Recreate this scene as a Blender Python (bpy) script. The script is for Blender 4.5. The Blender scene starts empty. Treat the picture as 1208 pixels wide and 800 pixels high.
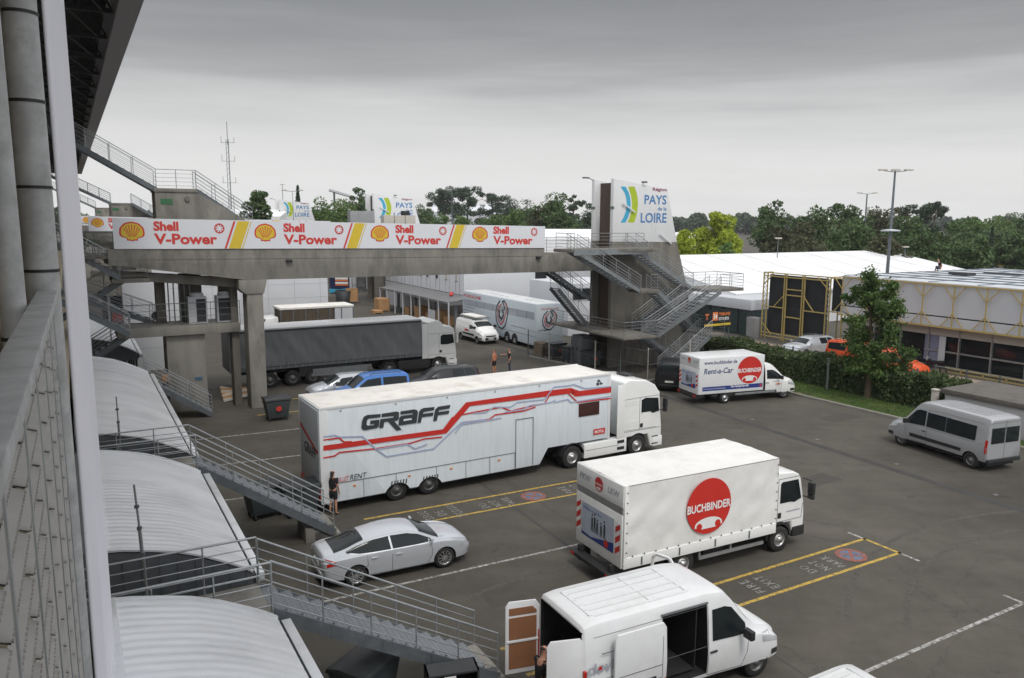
import bpy, bmesh, math, random
import numpy as np
from math import sin, cos, radians, pi, atan2, sqrt
from mathutils import Vector, Matrix
random.seed(7)
sc = bpy.context.scene
COL = sc.collection

# ---------------------------------------------------------------- survey frame
# eye point, lens and site grid measured from the photograph.  P runs along the
# parking bays, F runs along the pit building; both are true ground directions.
FPX, TH, RO, EYE = 920.0, 0.1524, 0.005, 10.75
AZ = radians(29.5)
P = Vector((cos(AZ), sin(AZ), 0)); F = Vector((-sin(AZ), cos(AZ), 0))
def W(p, t, z=0.0): return P*p + F*t + Vector((0, 0, z))
def ray(px, py):
    a = px-604; b = py-400; c, s = cos(RO), sin(RO)
    a, b = c*a+s*b, -s*a+c*b
    v = -b/FPX
    return Vector((a/FPX, cos(TH)+v*sin(TH), -sin(TH)+v*cos(TH)))
def G(px, py, z=0.0):
    d = ray(px, py); k = (z-EYE)/d.z
    return Vector((d.x*k, d.y*k, z))
def D(px, py, Y):
    d = ray(px, py); k = Y/d.y
    return Vector((d.x*k, Y, EYE+d.z*k))
def PL(px, py, p0, n):
    d = ray(px, py); k = (p0.x*n.x+p0.y*n.y)/(d.x*n.x+d.y*n.y)
    return Vector((d.x*k, d.y*k, EYE+d.z*k))

# ---------------------------------------------------------------- object helpers
def tag(o, label=None, cat=None, group=None, kind=None):
    if label: o['label'] = label
    if cat: o['category'] = cat
    if group: o['group'] = group
    if kind: o['kind'] = kind
    return o
def empty(name, loc=(0, 0, 0), rz=0.0, label=None, cat=None, group=None, parent=None):
    o = bpy.data.objects.new(name, None); COL.objects.link(o)
    o.location = loc; o.rotation_euler = (0, 0, rz); o.empty_display_size = .2
    if parent: o.parent = parent
    return tag(o, label, cat, group)
def link(name, me, parent=None, loc=None, rot=None):
    o = bpy.data.objects.new(name, me); COL.objects.link(o)
    if parent: o.parent = parent
    if loc is not None: o.location = loc
    if rot is not None: o.rotation_euler = rot
    return o
def copy_tree(o, parent=None):
    c = o.copy(); COL.objects.link(c)
    if parent: c.parent = parent
    for ch in list(o.children): copy_tree(ch, c)
    return c

class MB:
    """collects polygons and turns them into one mesh object"""
    def __init__(s): s.v = []; s.f = []; s.m = []; s.M = Matrix.Identity(4); s.k = 0; s.smooth = []
    def add(s, vs, fs, k=None, smooth=False):
        n = len(s.v); k = s.k if k is None else k
        s.v += [tuple(s.M @ Vector(q)) for q in vs]
        for f in fs: s.f.append(tuple(n+i for i in f)); s.m.append(k); s.smooth.append(smooth)
    def box(s, c, d, rz=0, k=None, R=None):
        hx, hy, hz = d[0]/2, d[1]/2, d[2]/2
        R = R or Matrix.Rotation(rz, 3, 'Z'); c = Vector(c)
        vs = [c+R@Vector((x*hx, y*hy, z*hz)) for z in (-1, 1) for y in (-1, 1) for x in (-1, 1)]
        s.add(vs, [(0, 2, 3, 1), (4, 5, 7, 6), (0, 1, 5, 4), (2, 6, 7, 3), (0, 4, 6, 2), (1, 3, 7, 5)], k)
    def bb(s, a, b, k=None):
        s.box([(a[i]+b[i])/2 for i in range(3)], [abs(b[i]-a[i]) for i in range(3)], k=k)
    def beam(s, a, b, w, h, k=None, up=(0, 0, 1)):
        a = Vector(a); b = Vector(b); d = b-a; L = d.length
        if L < 1e-6: return
        x = d/L; u = Vector(up)
        if abs(x.dot(u)) > .99: u = Vector((1, 0, 0))
        y = u.cross(x).normalized(); z = x.cross(y)
        R = Matrix((x, y, z)).transposed()
        s.box((a+b)/2, (L, w, h), R=R, k=k)
    def tube(s, a, b, r, n=6, k=None, r2=None, cap=True):
        a = Vector(a); b = Vector(b); d = b-a
        if d.length < 1e-6: return
        r2 = r if r2 is None else r2
        x = d.normalized(); u = Vector((0, 0, 1)) if abs(x.z) < .9 else Vector((1, 0, 0))
        y = u.cross(x).normalized(); z = x.cross(y)
        vs = [a+(y*cos(2*pi*i/n)+z*sin(2*pi*i/n))*r for i in range(n)]+[b+(y*cos(2*pi*i/n)+z*sin(2*pi*i/n))*r2 for i in range(n)]
        fs = [(i, (i+1) % n, n+(i+1) % n, n+i) for i in range(n)]
        s.add(vs, fs, k, True)
        if cap: s.add(vs, [tuple(range(n-1, -1, -1)), tuple(range(n, 2*n))], k)
    def path(s, pts, r, n=6, k=None):
        for a, b in zip(pts[:-1], pts[1:]): s.tube(a, b, r, n, k)
    def prism(s, poly, a, b, axis='y', k=None):
        """poly: 2-D outline; extruded from a to b along axis"""
        n = len(poly)
        def mk(q, w):
            return (q[0], w, q[1]) if axis == 'y' else ((w, q[0], q[1]) if axis == 'x' else (q[0], q[1], w))
        vs = [mk(q, a) for q in poly]+[mk(q, b) for q in poly]
        fs = [(i, (i+1) % n, n+(i+1) % n, n+i) for i in range(n)]+[tuple(range(n-1, -1, -1)), tuple(range(n, 2*n))]
        s.add(vs, fs, k)
    def lathe(s, prof, n=24, axis='y', c=(0, 0, 0), k=None, smooth=True):
        """prof: list of (radius, offset along axis)"""
        vs = []; m = len(prof); c = Vector(c)
        for r, h in prof:
            for i in range(n):
                a = 2*pi*i/n
                q = (r*cos(a), h, r*sin(a)) if axis == 'y' else ((r*cos(a), r*sin(a), h) if axis == 'z' else (h, r*cos(a), r*sin(a)))
                vs.append(c+Vector(q))
        fs = [(j*n+i, j*n+(i+1) % n, (j+1)*n+(i+1) % n, (j+1)*n+i) for j in range(m-1) for i in range(n)]
        s.add(vs, fs, k, smooth)
    def build(s, name, mats, parent=None, bevel=0, seg=2, loc=None, rot=None, recalc=True, angle=35, weld=False):
        me = bpy.data.meshes.new(name)
        me.from_pydata(s.v, [], s.f)
        mats = mats if isinstance(mats, (list, tuple)) else [mats]
        for m in mats: me.materials.append(m)
        me.polygons.foreach_set('material_index', s.m)
        me.polygons.foreach_set('use_smooth', s.smooth)
        if recalc or bevel or weld:
            bm = bmesh.new(); bm.from_mesh(me)
            if weld: bmesh.ops.remove_doubles(bm, verts=bm.verts, dist=1e-4)
            bmesh.ops.recalc_face_normals(bm, faces=bm.faces)
            if bevel:
                es = [e for e in bm.edges if len(e.link_faces) == 2 and e.calc_face_angle(0) > radians(30)]
                bmesh.ops.bevel(bm, geom=es, offset=bevel, segments=seg, affect='EDGES', profile=.6, clamp_overlap=True)
                for f in bm.faces: f.smooth = True
            bm.to_mesh(me); bm.free()
            if bevel: me.set_sharp_from_angle(angle=radians(angle))
        me.update()
        return link(name, me, parent, loc, rot)

def shade(me, ang=35):
    for p in me.polygons: p.use_smooth = True
    me.set_sharp_from_angle(angle=radians(ang))

def boolean(o, cutters):
    """subtract temporary cutter objects, keep the result as plain mesh"""
    par = o.parent; o.parent = None; o.matrix_parent_inverse.identity()
    for c in cutters:
        m = o.modifiers.new('b', 'BOOLEAN'); m.operation = 'DIFFERENCE'; m.object = c; m.solver = 'EXACT'
        try: m.material_mode = 'TRANSFER'
        except Exception: pass
    bpy.context.view_layer.update()
    dg = bpy.context.evaluated_depsgraph_get()
    me = bpy.data.meshes.new_from_object(o.evaluated_get(dg), preserve_all_data_layers=True, depsgraph=dg)
    o.modifiers.clear(); o.data = me
    for c in cutters: bpy.data.objects.remove(c, do_unlink=True)
    o.parent = par
    return o

# ---------------------------------------------------------------- materials
MAT = {}
def mat(name, col, rough=.6, metal=0.0, var=.12, scale=3.0, bump=0.0, bscale=30.0, spec=.5, dirt=None, dirt_scale=1.5, dirt_lo=.55, dirt_hi=.75, coat=0.0, emit=None, stretch=(1, 1, 1), space='Object', rvar=.1):
    m = bpy.data.materials.new(name); m.use_nodes = True; MAT[name] = m
    nt = m.node_tree; N = nt.nodes; L = nt.links; b = N['Principled BSDF']
    if isinstance(col, (int, float)): col = (col, col, col)
    b.inputs['Roughness'].default_value = rough; b.inputs['Metallic'].default_value = metal
    b.inputs['Specular IOR Level'].default_value = spec
    if coat: b.inputs['Coat Weight'].default_value = coat; b.inputs['Coat Roughness'].default_value = .08
    tc = N.new('ShaderNodeTexCoord'); mp = N.new('ShaderNodeMapping'); mp.inputs['Scale'].default_value = stretch
    L.new(tc.outputs[space], mp.inputs['Vector'])
    n1 = N.new('ShaderNodeTexNoise'); n1.inputs['Scale'].default_value = scale; n1.inputs['Detail'].default_value = 6; n1.inputs['Roughness'].default_value = .65
    L.new(mp.outputs['Vector'], n1.inputs['Vector'])
    mix = N.new('ShaderNodeMix'); mix.data_type = 'RGBA'
    mr = N.new('ShaderNodeMapRange'); mr.inputs['From Min'].default_value = .3; mr.inputs['From Max'].default_value = .7
    L.new(n1.outputs['Fac'], mr.inputs['Value']); L.new(mr.outputs['Result'], mix.inputs['Factor'])
    mix.inputs['A'].default_value = (*[c*(1-var) for c in col], 1); mix.inputs['B'].default_value = (*[min(1, c*(1+var)) for c in col], 1)
    out = mix.outputs['Result']
    if dirt is not None:
        n2 = N.new('ShaderNodeTexNoise'); n2.inputs['Scale'].default_value = dirt_scale; n2.inputs['Detail'].default_value = 8; n2.inputs['Roughness'].default_value = .7
        L.new(mp.outputs['Vector'], n2.inputs['Vector'])
        r2 = N.new('ShaderNodeMapRange'); r2.inputs['From Min'].default_value = dirt_lo; r2.inputs['From Max'].default_value = dirt_hi
        L.new(n2.outputs['Fac'], r2.inputs['Value'])
        mx = N.new('ShaderNodeMix'); mx.data_type = 'RGBA'; L.new(r2.outputs['Result'], mx.inputs['Factor'])
        L.new(out, mx.inputs['A']); mx.inputs['B'].default_value = (*dirt, 1); out = mx.outputs['Result']
    L.new(out, b.inputs['Base Color'])
    rr = N.new('ShaderNodeMapRange'); rr.inputs['To Min'].default_value = max(0.02, rough-rvar); rr.inputs['To Max'].default_value = min(1, rough+rvar)
    L.new(n1.outputs['Fac'], rr.inputs['Value']); L.new(rr.outputs['Result'], b.inputs['Roughness'])
    if bump:
        n3 = N.new('ShaderNodeTexNoise'); n3.inputs['Scale'].default_value = bscale; n3.inputs['Detail'].default_value = 4
        L.new(mp.outputs['Vector'], n3.inputs['Vector'])
        bp = N.new('ShaderNodeBump'); bp.inputs['Strength'].default_value = bump; bp.inputs['Distance'].default_value = .05
        L.new(n3.outputs['Fac'], bp.inputs['Height']); L.new(bp.outputs['Normal'], b.inputs['Normal'])
    if emit:
        b.inputs['Emission Color'].default_value = (*emit, 1); b.inputs['Emission Strength'].default_value = 1
    return m

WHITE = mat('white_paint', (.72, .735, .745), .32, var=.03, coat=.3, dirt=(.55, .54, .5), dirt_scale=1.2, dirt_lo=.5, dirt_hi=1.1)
CABWHITE = mat('cab_white', (.82, .83, .82), .3, var=.03, coat=.4)
TARP = mat('white_tarpaulin', (.78, .78, .76), .55, var=.04, scale=.8, bump=.35, bscale=1.6, dirt=(.5, .49, .46), dirt_scale=.7, dirt_lo=.48, dirt_hi=.95)
ROOFWHITE = mat('white_roof_sheet', (.78, .76, .72), .6, var=.05, scale=.7, dirt=(.45, .42, .36), dirt_scale=.9, dirt_lo=.5, dirt_hi=.85)
TRAILGREY = mat('trailer_white', (.70, .76, .80), .35, var=.03, coat=.2, dirt=(.50, .53, .54), dirt_scale=2.2, dirt_lo=.5, dirt_hi=1.0, stretch=(2.5, 1, .22))
GREYTARP = mat('grey_curtain', (.18, .185, .19), .5, var=.12, scale=.6, bump=.6, bscale=1.2, stretch=(1, 1, .25), dirt=(.27, .27, .26), dirt_scale=.8)
SILVER = mat('silver_paint', (.56, .59, .63), .27, metal=.3, var=.01, coat=.6, rvar=.01)
VANSILVER = mat('van_silver', (.38, .39, .405), .35, metal=.2, var=.01, coat=.5, rvar=.01)
BLUEP = mat('blue_paint', (.05, .19, .55), .3, metal=.1, var=.01, coat=.5, rvar=.01)
BLACKP = mat('black_paint', (.010, .011, .014), .3, var=.02, coat=.3, rvar=.01)
ORANGEP = mat('orange_paint', (.7, .1, .03), .35, coat=.5)
GLASS = mat('dark_glass', (.015, .02, .022), .06, var=.2, scale=1.2, spec=.28, rvar=.02)
GLASSL = mat('tinted_glass', (.05, .065, .07), .08, var=.4, scale=2.2, spec=.8, rvar=.02)
RUBBER = mat('rubber', (.018, .018, .018), .8, var=.25, scale=8)
PLASTIC = mat('black_plastic', (.022, .023, .025), .55, var=.15)
CHASSIS = mat('chassis_dark', (.02, .02, .021), .7, var=.3, scale=5)
RIM = mat('alloy', (.5, .5, .5), .3, metal=.8, var=.05)
RIMD = mat('steel_rim', (.16, .16, .16), .45, metal=.5, var=.15)
CHROME = mat('polished_metal', (.7, .7, .7), .15, metal=1)
LAMPR = mat('red_lamp', (.42, .015, .01), .2, coat=.5)
LAMPW = mat('clear_lamp', (.55, .57, .6), .12, metal=.3, coat=.6)
LAMPO = mat('orange_lamp', (.75, .2, .02), .3)
PLATE = mat('number_plate', (.7, .7, .66), .5)
SEAM = mat('panel_gap', (.12, .125, .13), .7)
RED = mat('sign_red', (.56, .028, .02), .45, var=.05)
SHRED = mat('lettering_red', (.62, .05, .04), .5, var=.05)
YEL = mat('sign_yellow', (.68, .50, .04), .5, var=.04)
NAVY = mat('lettering_navy', (.02, .045, .16), .5, var=.08)
BLUEBAND = mat('blue_band', (.02, .045, .22), .45, var=.05)
LTR_BLUE = mat('lettering_blue', (.06, .20, .44), .5, var=.05)
CYAN = mat('sign_cyan', (.05, .38, .58), .5, var=.05)
GREEN = mat('sign_green', (.40, .52, .02), .5, var=.05)
MAROON = mat('lettering_maroon', (.25, .05, .10), .5, var=.05)
ICE = mat('stripe_bluegrey', (.38, .44, .60), .45, var=.04)
LTR_DARK = mat('lettering_dark', (.04, .045, .05), .4, var=.08)
LTR_WHITE = mat('lettering_white', (.78, .78, .78), .5, var=.04)
LTR_GREY = mat('lettering_grey', (.35, .37, .42), .5, var=.06)
ORANGE = mat('sign_orange', (.72, .2, .05), .5, var=.05)
BANNERW = mat('banner_white', (.72, .74, .78), .5, var=.02, scale=.6)
CONC = mat('concrete', (.245, .235, .21), .85, var=.16, scale=1.2, bump=.25, bscale=18, dirt=(.10, .095, .085), dirt_scale=.9, dirt_lo=.46, dirt_hi=.76, stretch=(1, 1, .35))
CONCD = mat('stained_concrete', (.175, .165, .145), .9, var=.2, scale=1.2, bump=.25, bscale=18, dirt=(.08, .07, .06), dirt_scale=1.1, dirt_lo=.45, dirt_hi=.75, stretch=(1, 1, .2))
TOWERW = mat('painted_concrete', (.68, .69, .70), .65, var=.04, scale=1.0, dirt=(.45, .44, .4), dirt_scale=.8, dirt_lo=.55, dirt_hi=.95, stretch=(1, 1, .2))
GALV = mat('galvanised', (.27, .29, .30), .42, metal=.55, var=.18, scale=6, bump=.05)
GALVL = mat('galvanised_light', (.38, .40, .41), .4, metal=.6, var=.15, scale=6)
GALVD = mat('galvanised_dull', (.15, .17, .185), .5, metal=.4, var=.2, scale=4)
TREADM = mat('tread_grating', (.24, .26, .28), .55, metal=.4, var=.15, scale=12)
CANOPYM = mat('canopy_sheet', (.76, .78, .80), .35, metal=.25, var=.08, scale=.6, dirt=(.46, .47, .47), dirt_scale=.9, dirt_lo=.46, dirt_hi=.9, stretch=(.3, 1.5, 1))
DARKSTEEL = mat('dark_steel', (.045, .048, .052), .6, metal=.3, var=.2)
LOUVRE = mat('louvre_panel', (.11, .12, .13), .6, var=.15)
PERF = mat('slat_grey', (.40, .39, .37), .6, var=.1, scale=4, metal=.1)
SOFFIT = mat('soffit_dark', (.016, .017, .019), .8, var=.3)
PIPEM = mat('galvanised_pipe', (.42, .43, .43), .55, metal=.0, var=.25, scale=5, dirt=(.3, .3, .3), dirt_scale=3)
FASCIA = mat('fascia_grey', (.24, .24, .26), .6, var=.08)
FABRIC = mat('banner_fabric', (.80, .80, .86), .6, var=.03, scale=.4)
PLASTERM = mat('beige_render', (.42, .36, .27), .85, var=.12, scale=1.5)
BINM = mat('bin_grey', (.05, .06, .065), .5, var=.15)
BIND = mat('bin_lid', (.025, .03, .032), .45, var=.15)
YTRUSS = mat('yellow_truss', (.42, .32, .11), .5, var=.1)
BLKFAB = mat('black_cladding', (.012, .014, .018), .75, var=.3)
PANELW = mat('panel_light', (.52, .54, .57), .5, var=.04, scale=.5)
PANELB = mat('panel_beige', (.5, .47, .42), .6, var=.05)
CLADW = mat('white_cladding', (.62, .64, .67), .5, var=.03, scale=.5)
TENTM = mat('marquee_pvc', (.80, .81, .82), .5, var=.03, scale=.3, dirt=(.6, .61, .62), dirt_scale=.25, dirt_lo=.45, dirt_hi=.9)
TIMBER = mat('timber', (.42, .24, .11), .7, var=.25, scale=4, stretch=(.3, 1, 1))
WOODL = mat('door_lining', (.26, .12, .06), .55, var=.12, scale=3)
SKIN = mat('skin', (.48, .25, .17), .55, var=.06, scale=10)
TANSKIN = mat('tanned_skin', (.50, .2, .11), .55, var=.06, scale=10)
HAIR = mat('dark_hair', (.02, .014, .01), .6, var=.2)
CLOTHB = mat('black_cloth', (.014, .014, .017), .85, var=.2, scale=12)
CLOTHJ = mat('dark_jeans', (.035, .045, .075), .85, var=.2, scale=12)
CLOTHBL = mat('blue_cloth', (.02, .03, .16), .85, var=.2, scale=12)
KERBM = mat('kerb_stone', (.26, .25, .22), .85, var=.15, scale=3)
BARK = mat('bark', (.10, .075, .05), .9, var=.3, scale=8, bump=.4)

# writing and flat marks -------------------------------------------------------
def text_mesh(s, bold=0.0, shear=0.0, space=1.0, ext=0.0):
    cu = bpy.data.curves.new('txt', 'FONT'); cu.body = s; cu.size = 1; cu.offset = bold; cu.shear = shear
    cu.space_character = space; cu.resolution_u = 3; cu.align_x = 'LEFT'; cu.extrude = ext
    o = bpy.data.objects.new('txt', cu); COL.objects.link(o)
    bpy.context.view_layer.update()
    dg = bpy.context.evaluated_depsgraph_get()
    me = bpy.data.meshes.new_from_object(o.evaluated_get(dg))
    bpy.data.objects.remove(o, do_unlink=True); bpy.data.curves.remove(cu)
    return me
def lettering(s, m, parent, o, u, v, w=None, h=None, bold=0.0, shear=0.0, space=1.0, name='lettering', anchor='l', off=.006):
    """text on a surface: o lower-left corner, u reading direction, v up direction (unit vectors)"""
    me = text_mesh(s, bold, shear, space)
    co = np.empty(len(me.vertices)*3); me.vertices.foreach_get('co', co); co = co.reshape(-1, 3)
    x0, x1 = co[:, 0].min(), co[:, 0].max(); y0, y1 = co[:, 1].min(), co[:, 1].max()
    sx = w/(x1-x0) if w else h/(y1-y0); sy = h/(y1-y0) if h else sx
    o = Vector(o); u = Vector(u).normalized(); v = Vector(v).normalized(); n = u.cross(v)
    X = (co[:, 0]-x0)*sx; Y = (co[:, 1]-y0)*sy
    if anchor == 'c': X -= (x1-x0)*sx/2
    if anchor == 'r': X -= (x1-x0)*sx
    q = np.outer(X, u)+np.outer(Y, v)+np.array(o+n*off)
    me.vertices.foreach_set('co', q.ravel()); me.materials.clear(); me.materials.append(m); me.name = name; me.update()
    return link(name, me, parent)
def flat(name, polys, mats, parent, o=(0, 0, 0), u=(1, 0, 0), v=(0, 0, 1), off=.004, ks=None):
    """flat painted shapes given in surface coordinates"""
    o = Vector(o); u = Vector(u).normalized(); v = Vector(v).normalized(); n = u.cross(v)
    mb = MB()
    for i, pl in enumerate(polys):
        kk = ks[i] if ks else 0
        mb.add([o+u*a+v*b+n*(off+.0015*kk) for a, b in pl], [tuple(range(len(pl)))], kk)
    return mb.build(name, mats, parent, recalc=False)
def strip(pts, w):
    """polyline -> list of quads of width w with mitred joints"""
    n = len(pts); L = []; R = []
    for i in range(n):
        a = Vector(pts[max(i-1, 0)]); c = Vector(pts[min(i+1, n-1)]); b = Vector(pts[i])
        d1 = (b-a).normalized() if i > 0 else (c-b).normalized(); d2 = (c-b).normalized() if i < n-1 else d1
        t = (d1+d2).normalized(); nn = Vector((-t.y, t.x)); k = max(.5, nn.dot(Vector((-d1.y, d1.x))))
        L.append(b+nn*w/2/k); R.append(b-nn*w/2/k)
    return [[tuple(R[i]), tuple(R[i+1]), tuple(L[i+1]), tuple(L[i])] for i in range(n-1)]
def disc(cx, cy, r, n=28, ry=None, a0=0, a1=2*pi):
    ry = ry or r
    full = abs(a1-a0-2*pi) < 1e-6
    m = n if full else n+1
    return [(cx+r*cos(a0+(a1-a0)*i/n), cy+ry*sin(a0+(a1-a0)*i/n)) for i in range(m)]
def ringp(cx, cy, r0, r1, n=28, a0=0, a1=2*pi):
    return [[(cx+r*cos(a0+(a1-a0)*j/n), cy+r*sin(a0+(a1-a0)*j/n)) for r, j in ((r0, i), (r1, i), (r1, i+1), (r0, i+1))] for i in range(n)]
# ================================================================ vehicles
def interp(st, x):
    if x <= st[0][0]: return st[0]
    for a, b in zip(st[:-1], st[1:]):
        if x <= b[0]:
            k = (x-a[0])/(b[0]-a[0]); return [a[i]+(b[i]-a[i])*k for i in range(len(a))]
    return st[-1]
# station: (x, zb, zw, zt, wb, ww, wt, r, crown)
def half(s):
    x, zb, zw, zt, wb, ww, wt, r, cr = s
    return [(0, zb), (wb-.15, zb), (wb-.02, zb+.07), (wb, zb+.18), (wb*.5+ww*.5+.012, zb*.5+zw*.5), (ww+.004, zw-.08), (ww-.012, zw),
            (wt+(ww-wt)*.45, zw+(zt-r-zw)*.55), (wt, zt-r), (wt-r*.3, zt-r*.3), (wt-r, zt-r*.02), ((wt-r)*.55, zt+cr*.7), (0, zt+cr)]
class Body:
    def __init__(s, st, sub=6):
        # smooth resample of the stations (monotone-ish catmull rom)
        xs = [a[0] for a in st]; out = []
        for i in range(len(st)-1):
            p0 = st[max(i-1, 0)]; p1 = st[i]; p2 = st[i+1]; p3 = st[min(i+2, len(st)-1)]
            for j in range(sub):
                k = j/sub; q = []
                for c in range(len(p1)):
                    if c == 0: q.append(p1[0]+(p2[0]-p1[0])*k); continue
                    d = p2[0]-p1[0]
                    m1 = (p2[c]-p0[c])/max(p2[0]-p0[0], 1e-6)*d; m2 = (p3[c]-p1[c])/max(p3[0]-p1[0], 1e-6)*d
                    s1 = (p2[c]-p1[c])
                    if i > 0 and (p1[c]-p0[c])*s1 <= 0: m1 = 0
                    if i < len(st)-2 and (p3[c]-p2[c])*s1 <= 0: m2 = 0
                    m1 = max(-3*abs(s1), min(3*abs(s1), m1)); m2 = max(-3*abs(s1), min(3*abs(s1), m2))
                    k2 = k*k; k3 = k2*k
                    q.append((2*k3-3*k2+1)*p1[c]+(k3-2*k2+k)*m1+(-2*k3+3*k2)*p2[c]+(k3-k2)*m2)
                out.append(q)
        out.append(list(st[-1])); s.st = out
    def Y(s, x, z):
        h = half(interp(s.st, x))[1:]
        for a, b in zip(h[:-1], h[1:]):
            if a[1] <= z <= b[1]+1e-9 and b[1] > a[1]: return a[0]+(b[0]-a[0])*(z-a[1])/(b[1]-a[1])
        return h[3][0] if z < h[3][1] else h[-3][0]
    def Z(s, x, y):
        h = half(interp(s.st, x)); y = abs(y)
        for a, b in zip(h[:-1][::-1], h[1:][::-1]):
            if b[0] <= y <= a[0]: return a[1]+(b[1]-a[1])*(a[0]-y)/max(a[0]-b[0], 1e-9)
        return h[8][1]
    def mesh(s, name, m, parent, arches=(), cuts=(), dark=None):
        mb = MB(); rings = []
        for q in s.st:
            h = half(q); ring = [(q[0], y, z) for y, z in h]+[(q[0], -y, z) for y, z in h[-2:0:-1]]
            rings.append(ring)
        n = len(rings[0]); vs = [v for r in rings for v in r]
        fs = [(j*n+i, j*n+(i+1) % n, (j+1)*n+(i+1) % n, (j+1)*n+i) for j in range(len(rings)-1) for i in range(n)]
        fs += [tuple(range(n)), tuple(range((len(rings)-1)*n, len(rings)*n))[::-1]]
        mb.add(vs, fs)
        o = mb.build(name, [m], parent)
        cs = []
        for (x, z, r) in arches:
            for sg in (-1, 1):
                c = MB(); c.lathe([(0.001, 0), (r, 0), (r, .36*sg), (.001, .36*sg)], 32, 'y', (x, sg*(max(s.Y(x, z), .5)-.30), z), smooth=False)
                cs.append(c.build('cut', [CHASSIS], None, weld=True))
        for c in cuts:
            c2 = MB(); c2.bb(*c); cs.append(c2.build('cut', [CHASSIS], None))
        if cs: boolean(o, cs)
        if parent: o.parent = parent
        shade(o.data, 32)
        return o
    def side(s, name, m, parent, cols, sg, off=.012, rows=4):
        """patch on the flank. cols: list of (x, zlow, zhigh)"""
        mb = MB(); out = []
        for a, b in zip(cols[:-1], cols[1:]):
            nn = max(1, int((b[0]-a[0])/.12))
            for i in range(nn): k = i/nn; out.append([a[j]+(b[j]-a[j])*k for j in range(3)])
        out.append(list(cols[-1])); vs = []
        for x, lo, hi in out:
            for r in range(rows+1):
                z = lo+(hi-lo)*r/rows; vs.append((x, sg*(s.Y(x, z)+off), z))
        R = rows+1
        fs = [(i*R+j, (i+1)*R+j, (i+1)*R+j+1, i*R+j+1) for i in range(len(out)-1) for j in range(rows)]
        if sg > 0: fs = [f[::-1] for f in fs]
        mb.add(vs, fs, None, True); return mb.build(name, m, parent, recalc=False)
    def top(s, name, m, parent, x0, x1, f0, f1, off=.014, n=8, w=10):
        """windscreen-like patch on the upper surface between x0 and x1; f = width fraction of the roof rail"""
        mb = MB(); vs = []
        for i in range(n+1):
            k = i/n; x = x0+(x1-x0)*k; q = interp(s.st, x); hw = (q[6]-q[7]*.35)*(f0+(f1-f0)*k)
            for j in range(w+1):
                y = hw*(2*j/w-1); vs.append((x, y, s.Z(x, y)+off))
        fs = [(i*(w+1)+j, (i+1)*(w+1)+j, (i+1)*(w+1)+j+1, i*(w+1)+j+1) for i in range(n) for j in range(w)]
        if x1 > x0: fs = fs
        mb.add(vs, fs, None, True); o = mb.build(name, m, parent, recalc=False)
        return o

WH = {}
def wheel_mesh(r, w, style, twin=False):
    key = (r, w, style)
    if key in WH: return WH[key]
    t = MB(); rr = r*{'car': .68, 'van': .58, 'truck': .56}[style.split('_')[0]]
    t.lathe([(rr, -w/2+.01), (r*.93, -w/2), (r, -w/2+.035), (r, w/2-.035), (r*.93, w/2), (rr, w/2-.01), (rr, -w/2+.01)], 36)
    a = t.build('x', [RUBBER]); ta = a.data; bpy.data.objects.remove(a)
    m = MB()
    m.lathe([(rr, -w/2+.012), (rr*.93, -w/2+.012), (rr*.88, -w/2+.06), (rr*.8, -w/2+.09)], 32)
    if style.startswith('car'):
        n = 10 if style == 'car_multi' else 5
        for i in range(n):
            a0 = 2*pi*i/n
            for da in ((-.10, .0) if n == 5 else (-.05,)):
                x, z = cos(a0+da), sin(a0+da)
                m.beam((x*rr*.12, -w/2+.035, z*rr*.12), (cos(a0+da*.5)*rr*.93, -w/2+.02, sin(a0+da*.5)*rr*.93), .03, rr*.13, up=(0, 1, 0))
        m.lathe([(.001, -w/2+.02), (rr*.2, -w/2+.025), (rr*.2, -w/2+.08)], 16)
    elif style.startswith('van'):
        m.lathe([(rr*.82, -w/2+.06), (rr*.6, -w/2+.035), (rr*.3, -w/2+.03), (rr*.28, -w/2-.0), (.001, -w/2-.004)], 28)
    else:
        m.lathe([(rr*.8, -w/2+.09), (rr*.62, -w/2+.03), (rr*.42, -w/2+.025), (rr*.38, -w/2-.03), (.001, -w/2-.04)], 28)
        for i in range(10):
            a0 = 2*pi*i/10; m.tube((cos(a0)*rr*.52, -w/2+.03, sin(a0)*rr*.52), (cos(a0)*rr*.52, -w/2-.01, sin(a0)*rr*.52), .018, 6)
    rimm = {'car_multi': RIM, 'car_plain': RIM, 'van_steel': RIMD, 'van_cap': RIM, 'truck_alloy': RIM, 'truck_white': CABWHITE, 'truck_steel': RIMD}[style]
    b = m.build('x', [rimm]); mb_ = b.data; bpy.data.objects.remove(b)
    d = MB(); d.lathe([(.001, -w/2+.10), (rr*.9, -w/2+.10), (rr*.9, w/2-.02), (.001, w/2-.02)], 20)
    c = d.build('x', [CHASSIS]); md = c.data; bpy.data.objects.remove(c)
    WH[key] = (ta, mb_, md); return WH[key]
def wheel(parent, x, y, r, w, style, sg):
    """sg -1: outer face towards -y"""
    ta, tb, tc = wheel_mesh(r, w, style)
    e = empty('wheel', (x, y, r), pi if sg > 0 else 0, parent=parent)
    link('tyre', ta, e); link('rim', tb, e); link('brake_drum', tc, e)
    return e
def boxpart(name, m, parent, a, b, bevel=0, rot=None):
    mb = MB(); mb.bb(a, b); return mb.build(name, m, parent, bevel=bevel)
def pose(rear, front, halfw, sg=-1):
    """world pose from the ground contacts of the two wheels on the visible flank (sg -1: its right side)"""
    d = (front-rear); d.z = 0; yaw = atan2(d.y, d.x); n = Vector((-sin(yaw), cos(yaw), 0))
    mid = (rear+front)/2 - n*sg*halfw
    return mid, yaw
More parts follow.
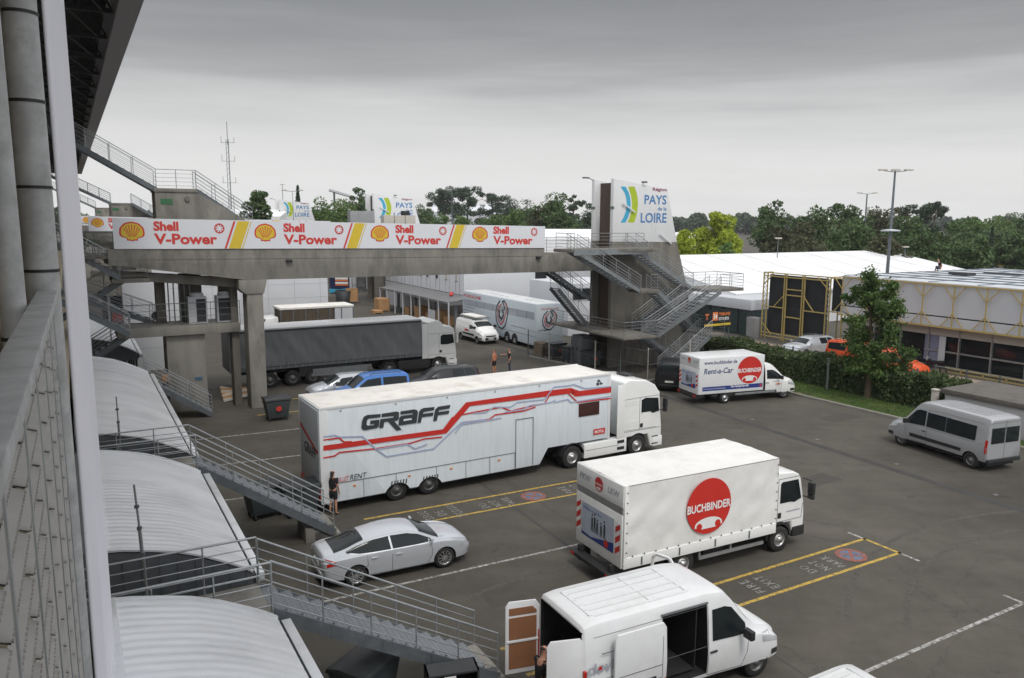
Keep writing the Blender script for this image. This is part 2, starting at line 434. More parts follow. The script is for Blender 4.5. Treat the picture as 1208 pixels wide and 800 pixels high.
def mirror_part(parent, x, y, z, sg, s=1.0, m=None, arm=True):
    mb = MB()
    if arm: mb.beam((x, y*sg, z), (x-.02, (y+.12*s)*sg, z+.02), .05*s, .04*s)
    mb.box((x-.03, (y+.2*s)*sg, z+.05*s), (.10*s, .2*s, .16*s))
    return mb.build('wing_mirror', m or PLASTIC, parent, bevel=.02*s)
def handle_part(parent, b, x, z, sg, m, l=.2):
    mb = MB(); y = sg*(b.Y(x, z)+.02); mb.box((x, y, z), (l, .035, .035)); return mb.build('door_handle', m, parent, bevel=.008)
def gaps(parent, b, lines, sg, w=.014, name='panel_gap'):
    """dark shut lines: each is a list of (x,z)"""
    mb = MB()
    for ln in lines:
        for a, c in zip(ln[:-1], ln[1:]):
            n = max(1, int(Vector((c[0]-a[0], c[1]-a[1])).length/.15))
            for i in range(n):
                q = [(a[j]+(c[j]-a[j])*k/n) for k in (i, i+1) for j in (0, 1)]
                p0 = Vector((q[0], sg*(b.Y(q[0], q[1])+.002), q[1])); p1 = Vector((q[2], sg*(b.Y(q[2], q[3])+.002), q[3]))
                mb.beam(p0, p1, w, .008, up=(0, 1, 0)) if abs(p1.x-p0.x) < abs(p1.z-p0.z) else mb.beam(p0, p1, .008, w)
    return mb.build(name, SEAM, parent)

def make_car(name, label, cat, kind, paint, loc, yaw, wstyle='car_plain', group=None):
    root = empty(name, loc, yaw, label, cat, group)
    if kind == 'sportback':
        L2, wb, H, r = 2.36, 2.81, 1.39, .33
        st = [(-2.36, .52, .78, .90, .66, .70, .56, .10, .01), (-2.30, .34, .84, 1.00, .80, .82, .60, .12, .01), (-2.05, .26, .90, 1.045, .88, .90, .62, .14, .015), (-1.6, .22, .93, 1.13, .90, .925, .60, .15, .02),
              (-1.2, .22, .94, 1.26, .90, .93, .585, .15, .03), (-.75, .20, .94, 1.34, .90, .93, .59, .15, .035), (-.2, .20, .94, 1.385, .90, .93, .61, .15, .035), (.3, .20, .93, 1.36, .90, .925, .63, .15, .035), (.62, .20, .92, 1.28, .90, .925, .65, .15, .03),
              (1.3, .20, .90, .975, .90, .92, .72, .12, .03), (1.75, .20, .84, .90, .89, .91, .70, .12, .03), (2.1, .22, .74, .81, .84, .86, .64, .12, .02), (2.28, .28, .64, .70, .72, .74, .56, .10, .01), (2.36, .36, .55, .60, .58, .60, .46, .08, 0)]
        ax = (-1.40, 1.41); win = [(-1.62, 1.0, 1.03), (-1.3, .985, 1.13), (-.8, .975, 1.235), (-.33, .97, 1.27)]; win2 = [(-.27, .97, 1.275), (.25, .96, 1.26), (.6, .955, 1.18), (1.0, .95, .99)]
        ws = (.66, 1.28); rs = (-1.98, -1.08); gl = [[(-.30, .95), (-.30, .3)], [(.98, .92), (.98, .55), (.85, .28)], [(-1.08, .93), (-1.05, .62), (-1.2, .55)], [(-1.05, .3), (.85, .26)]]
        hz = [(-.1, .80), (-.85, .82)]
    elif kind == 'estate':
        st = [(-2.38, .5, .85, 1.0, .70, .74, .6, .1, .01), (-2.30, .3, .92, 1.28, .82, .86, .60, .12, .02), (-2.05, .26, .95, 1.42, .88, .91, .60, .12, .02), (-1.2, .22, .95, 1.48, .89, .91, .62, .12, .03), (-.2, .2, .95, 1.5, .89, .91, .64, .12, .03), (.35, .2, .94, 1.46, .89, .91, .65, .13, .03), (.6, .2, .94, 1.38, .89, .91, .66, .13, .03),
              (1.25, .2, .92, 1.02, .89, .91, .72, .12, .03), (1.8, .2, .84, .93, .88, .90, .70, .12, .03), (2.15, .22, .74, .82, .82, .84, .62, .1, .02), (2.36, .34, .58, .65, .62, .64, .5, .08, 0)]
        L2, wb, H, r = 2.38, 2.71, 1.5, .325; ax = (-1.38, 1.33)
        win = [(-2.02, 1.03, 1.20), (-1.75, 1.01, 1.36), (-1.32, 1.0, 1.385)]; win2 = [(-1.24, 1.0, 1.385), (-.42, .99, 1.40)]; ws = (.64, 1.22); rs = (-2.36, -2.10)
        gl = [[(-.36, .97), (-.36, .3)], [(.95, .92), (.95, .55), (.8, .28)], [(-1.1, .95), (-1.05, .4)]]; hz = [(-.15, .84), (-1.0, .86)]
    elif kind == 'hatch':
        st = [(-2.05, .45, .85, 1.0, .68, .72, .58, .1, .01), (-2.0, .3, .92, 1.25, .80, .84, .58, .12, .02), (-1.7, .24, .95, 1.42, .86, .88, .58, .12, .02), (-.9, .2, .95, 1.49, .87, .89, .62, .12, .03), (-.1, .2, .95, 1.5, .87, .89, .64, .12, .03), (.3, .2, .94, 1.44, .87, .89, .65, .13, .03),
              (1.15, .2, .92, 1.04, .87, .89, .72, .12, .03), (1.6, .2, .85, .95, .86, .88, .70, .12, .03), (1.95, .22, .74, .83, .80, .82, .62, .1, .02), (2.1, .34, .58, .65, .62, .64, .5, .08, 0)]
        L2, wb, H, r = 2.05, 2.6, 1.5, .31; ax = (-1.3, 1.28)
        win = [(-1.6, 1.03, 1.25), (-1.3, 1.0, 1.38), (-.5, .99, 1.40)]; win2 = [(-.42, .99, 1.40), (.2, .98, 1.37), (.8, .975, 1.08)]; ws = (.36, 1.12); rs = (-2.02, -1.75)
        gl = [[(-.46, .97), (-.46, .3)], [(.85, .92), (.85, .5)]]; hz = [(-.2, .84)]
    else:  # leisure van with tall glazed cabin
        st = [(-2.2, .45, 1.0, 1.15, .74, .80, .66, .1, .01), (-2.15, .3, 1.08, 1.70, .84, .88, .70, .1, .02), (-1.9, .24, 1.1, 1.80, .88, .90, .70, .1, .02), (-.8, .22, 1.1, 1.83, .89, .90, .70, .12, .03), (.2, .22, 1.08, 1.80, .89, .90, .70, .12, .03), (.5, .22, 1.06, 1.72, .89, .90, .70, .13, .03),
              (1.3, .22, 1.02, 1.15, .88, .90, .74, .12, .03), (1.75, .22, .9, 1.0, .87, .89, .70, .12, .03), (2.05, .25, .76, .85, .80, .82, .62, .1, .02), (2.2, .34, .58, .65, .66, .68, .5, .08, 0)]
        L2, wb, H, r = 2.2, 2.68, 1.83, .32; ax = (-1.33, 1.35)
        win = [(-2.0, 1.18, 1.62), (-1.45, 1.16, 1.66), (-.55, 1.16, 1.67)]; win2 = [(-.42, 1.16, 1.67), (.35, 1.14, 1.62), (.62, 1.13, 1.45), (1.0, 1.12, 1.2)]; ws = (.56, 1.26); rs = (-2.19, -2.1)
        gl = [[(-.48, 1.1), (-.48, .3)], [(.95, 1.0), (.95, .5)]]; hz = [(-.25, .95), (-.75, .95)]
    b = Body(st)
    b.mesh('body', paint, root, [(a, r*1.02, r*1.13) for a in ax])
    b.top('windscreen', GLASS, root, ws[0], ws[1], .99, 1.0)
    b.top('rear_window', GLASS, root, rs[0], rs[1], .97, .97)
    for sg in (-1, 1):
        b.side('side_window', GLASS, root, win, sg); b.side('side_window', GLASS, root, win2, sg)
        tr = [(w[0], w[1]-.022, w[1]) for w in win+win2]
        b.side('window_trim', CHROME if kind == 'sportback' else PLASTIC, root, tr, sg, .014, 1)
        gaps(root, b, gl, sg)
        for x, z in hz: handle_part(root, b, x, z, sg, paint)
        mirror_part(root, ws[1]-.32, b.Y(ws[1]-.32, .95), 1.0, sg, .8, paint)
        b.side('headlight', LAMPW, root, [(L2-.42, .62, .72), (L2-.2, .58, .70), (L2-.09, .56, .66)], sg, .014, 2)
        b.side('tail_light', LAMPR, root, [(-L2+.02, .76, .89), (-L2+.12, .76, .92), (-L2+.36, .80, .90)] if kind in ('sportback', 'hatch') else [(-L2+.05, .85, 1.1), (-L2+.22, .85, 1.1)], sg, .018, 2)
        for a in ax: wheel(root, a, sg*(b.Y(a, r)-.115), r, .235, wstyle, sg)
        b.side('sill_trim', PLASTIC if kind != 'sportback' else paint, root, [(ax[0]+r*1.2, .24, .30), (ax[1]-r*1.2, .24, .30)], sg, .012, 1)
    # front grille and bumpers follow the end sections
    q = b.st[-1]
    mb = MB(); mb.bb((q[0]-.05, -.42, .36), (q[0]+.015, .42, .56)); mb.build('grille', PLASTIC, root, bevel=.02)
    mb = MB(); mb.bb((q[0]-.02, -.25, .40), (q[0]+.03, .25, .50)); mb.build('front_plate', PLATE, root)
    x0 = b.st[0][0]
    mb = MB(); mb.bb((x0-.02, -.26, .62), (x0+.03, .26, .73)); mb.build('rear_plate', PLATE, root)
    mb = MB(); mb.bb((x0-.03, -.60, .36), (x0+.06, .60, .5)); mb.build('rear_bumper', PLASTIC if kind != 'sportback' else paint, root, bevel=.03)
    mb = MB(); mb.bb((-.9*L2, -.7, .16), (.9*L2, .7, .3)); mb.build('floor_pan', CHASSIS, root)
    # boot and bonnet shut lines on the upper surface
    mb = MB()
    for sg in (-1, 1):
        mb.beam((ws[1]+.05, sg*.62, b.Z(ws[1]+.05, .62)+.003), (L2-.25, sg*.5, b.Z(L2-.25, .5)+.003), .012, .006)
        for k in range(6):
            xa = rs[0]+(rs[1]-rs[0])*0
    mb.build('bonnet_gap', SEAM, root)
    if kind in ('estate', 'leisure'):
        for sg in (-1, 1):
            mb = MB(); mb.path([(-1.7, sg*.56, H-.02), (-1.6, sg*.56, H+.05), (0, sg*.58, H+.07), (.2, sg*.58, H-.0)], .018, 6); mb.build('roof_rail', PLASTIC if kind == 'leisure' else GALVD, root)
    if kind == 'sportback':
        mb = MB(); mb.tube((-1.15, 0, 1.28), (-1.22, 0, 1.37), .012, 6); mb.build('roof_aerial', PLASTIC, root)
    return root, b

def van_stations(L, H, hw):
    f = L/2; hb = hw-.02
    return [(-f, .5, 1.2, H-.12, hb-.06, hw-.04, hw-.16, .12, .0), (-f+.06, .42, 1.2, H-.05, hb, hw, hw-.13, .13, .01), (-f+.5, .4, 1.2, H, hb, hw, hw-.12, .14, .02), (f-2.6, .38, 1.2, H, hb, hw, hw-.12, .14, .02), (f-2.1, .38, 1.2, H-.03, hb, hw, hw-.12, .15, .02), (f-1.75, .36, 1.2, H-.14, hb, hw, hw-.13, .16, .02),
            (f-1.0, .34, 1.14, 1.46, hb, hw-.01, hw-.14, .12, .03), (f-.78, .34, 1.10, 1.31, hb, hw-.02, hw-.16, .1, .03), (f-.40, .32, .98, 1.19, hb-.01, hw-.05, hw-.18, .1, .03), (f-.14, .32, .86, 1.03, hb-.06, hw-.10, hw-.24, .1, .02), (f-.03, .32, .76, .88, hb-.13, hw-.17, hw-.31, .1, .01), (f, .36, .64, .74, hb-.22, hw-.26, hw-.4, .08, 0)]
def make_van(name, label, cat, paint, loc, yaw, L=5.55, H=2.4, hw=1.03, wb=3.68, r=.345, windows=(), rear_glass=False, wstyle='van_steel', cuts=(), trim=True, group=None, front_over=.86):
    root = empty(name, loc, yaw, label, cat, group)
    f = L/2; b = Body(van_stations(L, H, hw)); xf = f-front_over; xr = xf-wb
    b.mesh('body', paint, root, [(xf, r, r*1.16), (xr, r, r*1.14)], cuts)
    b.top('windscreen', GLASS, root, f-1.70, f-.99, .99, 1.0)
    for sg in (-1, 1):
        b.side('cab_window', GLASS, root, [(f-2.22, 1.3, H-.42), (f-1.85, 1.28, H-.42), (f-1.62, 1.26, H-.50), (f-1.18, 1.24, 1.46)], sg)
        for w in windows: b.side('side_window', GLASS, root, w, sg)
        mirror_part(root, f-1.35, hw-.02, 1.32, sg, 1.35, PLASTIC)
        b.side('headlight', LAMPW, root, [(f-.66, .90, 1.10), (f-.40, .84, 1.08), (f-.16, .78, .94), (f-.07, .74, .86)], sg, .016, 2)
        b.side('tail_light', LAMPR, root, [(-f+.015, .85, 1.45), (-f+.12, .85, 1.45)], sg, .02, 2)
        b.side('front_bumper_side', PLASTIC, root, [(xf+r*1.22, .36, .62), (f-.12, .36, .60), (f-.01, .38, .56)], sg, .018, 2)
        if trim: b.side('door_moulding', PLASTIC, root, [(xr+r*1.3, .66, .80), (xf-r*1.4-.02, .62, .80)], sg, .022, 2)
        gaps(root, b, [[(f-2.34, H-.3), (f-2.34, .5)], [(f-1.12, 1.3), (f-1.15, .8), (f-1.3, .45)], [(f-2.34, .5), (f-1.3, .45)]], sg)
        handle_part(root, b, f-2.2, 1.06, sg, PLASTIC)
        wheel(root, xf, sg*(hw-.15), r, .22, wstyle, sg); wheel(root, xr, sg*(hw-.15), r, .22, wstyle, sg)
    mb = MB(); mb.bb((f-.09, -.55, .38), (f+.03, .55, .60)); mb.build('front_bumper', PLASTIC, root, bevel=.03)
    mb = MB(); mb.bb((f-.1, -.5, .66), (f+.012, .5, .78)); mb.build('grille', PLASTIC, root, bevel=.02)
    mb = MB(); mb.bb((f+.03, -.26, .44), (f+.045, .26, .55)); mb.build('front_plate', PLATE, root)
    mb = MB(); mb.bb((-f-.07, -hw+.04, .42), (-f+.08, hw-.04, .60)); mb.build('rear_bumper', PLASTIC, root, bevel=.03)
    mb = MB(); mb.bb((-f+.1, -hw+.25, .25), (f-.5, hw-.25, .5)); mb.build('underbody', CHASSIS, root)
    if rear_glass:
        for y0, y1 in ((-hw+.2, -.04), (.04, hw-.2)):
            mb = MB(); mb.bb((-f-.018, y0, 1.28), (-f+.03, y1, H-.45)); mb.build('rear_window', GLASS, root, bevel=.015)
    mb = MB(); mb.bb((-f-.008, -.006, .6), (-f+.02, .006, H-.14)); mb.bb((-f-.008, -hw+.12, H-.24), (-f+.02, hw-.12, H-.228)); mb.build('door_gap', SEAM, root)
    # pressed ribs along the roof
    mb = MB()
    for y in (-.6, -.36, -.12, .12, .36, .6):
        mb.beam((-f+.4, y, b.Z(-f+.5, y)+.004), (f-2.6, y, b.Z(f-2.7, y)+.004), .045, .012)
    mb.build('roof_rib', paint, root)
    rs_ = MAT.get('roof_joint') or mat('roof_joint', (.50, .51, .52), .6)
    mb = MB()
    for y in (-.66, -.42, -.18, .18, .42, .66):
        mb.beam((-f+.45, y, b.Z(-f+.5, y)+.003), (f-2.7, y, b.Z(f-2.7, y)+.003), .011, .008)
    for x in (-f+.35, -f+1.9, f-2.75): mb.beam((x, -.6, b.Z(x, .6)+.004), (x, .6, b.Z(x, .6)+.004), .01, .03)
    mb.build('roof_joint', rs_, root)
    for sg in (-1, 1): gaps(root, b, [[(-f+.25, 1.22), (f-2.4, 1.22)], [(-f+.25, H-.30), (f-2.4, H-.30)]], sg, .008, 'pressed_line')
    return root, b

# --------------------------------------------------------------- lorries
def cab(parent, paint, W2, prof, door, glass, wx, wr, dark_low=None, stripes=True, visor=True, H=3.0):
    """x forward, x=0 front face of the cab"""
    mb = MB(); mb.prism(prof, -W2, W2); o = mb.build('cab', [paint], parent, bevel=.09, seg=3)
    cs = []
    for sg in (-1, 1):
        c = MB(); c.lathe([(.001, 0), (wr*1.17, 0), (wr*1.17, .5*sg), (.001, .5*sg)], 32, 'y', (wx, sg*(W2-.42), wr), smooth=False); cs.append(c.build('cut', [CHASSIS], None, weld=True))
    boolean(o, cs); o.parent = parent; shade(o.data, 35)
    for sg in (-1, 1):
        y = sg*(W2+.006)
        pl = glass if sg < 0 else glass[::-1]
        mb = MB(); mb.prism(glass, y-.012*sg, y+.008*sg); mb.build('cab_window', [GLASS], parent)
        mb = MB()
        for ln in door:
            for a, c in zip(ln[:-1], ln[1:]): mb.beam((a[0], sg*(W2+.001), a[1]), (c[0], sg*(W2+.001), c[1]), .012, .016)
        mb.build('door_gap', SEAM, parent)
    return o
def truck_mirror(parent, x, W2, z, sg, m=PLASTIC, s=1.0):
    mb = MB()
    mb.tube((x, sg*(W2-.02), z+.42*s), (x+.08, sg*(W2+.26), z+.40*s), .022, 6); mb.tube((x, sg*(W2-.02), z-.25*s), (x+.08, sg*(W2+.26), z-.25*s), .022, 6)
    mb.box((x+.08, sg*(W2+.27), z+.12*s), (.12, .22, .42*s)); mb.box((x+.08, sg*(W2+.27), z-.2*s), (.12, .2, .18*s))
    mb.build('wing_mirror', m, parent, bevel=.03)

def tractor(name, label, loc, yaw, kind, group=None):
    """origin: ground below the drive axle; front axle at +wb"""
    root = empty(name, loc, yaw, label, 'truck', group)
    wb = 3.65; fx = wb+1.38   # x of the cab front face
    o = empty('cab_mount', (fx, 0, 0), 0, parent=root)
    W2 = 1.22
    if kind == 'max':
        prof = [(-2.25, .95), (-2.25, 3.52), (-1.95, 3.62), (-.95, 3.52), (-.42, 3.25), (-.22, 2.98), (-.12, 2.9), (-.02, 1.75), (.04, 1.2), (.04, .34), (-.62, .34), (-.8, .95)]
        glass = [(-1.22, 1.95), (-1.22, 2.62), (-.98, 2.70), (-.24, 2.62), (-.16, 2.0), (-.55, 1.93), (-.7, 2.03), (-1.22, 2.03)]
        door = [[(-1.32, 2.75), (-1.32, 1.22)], [(-2.2, 1.22), (-.05, 1.22)], [(-1.32, 2.75), (-.2, 2.75)], [(-2.2, 2.72), (-1.32, 2.75)], [(-2.2, 1.28), (-.3, 1.26)]]
    else:
        prof = [(-2.2, .95), (-2.2, 3.55), (-1.5, 3.7), (-1.1, 3.5), (-.95, 3.25), (-.35, 3.18), (-.16, 3.0), (-.1, 2.8), (.0, 1.75), (.05, 1.2), (.05, .34), (-.62, .34), (-.8, .95)]
        glass = [(-1.2, 1.95), (-1.2, 2.5), (-1.05, 2.62), (-.24, 2.60), (-.14, 1.98), (-.6, 1.9), (-1.05, 1.9)]
        door = [[(-1.32, 2.7), (-1.32, 1.22)], [(-2.15, 1.22), (-.05, 1.22)], [(-2.15, 2.72), (-.2, 2.72)], [(-1.32, 2.05), (-.1, 2.0)]]
    # cab works in its own frame: children of root with offset verts
    def shift(pl): return [(a+fx, b) for a, b in pl]
    cab(root, CABWHITE, W2, shift(prof), [shift(l) for l in door], shift(glass), wb, .5)
    bpy.data.objects.remove(o)
    # windscreen, grille, lamps
    mb = MB(); mb.prism(shift([(-.14, 2.86), (.002, 1.72), (.03, 1.72), (-.11, 2.88)]), -1.06, 1.06); mb.build('windscreen', [GLASS], root)
    mb = MB(); mb.bb((fx+.03, -.95, .95), (fx+.06, .95, 1.5)); mb.build('grille', PLASTIC, root)
    mb = MB(); mb.bb((fx-.5, -1.235, .32), (fx+.085, 1.235, .80)); ob = mb.build('bumper', CABWHITE if kind == 'max' else CABWHITE, root, bevel=.06)
    for sg in (-1, 1):
        mb = MB(); mb.bb((fx+.03, sg*.75, .58), (fx+.1, sg*1.15, .76)); mb.build('headlight', LAMPW, root, bevel=.02)
        truck_mirror(root, fx-.12, W2, 2.3, sg, CABWHITE if kind != 'max' else PLASTIC)
        mb = MB(); mb.bb((fx-1.28, sg*W2, 1.34), (fx-1.12, sg*(W2+.02), 1.52)); mb.build('door_handle', PLASTIC, root)
        # side deflector behind the cab
        mb = MB(); mb.bb((fx-2.62, sg*1.2, 1.0), (fx-2.2, sg*1.235, 3.45)); mb.build('side_deflector', CABWHITE, root, bevel=.01)
        # side skirt / tank cover
        mb = MB(); mb.bb((.62, sg*.8, .34), (wb-.66, sg*1.22, .98)); ob = mb.build('side_skirt', CABWHITE if kind == 'max' else CHASSIS, root, bevel=.03)
        if kind == 'max':
            mb = MB(); mb.bb((.66, sg*1.22, .68), (wb-1.1, sg*1.226, .695)); mb.bb((wb-1.2, sg*1.22, .76), (wb-.8, sg*1.228, .9)); mb.bb((wb-1.2, sg*1.22, .46), (wb-.8, sg*1.228, .6)); mb.build('skirt_vent', PLASTIC, root)
        # steps in wheel arch region
        mb = MB(); mb.bb((fx-.55, sg*1.225, .45), (fx-.2, sg*1.245, .5)); mb.bb((fx-.55, sg*1.225, .80), (fx-.2, sg*1.245, .84)); mb.build('step', PLASTIC, root)
        wheel(root, wb, sg*1.02, .5, .32, 'truck_alloy', sg); wheel(root, 0, sg*.93, .5, .55, 'truck_alloy' if kind == 'max' else 'truck_steel', sg)
        # mudguard
        mb = MB(); n = 12
        for i in range(n):
            a0 = radians(10+160*i/n); a1 = radians(10+160*(i+1)/n)
            q = [(.60*cos(a), .5+.60*sin(a)) for a in (a0, a1)]+[(.63*cos(a), .5+.63*sin(a)) for a in (a1, a0)]
            mb.prism(q, sg*.62, sg*1.22)
        mb.build('mudguard', PLASTIC, root)
    mb = MB(); mb.bb((-.75, -.42, .62), (fx-.3, -.3, .92)); mb.bb((-.75, .3, .62), (fx-.3, .42, .92)); mb.bb((-.5, -.6, .92), (.5, .6, 1.08)); mb.bb((fx-2.3, -.9, .5), (fx-.3, .9, 1.0)); mb.build('chassis', CHASSIS, root)
    mb = MB(); mb.bb((fx-1.5, -.35, 3.60 if kind == 'max' else 3.2), (fx-1.0, .35, 3.66 if kind == 'max' else 3.27)); mb.build('roof_hatch', PLASTIC, root, bevel=.02)
    if kind == 'max':
        mb = MB()
        for z in (1.5, 1.58, 1.66, 2.45, 2.53, 2.61): mb.bb((fx-2.2, -W2-.012, z), (fx-1.4, -W2-.002, z+.02))
        mb.build('pressed_rib', CABWHITE, root)
        mb = MB(); mb.tube((fx-.95, .9, 3.5), (fx-1.0, .9, 3.95), .012, 5); mb.tube((fx-1.2, -.8, 3.55), (fx-1.25, -.8, 3.75), .01, 5); mb.build('aerial', PLASTIC, root)
    return root

def light_truck_chassis(root, x0, x1, xr, wb, r, hw, style='van_cap'):
    mb = MB(); mb.bb((x0+.2, -.42, .5), (x1, -.3, .8)); mb.bb((x0+.2, .3, .5), (x1, .42, .8))
    for k in range(6): x = x0+.5+(x1-x0-.8)*k/5; mb.bb((x, -.5, .6), (x+.12, .5, .75))
    mb.build('chassis', CHASSIS, root)
    for sg in (-1, 1): wheel(root, xr, sg*(hw-.24), r, .42, style, sg); wheel(root, xr+wb, sg*(hw-.18), r, .24, style, sg)
# ================================================================ ground and markings
def ground_material():
    m = bpy.data.materials.new('asphalt'); m.use_nodes = True; nt = m.node_tree; N = nt.nodes; L = nt.links; b = N['Principled BSDF']
    tc = N.new('ShaderNodeTexCoord')
    def noise(s, d=6, r=.6, st=None):
        n = N.new('ShaderNodeTexNoise'); n.inputs['Scale'].default_value = s; n.inputs['Detail'].default_value = d; n.inputs['Roughness'].default_value = r
        if st:
            mp = N.new('ShaderNodeMapping'); mp.inputs['Scale'].default_value = st; mp.inputs['Rotation'].default_value = (0, 0, -AZ); L.new(tc.outputs['Object'], mp.inputs['Vector']); L.new(mp.outputs['Vector'], n.inputs['Vector'])
        else: L.new(tc.outputs['Object'], n.inputs['Vector'])
        return n
    def ramp(src, lo, hi, a=0., c=1.):
        r = N.new('ShaderNodeMapRange'); r.inputs['From Min'].default_value = lo; r.inputs['From Max'].default_value = hi; r.inputs['To Min'].default_value = a; r.inputs['To Max'].default_value = c
        L.new(src, r.inputs['Value']); return r.outputs['Result']
    def mul(a, bb):
        x = N.new('ShaderNodeMath'); x.operation = 'MULTIPLY'; L.new(a, x.inputs[0]); L.new(bb, x.inputs[1]); return x.outputs[0]
    big = ramp(noise(.12, 5, .6).outputs['Fac'], .32, .68, .70, 1.22)
    mid = ramp(noise(.9, 8, .7).outputs['Fac'], .3, .75, .86, 1.14)
    streak = ramp(noise(.5, 6, .6, (.25, 2.2, 1)).outputs['Fac'], .35, .75, .92, 1.1)
    fine = ramp(noise(34, 3, .8).outputs['Fac'], .3, .7, .84, 1.16)
    spots = ramp(noise(1.3, 5, .6).outputs['Fac'], .64, .74, 1., .62)
    v = mul(mul(mul(mul(big, mid), streak), fine), spots)
    # hairline cracks
    vo = N.new('ShaderNodeTexVoronoi'); vo.feature = 'DISTANCE_TO_EDGE'; vo.inputs['Scale'].default_value = .16
    ad = N.new('ShaderNodeMixRGB'); ad.blend_type = 'ADD'; ad.inputs[0].default_value = .9; n9 = noise(.9, 5, .7); L.new(tc.outputs['Object'], ad.inputs[1]); L.new(n9.outputs['Color'], ad.inputs[2]); L.new(ad.outputs[0], vo.inputs['Vector'])
    v = mul(v, ramp(vo.outputs['Distance'], .0008, .004, .80, 1.))
    col = N.new('ShaderNodeMixRGB'); col.blend_type = 'MULTIPLY'; col.inputs[0].default_value = 1; col.inputs[1].default_value = (.088, .081, .068, 1); L.new(v, col.inputs[2])
    L.new(col.outputs[0], b.inputs['Base Color']); L.new(ramp(mid, .8, 1.2, .9, .74), b.inputs['Roughness'])
    b.inputs['Specular IOR Level'].default_value = .3
    bp = N.new('ShaderNodeBump'); bp.inputs['Strength'].default_value = .4; bp.inputs['Distance'].default_value = .02; L.new(noise(60, 2, .8).outputs['Fac'], bp.inputs['Height']); L.new(bp.outputs['Normal'], b.inputs['Normal'])
    return m
ASPH = ground_material()
mb = MB(); n = 40
xs = [-1500, -400, -120, -40, 0, 40, 120, 400, 1500]; ys = [-60, 0, 60, 140, 300, 900, 3500]
vs = [(x, y, 0) for y in ys for x in xs]; m_ = len(xs)
mb.add(vs, [(j*m_+i, j*m_+i+1, (j+1)*m_+i+1, (j+1)*m_+i) for j in range(len(ys)-1) for i in range(m_-1)])
tag(mb.build('ground', ASPH), kind='structure')
def worn(name, col, lo=.44, hi=.6):
    """road paint worn through to the asphalt in places"""
    m = mat(name, col, .75, var=.1, scale=3, dirt=(.079, .073, .062), dirt_scale=7, dirt_lo=lo, dirt_hi=hi); return m
PW = worn('road_paint_white', (.42, .42, .40), .42, .62); PY = worn('road_paint_yellow', (.50, .34, .055), .46, .68)
PWT = worn('road_lettering_white', (.36, .36, .34), .38, .6); PR = worn('road_paint_red', (.34, .10, .07), .42, .66); PB = worn('road_paint_blue', (.13, .17, .26), .42, .66)
SEALM = mat('asphalt_joint', (.045, .044, .042), .8, var=.25, scale=2)
def pquad(mb, p0, t0, p1, t1, w, z=.004, k=0):
    a = W(p0, t0); b = W(p1, t1); d = (b-a).normalized(); n = Vector((-d.y, d.x, 0))*w/2; Z = Vector((0, 0, z))
    mb.add([a-n+Z, b-n+Z, b+n+Z, a+n+Z], [(0, 1, 2, 3)], k)
def marking(name, segs, m, label, z=.004, w=.11):
    mb = MB()
    for s in segs: pquad(mb, *s[:4], s[4] if len(s) > 4 else w, z)
    o = mb.build(name, m, recalc=False); tag(o, label, 'road marking', 'painted markings on the car park', 'structure'); return o
marking('bay_line', [(3.6, 20.7, 23.0, 20.25)], PW, 'long white bay line running past the silver car')
marking('bay_line', [(13.5, 10.9, 23.0, 10.95), (23.0, 10.9, 23.0, 11.5)], PW, 'white bay line with short tick at the right edge')
marking('bay_line', [(4.2, 30.45, 9, 30.1)], PW, 'white line under the landing stairs left of the race trailer')
marking('bay_line', [(4.2, 35.15, 12, 34.6)], PW, 'white line behind the race trailer')
marking('bay_line', [(4.2, 39.8, 12, 39.3)], PW, 'white line left of the race trailer nearest the wheeled bin')
marking('bay_line', [(23.0, 16.05, 23.0, 16.75), (23.0, 14.1, 23.0, 14.8)], PW, 'white ticks at the end of the yellow escape lane')
marking('escape_lane_line', [(8.6, 26.0, 22.9, 25.7), (8.6, 24.75, 22.9, 24.35)], PY, 'pair of yellow lines beside the race trailer', w=.12)
marking('escape_lane_line', [(8.8, 16.05, 23.06, 16.1), (8.8, 14.75, 23.06, 14.8), (23.0, 14.8, 23.0, 16.1)], PY, 'yellow outlined lane between box lorry and open van', w=.12)
marking('escape_lane_line', [(8.4, 43.3, 12.5, 43.1), (8.4, 46.5, 12.5, 46.3)], PY, 'yellow lines by the concrete column', w=.12)
marking('drainage_joint', [(32.2, 60, 30.3, 8, .42)], SEALM, 'dark sealed joint crossing the asphalt')
marking('drainage_joint', [(14.2, 30, 13.0, 3, .10), (15.3, 30, 14.3, 3, .035)], SEALM, 'narrow dark joint crossing the bays', z=.0025)
mb = MB()
for k in range(9):
    t = 12+k*4.4; c = W(30.9+.036*t*.9, t, .009); mb.box(c, (.22, .16, .006), rz=AZ)
mb.build('drain_cover', mat('drain_metal', .16, .5, metal=.3))
tag(bpy.data.objects['drain_cover'], 'small metal covers set in the dark joint', 'drain covers', None, 'structure')
def ground_text(words, p, t, h, w, label):
    e = empty('painted_word', W(p, t, .008), 0); tag(e, label, 'road marking', 'painted words on the car park', 'structure')
    lettering(words, PWT, e, (0, 0, 0), F, -P, w=w, h=h, anchor='c', off=.001, space=1.25, bold=.012)
